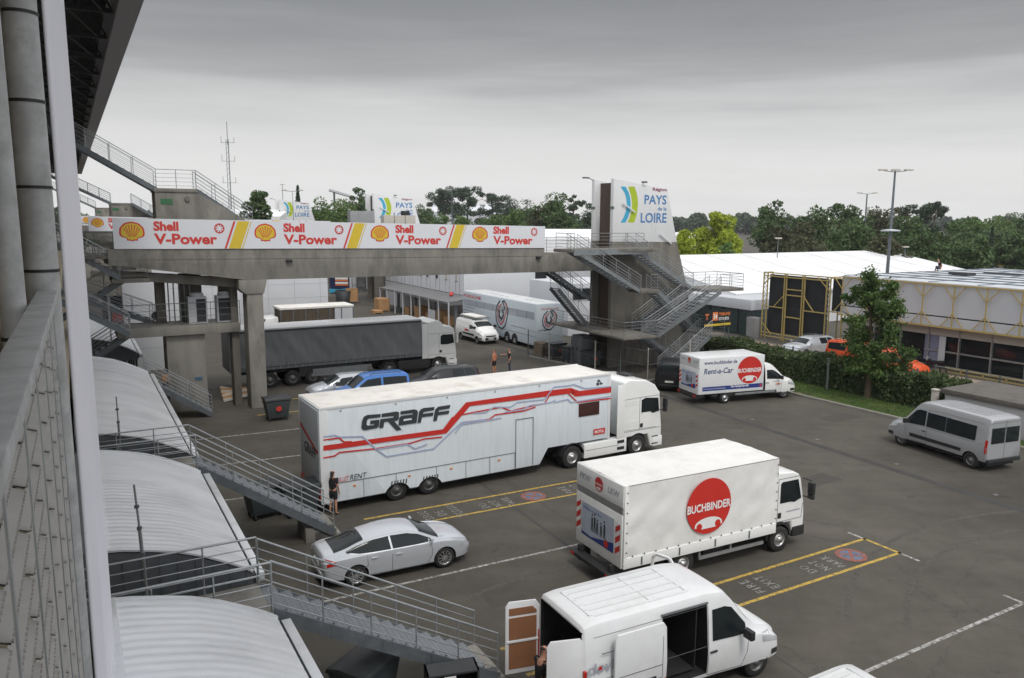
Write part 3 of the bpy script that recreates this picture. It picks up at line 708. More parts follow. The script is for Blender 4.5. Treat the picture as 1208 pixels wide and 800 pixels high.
for w_, p, t in (('ISSUE', 10.69, 25.2), ('DE', 11.25, 25.2), ('SECOURS', 11.85, 25.2), ('DO', 13.0, 25.1), ('NOT', 13.5, 25.1), ('PARK', 14.05, 25.1), ('FIRE', 16.7, 25.1), ('EXIT', 17.25, 25.1),
                 ('ISSUE', 10.6, 15.4), ('DE', 11.2, 15.4), ('SECOURS', 11.8, 15.4), ('FIRE', 16.95, 15.42), ('EXIT', 17.55, 15.42), ('DO', 19.35, 15.42), ('NOT', 19.9, 15.42), ('PARK', 20.5, 15.42)):
    ground_text(w_, p+.18, t, .34, .17*len(w_)+.16, 'worn white letters %s on the asphalt by the %s' % (w_, 'race trailer' if t > 20 else 'open van'))
def no_parking(p, t, label):
    e = empty('painted_symbol', W(p, t, .008), AZ); tag(e, label, 'road marking', 'painted no parking symbols', 'structure')
    mb = MB(); mb.add([(a, b, 0) for a, b in disc(0, 0, .40)], [tuple(range(28))])
    mb.build('blue_disc', PB, e, recalc=False)
    mb = MB()
    for q in ringp(0, 0, .37, .5): mb.add([(a, b, .002) for a, b in q], [(0, 1, 2, 3)])
    for a in (pi/4, -pi/4):
        c, s = cos(a), sin(a); w = .045
        mb.add([(c*x-s*y, s*x+c*y, .003+.001*(a > 0)) for x, y in ((-.4, -w), (.4, -w), (.4, w), (-.4, w))], [(0, 1, 2, 3)])
    mb.build('red_ring', PR, e, recalc=False)
no_parking(15.2, 25.1, 'red and blue painted circle between race trailer and lorry'); no_parking(21.45, 15.45, 'red and blue painted circle at the lane end')

TYRE = worn('tyre_rubber', (.040, .036, .031), .34, .56)
def arc_mark(p, t, r, a0, a1, label, w=.17, n=26):
    mb = MB()
    for rr in (r-.75, r+.75):
        for i in range(n):
            b0 = radians(a0+(a1-a0)*i/n); b1 = radians(a0+(a1-a0)*(i+1)/n)
            mb.add([W(p+(rr+d)*cos(b), t+(rr+d)*sin(b), .0015) for d, b in ((-w/2, b0), (w/2, b0), (w/2, b1), (-w/2, b1))], [(0, 1, 2, 3)])
    tag(mb.build('tyre_mark', TYRE, recalc=False), label, 'tyre mark', None, 'structure')
arc_mark(12, 9, 11, 50, 105, 'curved tyre marks beside the silver car'); arc_mark(30, 22, 9, 120, 215, 'curved tyre marks in the open centre of the car park'); arc_mark(22, 38, 14, 200, 262, 'long tyre marks between trailer and lorry'); arc_mark(26, 3, 12, 60, 130, 'tyre marks at the lower right')
PATCH = mat('asphalt_patch', (.060, .055, .047), .85, var=.2, scale=2)
mb = MB()
for p, t, a, b in ((25.5, 20.5, 2.2, 1.1), (28.5, 12.2, 1.4, 2.0), (35.2, 27.0, 2.4, 1.2), (9.6, 18.0, 1.2, .9)): rect(mb, [(p, t), (p+a, t+.08), (p+a-.1, t+b), (p+.06, t+b-.05)], .0028) if False else mb.add([W(x, y, .0028) for x, y in ((p, t), (p+a, t+.08), (p+a-.1, t+b), (p+.06, t+b-.05))], [(0, 1, 2, 3)])
tag(mb.build('asphalt_patch', PATCH, recalc=False), kind='structure')
# pavement strip, kerb and grass on the right
def rect(mb, pts, z, k=0): mb.add([W(p, t, z) for p, t in pts], [tuple(range(len(pts)))], k)
GRASSB = mat('grass_soil', (.06, .085, .025), .95, var=.35, scale=2, dirt=(.16, .13, .07), dirt_scale=1.2, dirt_lo=.52, dirt_hi=.68)
mb = MB(); rect(mb, [(39.15, 6), (41.9, 6), (41.9, 36.0), (40.2, 36.0), (38.9, 33.2)], .10); tag(mb.build('grass_verge', GRASSB), kind='structure')
mb = MB()
for a, b in (((39.05, 6), (39.05, 25)), ((39.05, 25), (38.8, 33.3)), ((38.8, 33.3), (40.1, 36.2)), ((40.1, 36.2), (42, 36.2))): mb.beam(W(*a, .06), W(*b, .06), .16, .13)
tag(mb.build('kerb', KERBM, bevel=.015), kind='structure')
GRASS = mat('grass_blades', (.075, .14, .022), .7, var=.4, scale=1.5, dirt=(.2, .17, .08), dirt_scale=.8, dirt_lo=.55, dirt_hi=.72)
rng = np.random.default_rng(3)
def blades(n, fn, h, w):
    c = fn(n); a = rng.uniform(0, 2*pi, n); hh = h*rng.uniform(.5, 1.3, n); tl = rng.normal(0, .3, (n, 2))*hh[:, None]
    dx = np.stack([np.cos(a)*w, np.sin(a)*w, np.zeros(n)], 1); top = c+np.stack([tl[:, 0], tl[:, 1], hh], 1)
    return np.stack([c-dx, c+dx, top], 1).reshape(-1, 3)
def tri_mesh(name, v, m, k=3, parent=None):
    me = bpy.data.meshes.new(name); n = len(v)//k
    me.vertices.add(len(v)); me.vertices.foreach_set('co', np.ascontiguousarray(v, dtype=np.float32).ravel())
    me.loops.add(len(v)); me.loops.foreach_set('vertex_index', np.arange(len(v), dtype=np.int32))
    me.polygons.add(n); me.polygons.foreach_set('loop_start', np.arange(0, len(v), k, dtype=np.int32)); me.polygons.foreach_set('loop_total', np.full(n, k, dtype=np.int32))
    me.materials.append(m); me.update(calc_edges=True); me.validate(); return link(name, me, parent)
Pn = np.array(P); Fn = np.array(F)
def verge_pts(n):
    p = rng.uniform(39.2, 41.7, n); t = rng.uniform(8, 35.8, n); q = np.outer(p, Pn)+np.outer(t, Fn); q[:, 2] = .1; return q
tag(tri_mesh('grass', blades(26000, verge_pts, .11, .012), GRASS), 'short green grass on the verge before the hedge', 'grass', None, 'stuff')

# ================================================================ pit building, left
def grid_box(mb, p0, t0, z0, p1, t1, z1, k=None):
    """axis-aligned in the P/F frame"""
    c = W((p0+p1)/2, (t0+t1)/2, (z0+z1)/2); mb.box(c, (abs(p1-p0), abs(t1-t0), abs(z1-z0)), rz=AZ, k=k)
GBM = Matrix.Rotation(AZ, 4, 'Z')
root = empty('pit_building', W(-3, 60, 0), AZ, 'long grandstand building at the left edge with galvanised balcony', 'building')
def L_(p, t, z): return (p+3, t-60, z)
def lbox(mb, a, b, k=None): mb.bb(L_(*a), L_(*b), k)
mb = MB(); lbox(mb, (-3.6, -6, 0), (-3.3, 170, 16.2)); lbox(mb, (-3.3, 13, 0), (-.35, 170, 4.6)); mb.build('wall', PLASTERM, root)
mb = MB(); lbox(mb, (-3.3, -6, 8.85), (-.25, 60, 9.12)); mb.build('balcony_floor', PLASTERM, root)
mb = MB(); lbox(mb, (-3.3, -6, 13.1), (-1.6, 60, 13.3)); mb.build('balcony_ceiling', PLASTERM, root)
for t in (9, 13, 19):
    mb = MB(); lbox(mb, (-3.3, t, 9.12), (-3.22, t+1.0, 11.3)); mb.build('door', GALVD, root, bevel=.01)
# roof soffit with lattice trusses and fascia
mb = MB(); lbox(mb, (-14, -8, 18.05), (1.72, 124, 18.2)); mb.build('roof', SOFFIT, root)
mb = MB(); lbox(mb, (1.72, -8, 16.75), (2.32, 124, 18.3)); lbox(mb, (-14, 123.9, 16.6), (2.32, 124.4, 18.3)); mb.build('fascia', FASCIA, root)
mb = MB()
for t in range(-4, 124, 4):
    a, b = L_(-3.5, t, 17.0), L_(1.7, t, 17.0); mb.beam(a, b, .10, .14); mb.beam(L_(-3.5, t, 17.9), L_(1.7, t, 17.9), .1, .12)
    for i in range(5):
        p0 = -3.5+i*1.04
        mb.beam(L_(p0, t, 17.0), L_(p0+.52, t, 17.9), .06, .06); mb.beam(L_(p0+.52, t, 17.9), L_(p0+1.04, t, 17.0), .06, .06)
    for p in (-2.2, 0, 1.4): mb.beam(L_(p, t, 17.0), L_(p+.3, t+4, 17.0), .05, .05); mb.beam(L_(p, t+4, 17.0), L_(p-1, t, 17.0), .05, .05)
mb.build('roof_truss', DARKSTEEL, root)
# handrail in front of the camera
RZ = 10.22
rr_ = empty('balcony_railing', (0, 0, 0), radians(28.7), 'galvanised balcony rail with slatted screen in the left foreground', 'railing')
mb = MB(); mb.bb((-.315, .4, RZ-.012), (-.185, 6.9, RZ)); mb.bb((-.20, .4, RZ-.06), (-.185, 6.9, RZ-.012)); mb.bb((-.315, .4, RZ-.06), (-.30, 6.9, RZ-.012))
mb.build('handrail', PIPEM, rr_, bevel=.004)
for i in range(9):
    t = .55+i*.8
    mb = MB(); mb.bb((-.212, t, 5.2), (-.206, t+.03, RZ-.06)); mb.build('baluster', GALVL, rr_)
mb = MB()
for j in range(31):
    z = RZ-.20-.155*j
    for i in range(8):
        t0 = .55+i*.8+.03; q = (t0, t0+(.77 if i < 7 else 1.1))
        mb.add([(-.262, q[0], z+.004), (-.262, q[1], z+.004), (-.225, q[1], z-.010), (-.225, q[0], z-.010), (-.262, q[0], z-.002), (-.262, q[1], z-.002), (-.225, q[1], z-.016), (-.225, q[0], z-.016)], [(0, 1, 2, 3), (4, 7, 6, 5), (3, 2, 6, 7)])
        for k in range(22 if i < 4 else 0): a = q[0]+.01+k*.035; mb.bb((-.226, a, z-.016), (-.219, a+.016, z-.010))
mb.build('slat_screen', PERF, rr_)
mb = MB(); lbox(mb, (-.6, .5, 8.8), (-.38, 6.4, 9.12)); lbox(mb, (-.6, .5, 3.0), (-.5, 6.6, 8.85)); mb.build('edge_beam', LOUVRE, root)  # dark colour stands in for the shaded interior behind the slats
# galvanised downpipes and columns
def tubeobj(name, a, b, r, bands, label, cat, m=PIPEM):
    e = empty(name, a, 0, label, cat); d = Vector(b)-Vector(a)
    mb = MB(); mb.tube((0, 0, 0), d, r, 28); mb.build('pipe', m, e)
    for k in bands:
        q = d*k; mb = MB(); mb.tube(q, q+d.normalized()*.022, r+.006, 28); mb.build('cable_tie', PLASTIC, e)
    return e
c0 = D(50, 330, 5.75)
tubeobj('steel_column', (c0.x, c0.y, 4.0), (c0.x, c0.y, 17.0), .112, [(z-4)/13 for z in (10.35, 10.95, 11.55, 12.15, 12.75)], 'thick galvanised column with black straps behind the handrail', 'column')
c0 = D(22, 300, 4.7)
tubeobj('leaning_pipe', (c0.x-.06, c0.y, 6.0), (c0.x-.13, c0.y+.1, 16.0), .072, [(10-6)/10.], 'thinner galvanised pipe in front of the thick column', 'pipe')
# tall fabric banner fixed to the facade
NB = 26; pa0 = Vector((-3.60, 6.2, 0)); pb0 = Vector((-6.62, 12.0, 0)); mb = MB(); vs = []; rows = 30
nrm = Vector(((pb0-pa0).y, -(pb0-pa0).x, 0)).normalized()
for j in range(rows+1):
    z = 3.0+(18.0-3.0)*j/rows
    for i in range(NB+1):
        k = i/NB; q = pa0.lerp(pb0, k)+nrm*(.035*sin(9*k+.5*j/rows)+.02*sin(31*k+2*j/rows)); vs.append((q.x, q.y, z))
fs = [(j*(NB+1)+i, j*(NB+1)+i+1, (j+1)*(NB+1)+i+1, (j+1)*(NB+1)+i) for j in range(rows) for i in range(NB)]
mb.add(vs, fs, None, True); o = mb.build('facade_banner', FABRIC); so = o.modifiers.new('s', 'SOLIDIFY'); so.thickness = .02
tag(o, 'tall pale lilac fabric banner hanging down the left facade', 'banner')

# ================================================================ canopies and landings
def canopy(t0, t1, label, idx):
    e = empty('canopy_roof', W(0, t0, 0), AZ, label, 'canopy', 'curved sheet canopies along the pit building')
    L = t1-t0
    prof = [(0, 4.2), (.5, 4.14), (1.0, 4.03), (1.5, 3.9), (2.0, 3.70), (2.5, 3.44), (2.8, 3.27), (3.0, 3.13)]
    n = int(L/.25)*6; vs = []; m = len(prof)
    for i in range(n+1):
        y = L*i/n; w = .0045*sin(2*pi*y/.25)
        for x, z in prof: vs.append((x, y, z+w))
    fs = [(i*m+j, i*m+j+1, (i+1)*m+j+1, (i+1)*m+j) for i in range(n) for j in range(m-1)]
    mb = MB(); mb.add(vs, fs, None, True); mb.add([(x, y, z-.05) for x, y, z in vs], fs, None, True); mb.build('corrugated_sheet', CANOPYM, e, recalc=False)
    mb = MB(); mb.bb((.0, 0, 3.9), (.28, L, 4.235)); mb.build('ridge_flashing', CANOPYM, e, bevel=.02)
    mb = MB(); mb.bb((3.07, 0, 2.86), (3.25, L, 3.06)); mb.build('gutter', CANOPYM, e, bevel=.01)
    mb = MB(); mb.bb((2.96, 0, 2.84), (3.065, L, 3.04)); mb.build('painted_gutter_shadow', DARKSTEEL, e)  # dark strip added as the shadow at the corrugation ends
    for y in (0.0, L):
        mb = MB(); pl = [(x, z-.04) for x, z in prof]+[(3.0, 2.75), (0, 2.75)]
        mb.prism([(a, b) for a, b in pl], y-.03, y+.03)
        for k in range(9): x = .15+k*.34; mb.bb((x, y-.05, 2.75), (x+.04, y+.05, max(2.8, 4.1-.1*x*x-.1)))
        mb.build('gable_cladding', LOUVRE, e)
        mb = MB()
        for (xa, za), (xb, zb) in zip(prof[:-1], prof[1:]): mb.beam((xa, y-.03, za+.02), (xb, y-.03, zb+.02), .09, .04)
        mb.build('verge_trim', CANOPYM, e)
    for k in range(max(1, int(L/2.5))):
        mb = MB(); mb.bb((2.9, 1+k*2.5, 0), (3.02, 1.12+k*2.5, 2.85)); mb.build('post', DARKSTEEL, e)
    mb = MB(); mb.bb((-.25, 0, 0), (-.02, L, 4.2)); mb.build('back_wall', LOUVRE, e)
    return e
canopy(5.0, 14.45, 'nearest curved white canopy at the bottom left', 0)
canopy(16.75, 24.45, 'curved white canopy between the two landing stairs', 1)
canopy(26.5, 42.0, 'long curved white canopy beyond the second landing', 2)
canopy(48.5, 60.0, 'far curved canopy behind the grey stair flights', 3)

def railing(name, parent, pts, h=1.05, n=5, m=GALVL, post=1.2, r=.018, rt=.024, first=.15, posts_at_ends=True, lean=None):
    """pts: base polyline; horizontal or sloping rails with upright posts"""
    mb = MB(); pts = [Vector(q) for q in pts]
    for j in range(n):
        z = first+(h-first)*j/(n-1); mb.path([q+Vector((0, 0, z)) for q in pts], rt if j == n-1 else r*.7, 6)
    for a, b in zip(pts[:-1], pts[1:]):
        L = (b-a).length; k = max(1, round(L/post))
        for i in range(k+1):
            q = a.lerp(b, i/k); sh = Vector((0, 0, 0))
            if lean and abs((b-a).z) > .2: sh = Vector(((b-a).normalized()*Vector((1, 1, 0)))*lean) if False else Vector((0, 0, 0))
            mb.tube(q+Vector((0, 0, -.12)), q+Vector((0, 0, h)), r, 6)
    return mb.build(name, m, parent)
def rail_bars(name, parent, pts, h=1.05, m=GALVD, gap=.13):
    mb = MB(); pts = [Vector(q) for q in pts]
    for z in (.08, h): mb.path([q+Vector((0, 0, z)) for q in pts], .022, 6)
    for a, b in zip(pts[:-1], pts[1:]):
        k = max(1, int((b-a).length/gap))
        for i in range(k+1): q = a.lerp(b, i/k); mb.tube(q+Vector((0, 0, .08)), q+Vector((0, 0, h)), .009, 4, cap=False)
    return mb.build(name, m, parent)

TR = {}
def stair(label, p0, z0, p1, z1, t0, t1, rails=(1, 1), n=5, m=GALVD, rm=GALVL, land=0.0, group='grey steel stair flights', name='steel_staircase', base=False, hh=1.0, toe=0.0, extend=.9, sh=.26):
    """flight from (p0,z0) top to (p1,z1) bottom between t0<t1 along the P axis"""
    sg = 1 if p1 > p0 else -1; L = abs(p1-p0); w = t1-t0
    e = empty(name, W(p0, (t0+t1)/2, 0), AZ+(0 if sg > 0 else pi), label, 'staircase', group)
    y0, y1 = -w/2, w/2
    for y in (y0, y1):
        mb = MB(); mb.beam((0, y, z0-sh/2+.03), (L, y, z1-sh/2+.03), .05, sh)
        for k in range(int(L/1.1)+1): x = .05+k*1.1; z = z0+(z1-z0)*x/L; mb.bb((x-.01, y-.035, z-sh+.0), (x+.01, y+.035, z+.03))
        if land: mb.beam((-land, y, z0-sh/2+.03), (0.02, y, z0-sh/2+.03), .05, sh)
        mb.build('stringer', m, e)
    nt = max(3, round(abs(z0-z1)/.18)); key = round(w, 2)
    if key not in TR:
        b = MB(); b.bb((-.14, -w/2+.03, -.015), (.14, w/2-.03, .015))
        for q in (-.13, -.05, .04): b.bb((q, -w/2+.03, .015), (q+.018, w/2-.03, .022))
        b.bb((.125, -w/2+.03, -.04), (.145, w/2-.03, .02)); o = b.build('x', TREADM); TR[key] = o.data; bpy.data.objects.remove(o)
    for i in range(nt):
        k = (i+.5)/nt; link('tread', TR[key], e, (L*k, 0, z0+(z1-z0)*k))
    if land:
        mb = MB(); mb.bb((-land, y0, z0-.05), (0, y1, z0)); mb.build('landing', TREADM, e)
    for s_, y in zip(rails, (y0, y1)):
        if not s_: continue
        pts = [(0, y, z0), (L, y, z1)]
        if land: pts = [(-land, y, z0)]+pts
        if s_ == 2: pts = pts
        railing('railing', e, pts, hh, n, rm)
    if base:
        for k in range(3):
            mb = MB(); mb.bb((L-.95+.3*k, y0+.05, 0), (L-.0+.3*k*.4, y1-.05, .52-.17*k)); mb.build('concrete_step', CONC, e, bevel=.02)
    return e
# landings between canopies + flights to the ground
for t, lab in ((15.25, 'nearest'), (25.4, 'second')):
    e = empty('landing_slab', W(0, t, 0), AZ, '%s concrete landing slab between two curved canopies' % lab, 'landing', 'landings between canopies')
    mb = MB(); mb.bb((-.3, -.72, 2.98), (2.95, .72, 3.2)); mb.build('slab', CONC, e, bevel=.02)
    mb = MB(); mb.bb((2.3, -.85, 0), (2.85, .85, 2.98)); mb.build('pier', CONC, e, bevel=.02)
    for y in (-.68, .68): railing('railing', e, [(-.2, y, 3.2), (2.95, y, 3.2)], 1.02, 5, GALVL, post=1.1)
stair('near galvanised stair flight beside the silver car', 2.95, 3.22, 7.95, .35, 14.65, 15.85, base=True)
stair('galvanised stair flight ending at the race trailer', 2.95, 3.22, 7.15, .35, 24.8, 26.0, base=True)
stair('galvanised stair flight ending at the stained concrete pier', 3.05, 2.35, 6.2, .2, 44.1, 45.3, base=False)
for i, (x0, y0, x1, y1, t) in enumerate(((174, 698, 158, 572, 16.1), (143, 542, 137, 468, 26.2))):
    q = PL(x0, y0, W(0, t), Vector((-sin(AZ), cos(AZ), 0))); e = empty('clamp_pole', q, 0, ('taller' if i == 0 else 'shorter')+' thin grey pole clamped on a landing rail', 'pole', 'clamped poles')
    tp = PL(x1, y1, W(0, t), Vector((-sin(AZ), cos(AZ), 0))); d = tp-q
    mb = MB(); mb.tube((0, 0, -.5), d*.62, .035, 8); mb.tube(d*.6, d, .02, 6); mb.build('pole', GALV, e)
    for k in (.2, .36, .6, .8): mb = MB(); mb.box(d*k, (.07, .07, .06)); mb.build('clamp', GALVD, e)

# ================================================================ bridges
def shell_logo(parent, cx, cy, s, o, u, v):
    """ribbed shell emblem: red outline, yellow ribs"""
    def shape(k):
        pts = []
        R = 1.0*k; n = 40
        # scalloped fan
        for i in range(n+1):
            a = radians(-28+236*i/n); sc_ = 1+.035*abs(sin(7*pi*i/n*1.0)); pts.append((R*sc_*cos(a)*1.04, R*sc_*sin(a)*.92+.10))
        lo = -.62 if k == 1 else -.50; hw = .50*k
        pts += [(-.60*k, -.42*k), (-hw*.95, -.45*k), (-hw*.9, lo-.05), (-.16*k, lo-.05), (0, lo-.12), (.16*k, lo-.05), (hw*.9, lo-.05), (hw*.95, -.45*k), (.60*k, -.42*k)]
        return [(cx+x*s, cy+y*s) for x, y in pts]
    flat('emblem_outline', [shape(1.0)], SHRED, parent, o, u, v, .006)
    flat('emblem_face', [shape(.86)], YEL, parent, o, u, v, .011)
    q = []
    for a in (-58, -40, -20, 0, 20, 40, 58):
        a = radians(90+a); c, s_ = cos(a), sin(a)
        w0, w1 = .02, .045
        q.append([(cx+s*(x), cy+s*(y)) for x, y in ((.25*c+w0*s_, -.42+.12*s_-w0*c), (.80*c+w1*s_, .78*s_*.98-w1*c+.02), (.80*c-w1*s_, .78*s_*.98+w1*c+.02), (.25*c-w0*s_, -.42+.12*s_+w0*c))])
    flat('emblem_rib', q, SHRED, parent, o, u, v, .016)
def burst(parent, cx, cy, s, o, u, v):
    qs = ringp(cx, cy, .78*s, s, 24)
    for i in range(8):
        a = 2*pi*i/8; w = .16; qs.append([(cx+s*(r*cos(a)-ww*sin(a)), cy+s*(r*sin(a)+ww*cos(a))) for r, ww in ((.45, -w*.4), (.85, -w), (.85, w), (.45, w*.4))])
    flat('ring_emblem', qs, SHRED, parent, o, u, v, .008)

def sloped(mb, x0, x1, y0, y1, f0, f1, k=None):
    """box whose top/bottom heights are functions of x"""
    vs = [(x, y, f(x)) for x in (x0, x1) for y in (y0, y1) for f in (f0, f1)]
    mb.add(vs, [(0, 1, 3, 2), (4, 6, 7, 5), (0, 4, 5, 1), (2, 3, 7, 6), (0, 2, 6, 4), (1, 5, 7, 3)], k)
BYAW = radians(33)
def bridge(dt, which):
    o0 = W(2.0, 44.56+dt, 0); LB = 26.75
    e = empty('footbridge', o0, BYAW, 'concrete footbridge on one tall column, %s' % which, 'bridge', 'footbridges over the paddock')
    zt = lambda x: 8.82-.0165*x     # deck top
    # beam with haunch towards the left end
    mb = MB(); bot = [(-.3, 8.35), (0, 8.32), (6.5, 7.33), (31.2, 7.08), (32.9, 8.2), (33, 8.2)]
    top = [(-.3, 8.75), (0, 8.75), (6.5, 8.70), (31.2, 8.25), (32.9, 8.25), (33, 8.25)]
    pl = bot+top[::-1]; mb.prism(pl, .05, 2.3); mb.build('beam', CONC, e, bevel=.03)
    mb = MB(); sloped(mb, -2.6, 33, .12, 3.1, lambda x: zt(x)-.18, zt); mb.build('deck', CONCD, e)
    mb = MB(); mb.bb((6.45, -.02, 0), (7.35, .9, 7.1)); mb.build('column', CONC, e, bevel=.03)
    mb = MB(); mb.prism([(6.05, 7.33), (6.05, 6.85), (6.4, 6.55), (7.4, 6.55), (7.6, 7.32)], -.08, 1.0); mb.build('column_head', CONC, e, bevel=.03)
    mb = MB(); mb.bb((5.85, 1.2, 0), (6.25, 1.9, 6.9)); mb.build('rear_column', CONCD, e, bevel=.02)
    mb = MB(); sloped(mb, -.3, LB, .03, .32, lambda x: 8.6-.0135*x, lambda x: 9.15-.0135*x); sloped(mb, LB+.02, 33, .20, .40, lambda x: 8.2, lambda x: zt(x)+.05); mb.build('parapet', CONC, e)
    # cross beam to the stair core, below the deck
    mb = MB(); mb.prism([(-.1, 8.0), (6.4, 7.35), (6.4, 6.85), (-.1, 7.55)], .95, 1.9); mb.build('lower_beam', CONC, e, bevel=.02)
    railing('railing', e, [(-2.6, 3.0, zt(-2.6)), (33, 3.0, zt(33))], 1.1, 5, GALVD, 2.0)
    rail_bars('bar_railing', e, [(-2.6, .16, zt(-2.6)+.05), (-.02, .16, zt(0)+.05)], 1.15)
    mb = MB()
    for x in (8.9, 26.2): mb.box((x, -.05, 8.35 if x < 20 else 8.15), (.35, .18, .14), k=0)
    mb.build('floodlight', PLASTIC, e, bevel=.02)
    # banner hung on the parapet
    b = empty('advertising_banner', o0, BYAW, 'long white advertising banner with shell emblems on %s' % which, 'banner', 'advertising banners on the footbridges')
    zb = lambda x: 9.16-.0135*x; zz = lambda x: 10.72-.0165*x
    mb = MB(); sloped(mb, 0, LB, -.03, .01, zb, zz); mb.build('board', BANNERW, b)
    mb = MB()
    for x in np.arange(1, LB, 2.2): mb.tube((x, .06, zb(x)-.3), (x, .06, zz(x)), .02, 6)
    mb.build('support_post', GALVD, b)
    PER = 7.05; sl = -.015
    u = Vector((1, 0, sl)).normalized(); v = Vector((0, 0, 1))
    for i in range(4):
        x0 = (-.25, 6.5, 13.37, 20.41)[i]
        o = Vector((x0, -.032, zb(x0))); fx = 1-.0*i
        shell_logo(b, 1.12, .80, .56, o, u, v)
        lettering('Shell', SHRED, b, o+u*2.14+v*.93, u, v, w=1.22, h=.50, bold=.045, off=.008)
        lettering('V-Power', SHRED, b, o+u*2.14+v*.24, u, v, w=3.14, h=.56, bold=.035, off=.008)
        burst(b, 5.42, 1.10, .27, o, u, v)
        if i < 3:
            xa = 5.64
            flat('red_stripe', [[(xa, .02), (xa+.11, .02), (xa+.65, 1.50), (xa+.54, 1.50)]], SHRED, b, o, u, v, .006)
            flat('yellow_stripe', [[(xa+.22, .02), (xa+.85, .02), (xa+1.39, 1.50), (xa+.76, 1.50)], [(xa+.93, .02), (xa+.98, .02), (xa+1.52, 1.50), (xa+1.47, 1.50)]], YEL, b, o, u, v, .006)
    return e, b
br, ban = bridge(0, 'the nearest bridge')
for k, nm in ((1, 'the second bridge seen over the first'), (2, 'the farthest bridge')):
    for o in (br, ban):
        c = copy_tree(o); c.location = o.location+F*50.75*k+Vector((0, 0, .12*k)); c['label'] = (('concrete footbridge on one tall column, ' if o is br else 'long white advertising banner with shell emblems on ')+nm)

# ---- stair tower with painted fin walls (right end of each bridge)
def onT(px, py, t=45.4):
    q = PL(px, py, W(33.9, t), Vector((-sin(BYAW), cos(BYAW), 0))); d = q-W(33.9, t); return (d.x*cos(BYAW)+d.y*sin(BYAW), q.z)
def tower():
    o0 = W(33.9, 45.4); e = empty('stair_tower', o0, BYAW, 'concrete stair tower with white painted fin walls at the right end of the nearest bridge', 'tower', 'concrete stair towers')
    LB = onT(719.5, 285); LT = onT(720, 210.5); RT = onT(787.5, 224); RB = onT(798.6, 286)
    x0 = 0.0
    near_up = [(x0, 9.2), (x0, LT[1]), (RT[0], RT[1]), (RB[0], 9.1)]
    near_lo = [(x0, 0), (x0, 9.2), (RB[0], 9.1), (RB[0]+1.3, 5.5), (RB[0]+2.5, 0)]
    for y0, y1, s_ in ((0, .32, 'a'), (2.15, 2.45, 'b')):
        mb = MB(); mb.prism([(a, b) for a, b in near_up], y0, y1); mb.build('painted_fin_wall', TOWERW, e, bevel=.012)
        mb = MB(); mb.prism([(a, b-.002) for a, b in near_lo], y0, y1); mb.build('lower_wall', CONCD, e, bevel=.02)
    mb = MB(); mb.prism([(.55, 0), (.55, LT[1]-.25), (RT[0]-.3, RT[1]-.3), (RB[0]-.4, 9), (RB[0]+1.2, 0)], .33, 2.14); mb.build('infill_wall', mat('rusty_infill', (.085, .06, .045), .9, var=.25, dirt=(.04, .035, .03), stretch=(1, 1, .15)), e)
    # emblem and words, traced on the wall plane
    def T3(pts): return [onT(640+x/6.04, 200+y/6.04) for x, y in pts]
    o = Vector((0, -.002, 0)); u = Vector((1, 0, 0)); v = Vector((0, 0, 1))
    def rf(pl): return [(a, b) for a, b in pl][::-1]
    flat('cyan_band', [rf(T3([(555, 122), (592, 122), (612, 160), (624, 200), (628, 245), (624, 290), (612, 335), (590, 378), (555, 380), (578, 340), (594, 295), (600, 247), (596, 205), (584, 165)]))], CYAN, e, o, u, v)
    flat('green_band', [rf(T3([(610, 122), (655, 122), (670, 165), (678, 205), (680, 245), (677, 290), (668, 335), (652, 378), (607, 378), (624, 335), (634, 290), (638, 247), (634, 205), (624, 165)]))], GREEN, e, o, u, v)
    for s, x0_, y0_, x1_, y1_, m, bd in (('Région', 785, 160, 885, 128, MAROON, .025), ('PAYS', 725, 248, 882, 180, LTR_BLUE, .02), ('de la', 820, 293, 882, 266, LTR_BLUE, .02), ('LOIRE', 698, 380, 882, 308, LTR_BLUE, .02)):
        a = onT(640+x0_/6.04, 200+y0_/6.04); b = onT(640+x1_/6.04, 200+y0_/6.04+(x1_-x0_)*.0); c = onT(640+x0_/6.04, 200+y1_/6.04)
        lettering(s, m, e, (a[0], -.002, a[1]), u, v, w=b[0]-a[0], h=c[1]-a[1], bold=bd)
    mb = MB(); a = onT(640+565/6.04, 200+238/6.04); b = onT(640+652/6.04, 200+305/6.04); mb.beam((a[0], -.12, a[1]), (b[0], -.12, b[1]), .06, .10)
    a = onT(640+830/6.04, 200+458/6.04); b = onT(640+910/6.04, 200+527/6.04); mb.beam((a[0], -.12, a[1]), (b[0], -.12, b[1]), .06, .10); mb.build('wall_bracket', TOWERW, e)
    mb = MB(); mb.box((.02, .16, 11.6), (.12, .36, .18)); mb.box((.02, 2.3, 11.6), (.12, .34, .18)); mb.build('exit_light', mat('dull_green', (.12, .17, .13), .5), e)
    mb = MB(); mb.tube((2.9, .16, 13.0), (2.9, .16, 13.42), .03); mb.box((2.85, -.05, 13.46), (.35, .25, .12)); mb.tube((0, 2.3, 13.6), (-.5, 2.3, 13.75), .03); mb.box((-.7, 2.3, 13.75), (.5, .22, .10)); mb.build('floodlight', GALVD, e)
    # upper platform at bridge level
    mb = MB(); mb.bb((-4.2, -2.55, 8.55), (2.2, .0, 8.78)); mb.bb((-.9, 0, 8.45), (-.02, 2.5, 8.7)); mb.build('upper_platform', CONCD, e, bevel=.02)
    mb = MB(); mb.bb((-5.4, -2.6, 8.42), (.9, -2.52, 8.8)); mb.build('edge_channel', GALV, e)
    return e
tw = tower()
for k, nm in ((1, 'at the right end of the second bridge'), (2, 'at the end of the farthest bridge')):
    c = copy_tree(tw); c.location = tw.location+F*50.3*k+Vector((0, 0, .25*k)); c['label'] = 'concrete stair tower with white painted fin walls '+nm
    c.scale = (1.06, 1.06, 1.0)
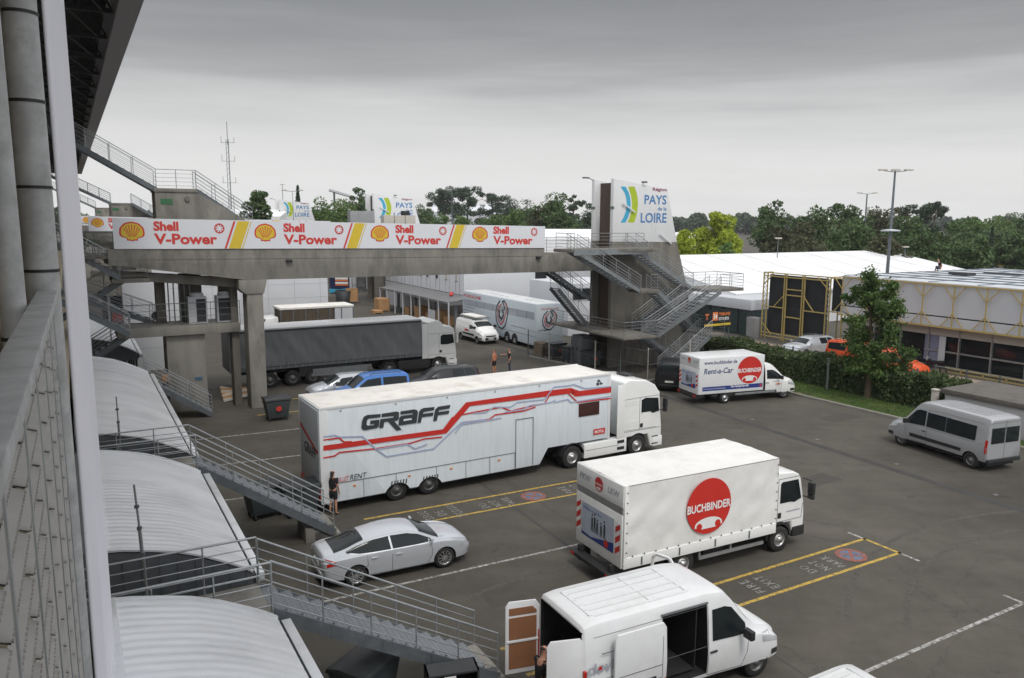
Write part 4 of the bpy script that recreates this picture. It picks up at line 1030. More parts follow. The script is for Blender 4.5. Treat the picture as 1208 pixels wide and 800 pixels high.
# platforms and railings round the tower
def platform(label, p0, t0, p1, t1, z, rails, th=.22, name='stair_platform', m=CONCD, rm=GALV):
    e = empty(name, W(p0, t0, 0), AZ, label, 'platform', 'stair tower platforms')
    mb = MB(); mb.bb((0, 0, z-th), (p1-p0, t1-t0, z)); mb.build('slab', m, e, bevel=.02)
    for r in rails: railing('railing', e, [(a-p0, b-t0, z) for a, b in r], 1.05, 5, rm, 1.4)
    return e
platform('bridge level walkway with railing left of the painted tower', 28.6, 42.7, 35.6, 44.9, 8.8, [[(28.6, 44.6), (28.6, 42.8), (28.9, 42.8)], [(30.3, 42.85), (34.7, 42.85)]])
platform('small mid landing on the long descending flight', 34.3, 42.5, 35.9, 43.9, 5.93, [[(35.2, 42.55), (35.9, 42.55), (35.9, 43.0)]])
platform('right hand platform above the far tent side of the tower', 40.3, 42.4, 44.0, 45.2, 5.75, [[(41.6, 42.45), (43.95, 42.45), (43.95, 45.2), (40.3, 45.2)]])
platform('first level platform wrapping round the tower base', 31.9, 41.2, 34.9, 50.5, 2.9, [[(34.9, 42.3), (34.85, 41.25), (31.95, 41.25)], [(31.95, 50.4), (31.95, 47.0), (31.95, 44.0), (31.95, 41.25)]], th=.15)
platform('low landing before the last flight', 39.7, 41.2, 41.0, 44.2, 2.65, [[(41.0, 41.2), (41.0, 44.2)]])
SG = 'grey stair flights of the right tower'
stair('long upper flight descending right from the bridge to the mid landing', 28.95, 8.8, 34.35, 5.93, 42.6, 43.8, group=SG, m=GALV)
stair('flight continuing from the mid landing down behind the crossing flight', 35.8, 5.93, 39.8, 2.75, 42.6, 43.8, group=SG, m=GALV)
stair('upper flight right of the painted wall down to the right hand platform', 34.9, 8.8, 40.4, 5.75, 44.0, 45.2, group=SG, m=GALV)
stair('broad flight from the right platform down left to first level', 40.6, 5.75, 34.8, 2.9, 41.3, 42.5, group=SG, m=GALV)
stair('lowest flight down left to the ground before the tower', 39.9, 2.65, 36.0, .05, 41.3, 42.5, group=SG, m=GALV)
stair('flight from the first level down right towards the low landing', 34.95, 2.9, 39.2, .1, 43.0, 44.2, group=SG, m=GALV)
stair('inner flight against the tower wall down from the right platform', 40.4, 5.7, 35.6, 2.9, 44.0, 45.1, group=SG, m=GALV)
stair('flight left of the tower rising behind to the bridge', 30.9, 5.8, 33.6, 2.95, 47.8, 48.9, group=SG, m=GALV)
stair('dark flight under the bridge end', 29.5, 7.3, 33.2, 5.0, 46.9, 48.0, group=SG)
# ---- left stair core
e = empty('stair_core', W(4.2, 45.3, 0), AZ, 'stained concrete stair core left of the tall bridge column', 'tower', 'concrete stair cores')
mb = MB(); mb.bb((.1, .8, 0), (2.1, 2.6, 4.35)); mb.build('pier', CONC, e, bevel=.03)
mb = MB(); mb.bb((-2.3, .55, 4.35), (4.0, 3.2, 4.86)); mb.build('platform_slab', CONC, e, bevel=.03)
mb = MB(); mb.bb((-.15, 2.4, 4.86), (.35, 3.1, 7.6)); mb.build('post', CONCD, e, bevel=.02)
mb = MB(); mb.bb((1.15, 2.5, 4.86), (2.3, 3.1, 7.6)); mb.build('post', CONCD, e, bevel=.02)
mb = MB(); mb.bb((3.25, 2.5, 4.86), (3.95, 3.1, 7.3)); mb.build('post', CONCD, e, bevel=.02)
mb = MB(); mb.prism([(0, 8.8), (0, 12.1), (2.1, 12.1), (4.7, 10.6), (4.7, 8.7)], .9, 1.25); mb.prism([(0, 8.8), (0, 12.1), (2.1, 12.1), (4.7, 10.6), (4.7, 8.7)], 2.35, 2.7); mb.bb((0, 1.25, 8.8), (.3, 2.35, 12.1)); mb.build('upper_wall', CONC, e, bevel=.02)
mb = MB(); mb.bb((-.05, .85, 12.1), (2.15, 2.75, 12.3)); mb.build('top_slab', CONC, e, bevel=.02)
mb = MB(); mb.bb((.25, .88, 11.45), (.85, .9, 11.75)); mb.build('exit_sign', mat('exit_green', (.04, .16, .07), .5), e)
mb = MB(); mb.tube((1.6, .9, 11.75), (1.6, .82, 11.75), .14, 12); mb.build('round_lamp', CONCD, e)
mb = MB(); mb.bb((1.45, .77, 1.72), (1.85, .8, 1.9)); mb.build('blue_plate', mat('dull_blue', (.06, .12, .2), .5), e)
railing('railing', e, [(-2.2, .6, 4.86), (4.0, .6, 4.86)], 1.25, 4, GALVD, 1.5)
for k in range(5):
    x = .45+k*.28; mb = MB(); mb.tube((x, 1.9, 4.86), (x, 1.9, 7.3), .04, 6); mb.build('riser_pipe', GALV, e)
core = e
for k in (1, 2):
    c = copy_tree(core); c.location = core.location+F*50.0*k; c['label'] = 'stained concrete stair core of the '+('second' if k == 1 else 'farthest')+' bridge'
for i, (p, lab) in enumerate(((5.55, 'left hand white air conditioning unit on the stair platform'), (7.05, 'right hand white air conditioning unit beside the column'))):
    u_ = empty('air_conditioner', W(p, 46.35, 4.88), AZ, lab, 'air conditioner', 'air conditioning units on the platform')
    mb = MB(); mb.bb((0, 0, 0), (1.0, .8, 1.5)); mb.build('casing', PANELW, u_, bevel=.03)
    mb = MB(); mb.bb((.42 if i == 0 else .1, -.02, .1), (.92, 0.01, 1.38)); mb.build('grille', DARKSTEEL, u_)
    mb = MB(); mb.tube((.5, .4, 1.5), (.5, .4, 1.68), .38, 20); mb.build('fan_ring', PANELW, u_)
SL = 'dark stair flights between stand and bridge'
stair('long flight descending from the grandstand to the concrete core', -1.0, 15.5, 4.3, 12.3, 46.25, 47.45, group=SL, land=0, rm=GALVL)
stair('flight descending right from the concrete core to the bridge deck', 6.3, 12.3, 9.2, 10.3, 46.25, 47.45, group=SL, rm=GALVL)
stair('second stand flight seen farther beyond', -2.0, 15.5, 4.3, 12.3, 95.3, 96.6, group=SL, rm=GALVD)
stair('distant flight from the second core to its bridge', 6.3, 12.3, 11.0, 9.4, 95.3, 96.6, group=SL, rm=GALVD)
stair('third stand flight in the distance', -2.0, 15.5, 4.3, 12.3, 145.3, 146.6, group=SL, rm=GALVD)
e = railing('railing', None, [W(4.3, 46.3, 12.3), W(6.3, 46.3, 12.3)], 1.0, 5, GALVL); e.name = 'core_railing'; tag(e, 'level railing on top of the concrete core', 'railing')
stair('upper scissor flight below the bridge banner end', -1.2, 9.9, 2.2, 7.75, 45.0, 46.1, group=SL)
stair('middle scissor flight sloping down to the left', 2.4, 7.5, -1.2, 5.2, 46.3, 47.4, group=SL)
stair('lower scissor flight reaching the platform with the air conditioners', -1.2, 7.0, 2.5, 4.75, 45.0, 46.1, group=SL)
stair('bottom scissor flight sloping down left under the platform', 2.6, 4.6, -1.2, 2.2, 46.3, 47.4, group=SL)
stair('rear scissor flight seen through the railings', -1.5, 7.2, 4.0, 4.86, 48.4, 49.5, group=SL)
stair('rear upper scissor flight beside the red box', -1.5, 4.9, 1.8, 7.3, 48.4, 49.5, group=SL) if False else None
e = platform('landing where the scissor flights turn', 1.8, 45.0, 3.6, 47.6, 7.6, [[(1.9, 45.05), (3.5, 45.05)]], name='stair_platform')
# ================================================================ the vehicles of the car park
UX, VZ = Vector((1, 0, 0)), Vector((0, 0, 1))
def onside(o, yaw, px, py):
    q = PL(px, py, o, Vector((-sin(yaw), cos(yaw), 0))); d = q-o; return (d.x*cos(yaw)+d.y*sin(yaw), q.z)

# ---- long white race trailer and its tractor
a = G(376, 482.8, 4.0); b = G(720.5, 441, 4.0); d = b-a; gy = atan2(d.y, d.x); GL = d.length
o_side = Vector((a.x, a.y, 0)); HW = 1.27; nn = Vector((-sin(gy), cos(gy), 0))
g = empty('race_trailer', o_side+nn*HW, gy, 'long white race trailer with red stripes and dark letters on its side', 'trailer')
S = lambda px, py: onside(o_side, gy, px, py)
def C4(x, y): return S(340+x/2.7455, 420+y/2.7455)
kx = C4(792, 360)[0]; kx2 = C4(842, 295)[0]; fz = S(719.6, 516)[1]; bz = .42
prof = [(0, bz), (kx+.35, bz), (kx2, fz), (GL, fz), (GL, 4.0), (0, 4.0)]
mb = MB(); mb.prism(prof, -HW, HW); tb_ = mb.build('body', TRAILGREY, g, bevel=.04)
WXS = [C4(355, 437)[0], C4(460, 420)[0]]; cs = []
for x in WXS:
    c = MB(); c.lathe([(.001, -1.6), (.56, -1.6), (.56, 1.6), (.001, 1.6)], 36, 'y', (x, 0, .19), smooth=False); cs.append(c.build('cut', [CHASSIS], None, weld=True))
boolean(tb_, cs); shade(tb_.data, 30)
mb = MB(); mb.bb((.05, -HW+.04, 4.0), (GL-.05, HW-.04, 4.022)); mb.build('roof', ROOFWHITE, g, bevel=.01)
mb = MB()
for y in (-HW, HW):
    mb.bb((-.01, y-.02, 3.93), (GL+.01, y+.02, 4.035)); mb.bb((-.012, y-.018, bz), (.30, y+.018, 3.99)); mb.bb((GL-.12, y-.018, fz), (GL+.012, y+.018, 3.99))
mb.build('corner_profile', WHITE, g, bevel=.01)
mb = MB(); mb.bb((-.03, -HW+.1, .55), (.0, HW-.1, 3.9)); mb.build('tail_lift_door', mat('shaded_rear_panel', (.40, .44, .47), .4, var=.05, coat=.2), g, bevel=.01)  # darker copy of the trailer colour; shade of the rear face put in
for y in (-1.1, 1.1): mb = MB(); mb.bb((-.05, y-.12, .62), (-.02, y+.12, .95)); mb.build('tail_light', LAMPR, g); 
mb = MB(); mb.bb((-.06, -1.2, .4), (.02, 1.2, .56)); mb.build('rear_bumper', PLASTIC, g, bevel=.02)
for x in np.arange(.8, GL, 2.15):
    mb = MB(); mb.tube((x, -HW-.03, 3.86), (x, -HW+.02, 3.86), .04, 8); mb.build('marker_lamp', LAMPW, g)
ys = -HW-.022; o = Vector((0, ys, 0))
def c4(pl): return [C4(*q) for q in pl]
flat('red_band', [c4(q)[::-1] for q in ([(113, 290), (500, 237), (500, 252), (113, 307)], [(500, 237), (575, 150), (588, 162), (512, 250), (500, 252)], [(575, 150), (840, 112), (842, 130), (588, 162)], [(840, 112), (915, 103), (930, 122), (905, 120), (842, 130)], [(915, 103), (942, 113), (1045, 100), (1045, 118), (930, 131), (918, 122)])], RED, g, o, UX, VZ)
def lines(nm, m, pls, w, off):
    q = []
    for pl in pls: q += [s_[::-1] if False else s_ for s_ in strip(c4(pl), w)]
    flat(nm, q, m, g, o, UX, VZ, off)
lines('thin_red_line', RED, [[(113, 272), (165, 265), (180, 278), (205, 277)], [(113, 330), (150, 323), (165, 312), (280, 300), (395, 282), (440, 268), (498, 262)], [(497, 245), (530, 200), (560, 190), (690, 165), (720, 178), (800, 158), (830, 153), (845, 128), (905, 120), (935, 148)], [(575, 213), (650, 205), (670, 190), (760, 178), (800, 165)], [(935, 150), (1045, 137)]], .055, .006)
lines('thin_bluegrey_line', ICE, [[(113, 262), (150, 256), (165, 262), (240, 260), (285, 302), (318, 325), (470, 300), (560, 215), (640, 205)], [(285, 302), (385, 285), (410, 300), (450, 285)], [(600, 185), (640, 182), (665, 165), (720, 165), (740, 150), (830, 140), (860, 100), (905, 96)], [(700, 182), (760, 172), (780, 160), (850, 150), (865, 142)], [(905, 96), (925, 92), (960, 105), (1045, 98)], [(860, 150), (905, 140), (915, 150), (1045, 130)], [(540, 250), (560, 222), (690, 200)]], .05, .009)
# large italic name
p0 = C4(236, 241); p1 = C4(520, 243); pt_ = C4(240, 186)
def CG(pl): return [S(420+x/10.067, 470+y/10.067) for x, y in pl]
flat('lettering', [CG(q) for q in ([(290, 183), (285, 222), (165, 236), (142, 242), (127, 262), (122, 308), (135, 321), (205, 316), (218, 300), (162, 303), (168, 262), (275, 250), (270, 325), (245, 350), (105, 376), (75, 370), (60, 345), (68, 265), (90, 215), (130, 195)],
    [(302, 180), (480, 153), (508, 165), (505, 235), (485, 262), (448, 268), (540, 369), (478, 380), (378, 272), (332, 278), (322, 345), (272, 352), (285, 245), (440, 226), (448, 205), (298, 222)],
    [(525, 152), (690, 128), (725, 140), (732, 165), (715, 290), (500, 322), (510, 225), (535, 205), (670, 188), (672, 172), (522, 190)],
    [(930, 100), (922, 138), (800, 160), (788, 182), (915, 165), (910, 205), (780, 222), (768, 285), (725, 292), (738, 205), (745, 155), (770, 125), (800, 112)],
    [(1117, 75), (1108, 118), (985, 138), (975, 160), (1105, 142), (1098, 180), (968, 200), (958, 262), (913, 268), (928, 165), (940, 125), (975, 96)])], LTR_DARK, g, o, UX, VZ, .012)
flat('letter_gap', [CG([(562, 245), (658, 233), (655, 252), (560, 268)])], TRAILGREY, g, o, UX, VZ, .016)
q = C4(150, 410); r_ = C4(254, 398); lettering('BULLET', RED, g, (q[0], ys, q[1]), UX, VZ, w=(r_[0]-q[0])*.45, h=.17, shear=.3); lettering('RENT', LTR_DARK, g, (q[0]+(r_[0]-q[0])*.47, ys, q[1]), UX, VZ, w=(r_[0]-q[0])*.53, h=.2, shear=.2, bold=.0)
q = C4(988, 256); r_ = C4(1025, 240); flat('red_plate', [[(q[0], q[1]), (r_[0], q[1]), (r_[0], q[1]+.26), (q[0], q[1]+.26)]], RED, g, o, UX, VZ)
lettering('MOTUL', LTR_WHITE, g, (q[0]+.06, ys, q[1]+.06), UX, VZ, w=r_[0]-q[0]-.12, h=.14, off=.009, bold=.02)
q = C4(998, 95); flat('small_emblem', [[(q[0]+x, q[1]+z) for x, z in pl] for pl in ([(0, 0), (.12, 0), (.12, .12), (0, .12)], [(.16, .03), (.34, .03), (.34, .08), (.16, .08)], [(.02, .16), (.2, .16), (.16, .24), (.05, .24)], [(.16, .1), (.26, .1), (.26, .14), (.16, .14)])], LTR_DARK, g, o, UX, VZ)
# window, door, skirt details
q0 = C4(940, 198); q1 = C4(1007, 144); mb = MB(); mb.bb((q0[0], -HW-.03, q0[1]), (q1[0], -HW-.005, q1[1]-.02)); mb.build('side_window', mat('brown_glass', (.055, .02, .018), .12, var=.3, spec=.7), g, bevel=.01)
mb = MB(); xm = (q0[0]+q1[0])/2; mb.bb((xm-.015, -HW-.034, q0[1]), (xm+.015, -HW-.03, q1[1]-.02)); mb.build('window_bar', PLASTIC, g)
d0 = C4(736, 370); d1 = C4(793, 198)
mb = MB()
for a_, b_ in (((d0[0], bz+.05), (d0[0], d1[1])), ((d0[0], d1[1]), (d1[0], d1[1])), ((d1[0], bz+.05), (d1[0], d1[1]))): mb.beam((a_[0], ys+.003, a_[1]), (b_[0], ys+.003, b_[1]), .02, .02)
mb.build('side_door', SEAM, g)
mb = MB(); zz_ = 1.13; mb.bb((.3, ys, zz_), (d0[0], ys+.01, zz_+.02)); 
for x in (1.6, 2.9, 4.6, 5.9, 7.0, 8.2): mb.bb((x, ys, bz+.02), (x+.015, ys+.01, zz_))
mb.build('locker_gap', SEAM, g)
for c in (C4(358, 415), C4(460, 400)):
    mb = MB()
    for k in range(6): mb.prism([(c[0]-.33+k*.12, c[1]-.02), (c[0]-.29+k*.12, c[1]-.02), (c[0]-.25+k*.12, c[1]+.17), (c[0]-.29+k*.12, c[1]+.17)], ys-.004, ys+.01)
    mb.build('vent_slot', LTR_DARK, g)
for x in (1.2, 3.4, 5.2, 7.4): mb = MB(); mb.bb((x, ys-.015, bz+.5), (x+.1, ys+.01, bz+.55)); mb.build('side_marker', LAMPO, g)
for xx in WXS:
    for sg in (-1, 1): wheel(g, xx, sg*(HW-.26), .43, .34, 'truck_steel', sg)
mb = MB(); mb.bb((kx2-.6, -.9, fz-.12), (GL-.1, .9, fz-.01)); mb.bb((kx+.9, -.5, .5), (kx+1.1, .5, fz)); mb.bb((1.0, -1.0, .3), (kx, 1.0, .5)); mb.build('frame', CHASSIS, g)
# rear writing and red line on the end wall
uR = Vector((0, -1, 0)); oR = Vector((-.032, HW-.1, 0))
flat('rear_red_line', [[(0.05, 2.9), (2.1, 2.28), (2.3, 2.28), (2.3, 2.42), (2.12, 2.42), (0.05, 3.04)]], RED, g, oR, uR, VZ)
lettering('GRAFF', LTR_DARK, g, oR+uR*.55+VZ*2.0, (uR+VZ*-.0), VZ, w=1.5, h=.42, bold=.03, shear=.25)
# tractor
dz = G(675, 552.5); tyaw = gy+radians(0); tr = tractor('tractor_unit', 'white tractor unit coupled to the long race trailer', dz+nn*1.2, tyaw, 'max')

# ---- rental box lorry with red disc logo
def rental_logo(parent, cx, cz, R, o, u, v, off=.006, name='red_disc_emblem', R2=None, text=True):
    flat(name, [disc(cx, cz, R, 40, R2 or R)], RED, parent, o, u, v, off)
    k = (R2 or R)/R
    pl = [(cx+.62*R*cos(a), cz-.66*R*k+.26*R*k*sin(a)) for a in [pi*i/16 for i in range(17)]]+[(cx-.62*R+.0, cz-.72*R*k), (cx-.30*R, cz-.80*R*k), (cx+.30*R, cz-.80*R*k), (cx+.62*R, cz-.72*R*k)]
    flat('white_smile', [pl], LTR_WHITE, parent, o, u, v, off+.003)
    flat('red_dot', [disc(cx-.42*R, cz-.70*R*k, .13*R, 14), disc(cx+.42*R, cz-.68*R*k, .13*R, 14)], RED, parent, o, u, v, off+.006)
    if text: lettering('BUCHBINDER', LTR_WHITE, parent, Vector(o)+Vector(u)*(cx-.98*R)+Vector(v)*(cz-.16*R), u, v, w=1.96*R, h=.3*R, bold=.03, off=off+.008)
def hazard(parent, x0, z0, w, h, o, u, v):
    flat('hazard_base', [[(x0, z0), (x0+w, z0), (x0+w, z0+h), (x0, z0+h)]], LTR_WHITE, parent, o, u, v, .008)
    q = []; n = 3; st = h/n
    for i in range(n): z = z0+i*st; q.append([(x0, z), (x0+w, z+st*.55), (x0+w, min(z0+h, z+st*1.1)), (x0, z+st*.55)])
    flat('hazard_stripe', q, RED, parent, o, u, v, .011)
def rear_advert(parent, x0, z0, w, h, o, u, v):
    flat('advert_panel', [[(x0, z0), (x0+w, z0), (x0+w, z0+h), (x0, z0+h)]], mat('advert_sky', (.45, .50, .60), .4, var=.1) if 'advert_sky' not in MAT else MAT['advert_sky'], parent, o, u, v, .008)
    flat('advert_blue_corner', [[(x0, z0), (x0+w, z0), (x0+w, z0+.30*h), (x0+.3*w, z0+.06*h), (x0, z0+.10*h)]], BLUEBAND, parent, o, u, v, .011)
    q = []
    for a_, hh in ((.34, .50), (.42, .55), (.50, .42), (.62, .4), (.72, .5)):
        x = x0+a_*w; z = z0+.25*h; q += [disc(x, z+hh*h, .022*w, 8), [(x-.03*w, z), (x-.01*w, z), (x, z+hh*h*.4), (x+.02*w, z), (x+.035*w, z), (x+.022*w, z+hh*h*.85), (x-.022*w, z+hh*h*.85)]]
    flat('advert_silhouette', q, LTR_DARK, parent, o, u, v, .013)
    lettering('Willkommen an Bord', LTR_BLUE, parent, Vector(o)+Vector(u)*(x0+.04*w)+Vector(v)*(z0+.82*h), u, v, w=.6*w, h=.08*h, off=.013)
    flat('advert_red_disc', [disc(x0+.78*w, z0+.14*h, .07*w, 16)], RED, parent, o, u, v, .014)
zt = 3.25
a = G(738.1, 574.1, zt); b = G(919.6, 540.5, zt); d = b-a; by = atan2(d.y, d.x); BL = d.length; ob = Vector((a.x, a.y, 0)); nb = Vector((-sin(by), cos(by), 0)); BW = 1.26
e = empty('box_lorry', ob+nb*BW, by, 'white tarpaulin box lorry with a big red disc on its side', 'lorry')
zb = onside(ob, by, 735.9, 671.9)[1]
def tarp_mesh():
    mb = MB(); nx, nz = 40, 14; vs = []
    hb = zb+.32
    for sgn in (-1,):
        pass
    def fx(x, z): return .022*sin(x*2.1+z*1.3)+.018*sin(x*5.3-z*3.1)+.014*sin(x*1.1+z*6)+.012*sin(x*7-z*9)+.02*sin(x*3-z*4.5)*max(0, 2-z)
    for side in (-1, 1):
        base = len(vs)
        for i in range(nx+1):
            for j in range(nz+1):
                x = BL*i/nx; z = hb+(zt-.02-hb)*j/nz; k = sin(pi*j/nz)*(.6+.4*sin(i*.8)); vs.append((x, side*(BW+min(.046, fx(x, z)*k*1.3)), z))
    fs = []
    for s in range(2):
        b0 = s*(nx+1)*(nz+1)
        fs += [(b0+i*(nz+1)+j, b0+(i+1)*(nz+1)+j, b0+(i+1)*(nz+1)+j+1, b0+i*(nz+1)+j+1) for i in range(nx) for j in range(nz)]
    mb.add(vs, fs, None, True)
    # roof, slightly sagging between bows
    vs = []; m = 14
    for i in range(nx+1):
        for j in range(m+1):
            x = BL*i/nx; y = -BW+2*BW*j/m; vs.append((x, y, zt+.035*sin(pi*j/m)-.018*abs(sin(pi*i/nx*4))*sin(pi*j/m)-.012*abs(sin(pi*j/m*4))))
    mb.add(vs, [(i*(m+1)+j, (i+1)*(m+1)+j, (i+1)*(m+1)+j+1, i*(m+1)+j+1) for i in range(nx) for j in range(m)], None, True)
    mb.add([(BL, -BW, hb), (BL, BW, hb), (BL, BW, zt), (BL, -BW, zt)], [(0, 1, 2, 3)])
    return mb
tarp_mesh().build('tarpaulin', TARP, e)
mb = MB(); mb.bb((.0, -BW-.025, zb), (BL, BW+.025, zb+.33)); mb.bb((-.02, -BW-.02, zb), (.10, BW+.02, zt+.01)); mb.build('load_bed', CABWHITE, e, bevel=.015)
mb = MB()
for y in (-BW-.03, BW+.03):
    for x in np.arange(.3, BL, .42): mb.tube((x, y-.01, zb+.36), (x, y+.01, zb+.36), .022, 6)
    for z in np.arange(zb+.5, zt, .3): mb.tube((.07, y-.01, z), (.07, y+.01, z), .02, 6); mb.tube((BL-.05, y-.01, z), (BL-.05, y+.01, z), .02, 6)
mb.build('strap_eyelet', LTR_DARK, e)
mb = MB()
for x in np.arange(.6, BL, 1.4): mb.bb((x, -BW-.04, zb+.04), (x+.05, -BW-.02, zb+.28))
mb.build('bed_latch', GALVD, e)
oR = Vector((-.025, BW, 0))
mb = MB(); mb.bb((-.06, -BW+.05, zb+.0), (-.02, BW-.05, zb+1.62)); mb.build('tail_lift', CABWHITE, e, bevel=.015)
mb = MB(); mb.bb((-.05, -BW+.05, zb+1.64), (-.02, BW-.05, zb+1.82)); mb.build('tail_recess', mat('shadow_grey', .24, .6), e)  # flat strip; the shade of the recess is put into its grey
mb = MB(); mb.bb((-.05, -BW+.02, zb+1.84), (-.02, BW-.02, zt)); mb.build('header_board', CABWHITE, e, bevel=.01)
oR = Vector((-.065, BW, 0))
hazard(e, .08, zb+.42, .24, .98, oR, uR, VZ); hazard(e, 2*BW-.34, zb+.36, .24, .98, oR, uR, VZ)
rear_advert(e, .38, zb+.34, 1.72, 1.05, oR, uR, VZ)
oR = Vector((-.052, BW, 0))
lettering('PKW', LTR_GREY, e, oR+uR*.2+VZ*(zt-.42), uR, VZ, w=.62, h=.2, shear=.2, bold=.01); lettering('LKW', LTR_GREY, e, oR+uR*1.72+VZ*(zt-.42), uR, VZ, w=.6, h=.2, shear=.2, bold=.01)
rental_logo(e, BW, zt-.32, .22, oR, uR, VZ)
mb = MB(); mb.bb((-.35, -1.1, zb-.35), (.0, 1.1, zb-.22)); mb.bb((-.2, -.9, zb-.5), (.2, -.75, zb)); mb.bb((-.2, .75, zb-.5), (.2, .9, zb)); mb.build('underrun_bar', CHASSIS, e, bevel=.02)
for y in (-.95, .95): mb = MB(); mb.bb((-.37, y-.10, zb-.32), (-.345, y+.10, zb-.24)); mb.build('tail_light', LAMPR, e)
Q = lambda px, py: onside(ob, by, px, py)
cl = Q(660+397/2.6656, 500+262/2.6656); cr_ = Q(660+535/2.6656, 500+245/2.6656); ct = Q(660+468/2.6656, 500+170/2.6656); cb = Q(660+462/2.6656, 500+343/2.6656)
R_x = (cr_[0]-cl[0])/2; R_z = (ct[1]-cb[1])/2
rental_logo(e, (cl[0]+cr_[0])/2, (ct[1]+cb[1])/2, R_x, Vector((0, -BW-.055, 0)), UX, VZ, .004, R2=R_z)
# chassis and cab
rw = Q(807, 677)[0]; fw = Q(921.2, 651)[0]
light_truck_chassis(e, 0, BL+.3, rw, fw-rw, .42, 1.24, 'truck_alloy')
mb = MB(); mb.bb((rw+.6, -1.2, .42), (fw-.75, -1.14, .52)); mb.bb((rw+.6, -1.2, .42), (rw+.66, -1.14, zb)); mb.bb((rw+1.9, -1.17, .5), (rw+1.95, -1.12, zb)); mb.build('side_guard', GALVL, e)
mb = MB(); mb.bb((rw+.9, -1.05, .45), (rw+1.7, -.55, .8)); mb.bb((rw+2.0, .5, .45), (rw+2.9, 1.05, .85)); mb.build('tank', CHASSIS, e, bevel=.04)
fx = fw+1.15; prof = [(fx-1.78, .9), (fx-1.78, 2.62), (fx-1.5, 2.70), (fx-.55, 2.62), (fx-.32, 2.5), (fx-.22, 2.35), (fx-.04, 1.55), (fx, 1.1), (fx, .42), (fx-.5, .42), (fx-.6, .9)]
cab(e, CABWHITE, 1.1, prof, [[(fx-1.25, 2.45), (fx-1.25, 1.0)], [(fx-1.25, 1.0), (fx-.15, 1.0)], [(fx-1.25, 2.45), (fx-.3, 2.45)], [(fx-.15, 1.0), (fx-.12, 1.5)]],
    [(fx-1.15, 1.62), (fx-1.15, 2.28), (fx-1.08, 2.34), (fx-.38, 2.34), (fx-.2, 1.68), (fx-.5, 1.58), (fx-.7, 1.62)], fw, .42)
mb = MB(); mb.prism([(fx-.24, 2.34), (fx-.03, 1.5), (fx-.0, 1.5), (fx-.205, 2.36)], -.95, .95); mb.build('windscreen', GLASS, e)
mb = MB(); mb.bb((fx-.52, -1.12, .36), (fx+.03, 1.12, .72)); mb.build('bumper', PLASTIC, e, bevel=.05)
mb = MB(); mb.bb((fx-.02, -.8, .8), (fx+.015, .8, 1.2)); mb.build('grille', PLASTIC, e)
for sg in (-1, 1):
    truck_mirror(e, fx-.12, 1.1, 1.95, sg, PLASTIC, .9)
    mb = MB(); n = 10
    for i in range(n):
        a0 = radians(5+170*i/n); a1 = radians(5+170*(i+1)/n); mb.prism([(fw+r*cos(a_), .42+r*sin(a_)) for r, a_ in ((.50, a0), (.50, a1), (.58, a1), (.58, a0))], sg*.8, sg*1.125)
    mb.build('wheel_arch', PLASTIC, e)
    mb = MB(); mb.bb((fx-1.22, sg*1.1, 1.12), (fx-1.08, sg*1.115, 1.3)); mb.build('door_handle', PLASTIC, e)
lettering('www.buchbinder.de', NAVY, e, (fx-.85, -1.112, 1.28), UX, VZ, w=.62, h=.06)

# ---- smaller rental box van by the hedge
pr = G(855, 476); pf = G(925, 470)
m_, yw = pose(pr, pf, 1.0); 
e, bdy = make_van('box_van', 'white box van with blue lettering parked by the hedge', 'van', CABWHITE, m_, yw, L=4.0, H=2.25, hw=1.0, wb=10, front_over=.9)
for ch in list(e.children):
    pass
def drop(root, names):
    for ch in list(root.children):
        if ch.name.split('.')[0] in names:
            for g_ in list(ch.children): bpy.data.objects.remove(g_, do_unlink=True)
            bpy.data.objects.remove(ch, do_unlink=True)
drop(e, ('wheel', 'tail_light', 'rear_bumper', 'door_gap', 'roof_rib', 'body', 'underbody', 'door_moulding'))
# rebuild the cab half only
bdy.mesh('cab', CABWHITE, e, [(2-.9, .345, .40)], [((-2.5, -1.3, 0), (-.35, 1.3, 3))])
WBF = (pf-pr).length; mid = WBF/2
# shift: cab frame has its front axle at +1.1; box behind
xf = 1.1; xr = xf-WBF
c_ = (pr+pf)/2; dirv = Vector((cos(yw), sin(yw), 0)); e.location = m_+dirv*(mid-xf)
of = e.location-Vector((-sin(yw), cos(yw), 0))*1.07; of.z = 0
Qf = lambda px, py: onside(of, yw, px, py)
F5 = lambda x, y: Qf(790+x/7.55, 400+y/7.55)
x0b = F5(270, 175)[0]; x1b = F5(850, 130)[0]; ztb = F5(270, 175)[1]; zbb = F5(268, 498)[1]; BWF = 1.07
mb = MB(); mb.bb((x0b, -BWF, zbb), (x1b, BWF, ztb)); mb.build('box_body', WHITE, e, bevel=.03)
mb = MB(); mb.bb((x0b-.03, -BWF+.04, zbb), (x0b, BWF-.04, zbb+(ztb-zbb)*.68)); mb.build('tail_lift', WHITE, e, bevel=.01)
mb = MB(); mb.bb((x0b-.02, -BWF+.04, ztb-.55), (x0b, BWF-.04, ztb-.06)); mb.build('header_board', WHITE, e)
oR = Vector((x0b-.035, BWF, 0)); hazard(e, .06, zbb+.4, .2, .8, oR, uR, VZ); hazard(e, 2*BWF-.27, zbb+.4, .2, .8, oR, uR, VZ); rear_advert(e, .32, zbb+.32, 1.5, .95, oR, uR, VZ)
rental_logo(e, BWF, ztb-.28, .18, Vector((x0b-.025, BWF, 0)), uR, VZ)
lettering('PKW', LTR_GREY, e, Vector((x0b-.025, BWF, 0))+uR*.2+VZ*(ztb-.35), uR, VZ, w=.5, h=.16, shear=.2); lettering('LKW', LTR_GREY, e, Vector((x0b-.025, BWF, 0))+uR*1.5+VZ*(ztb-.35), uR, VZ, w=.5, h=.16, shear=.2)
os_ = Vector((0, -BWF-.002, 0))
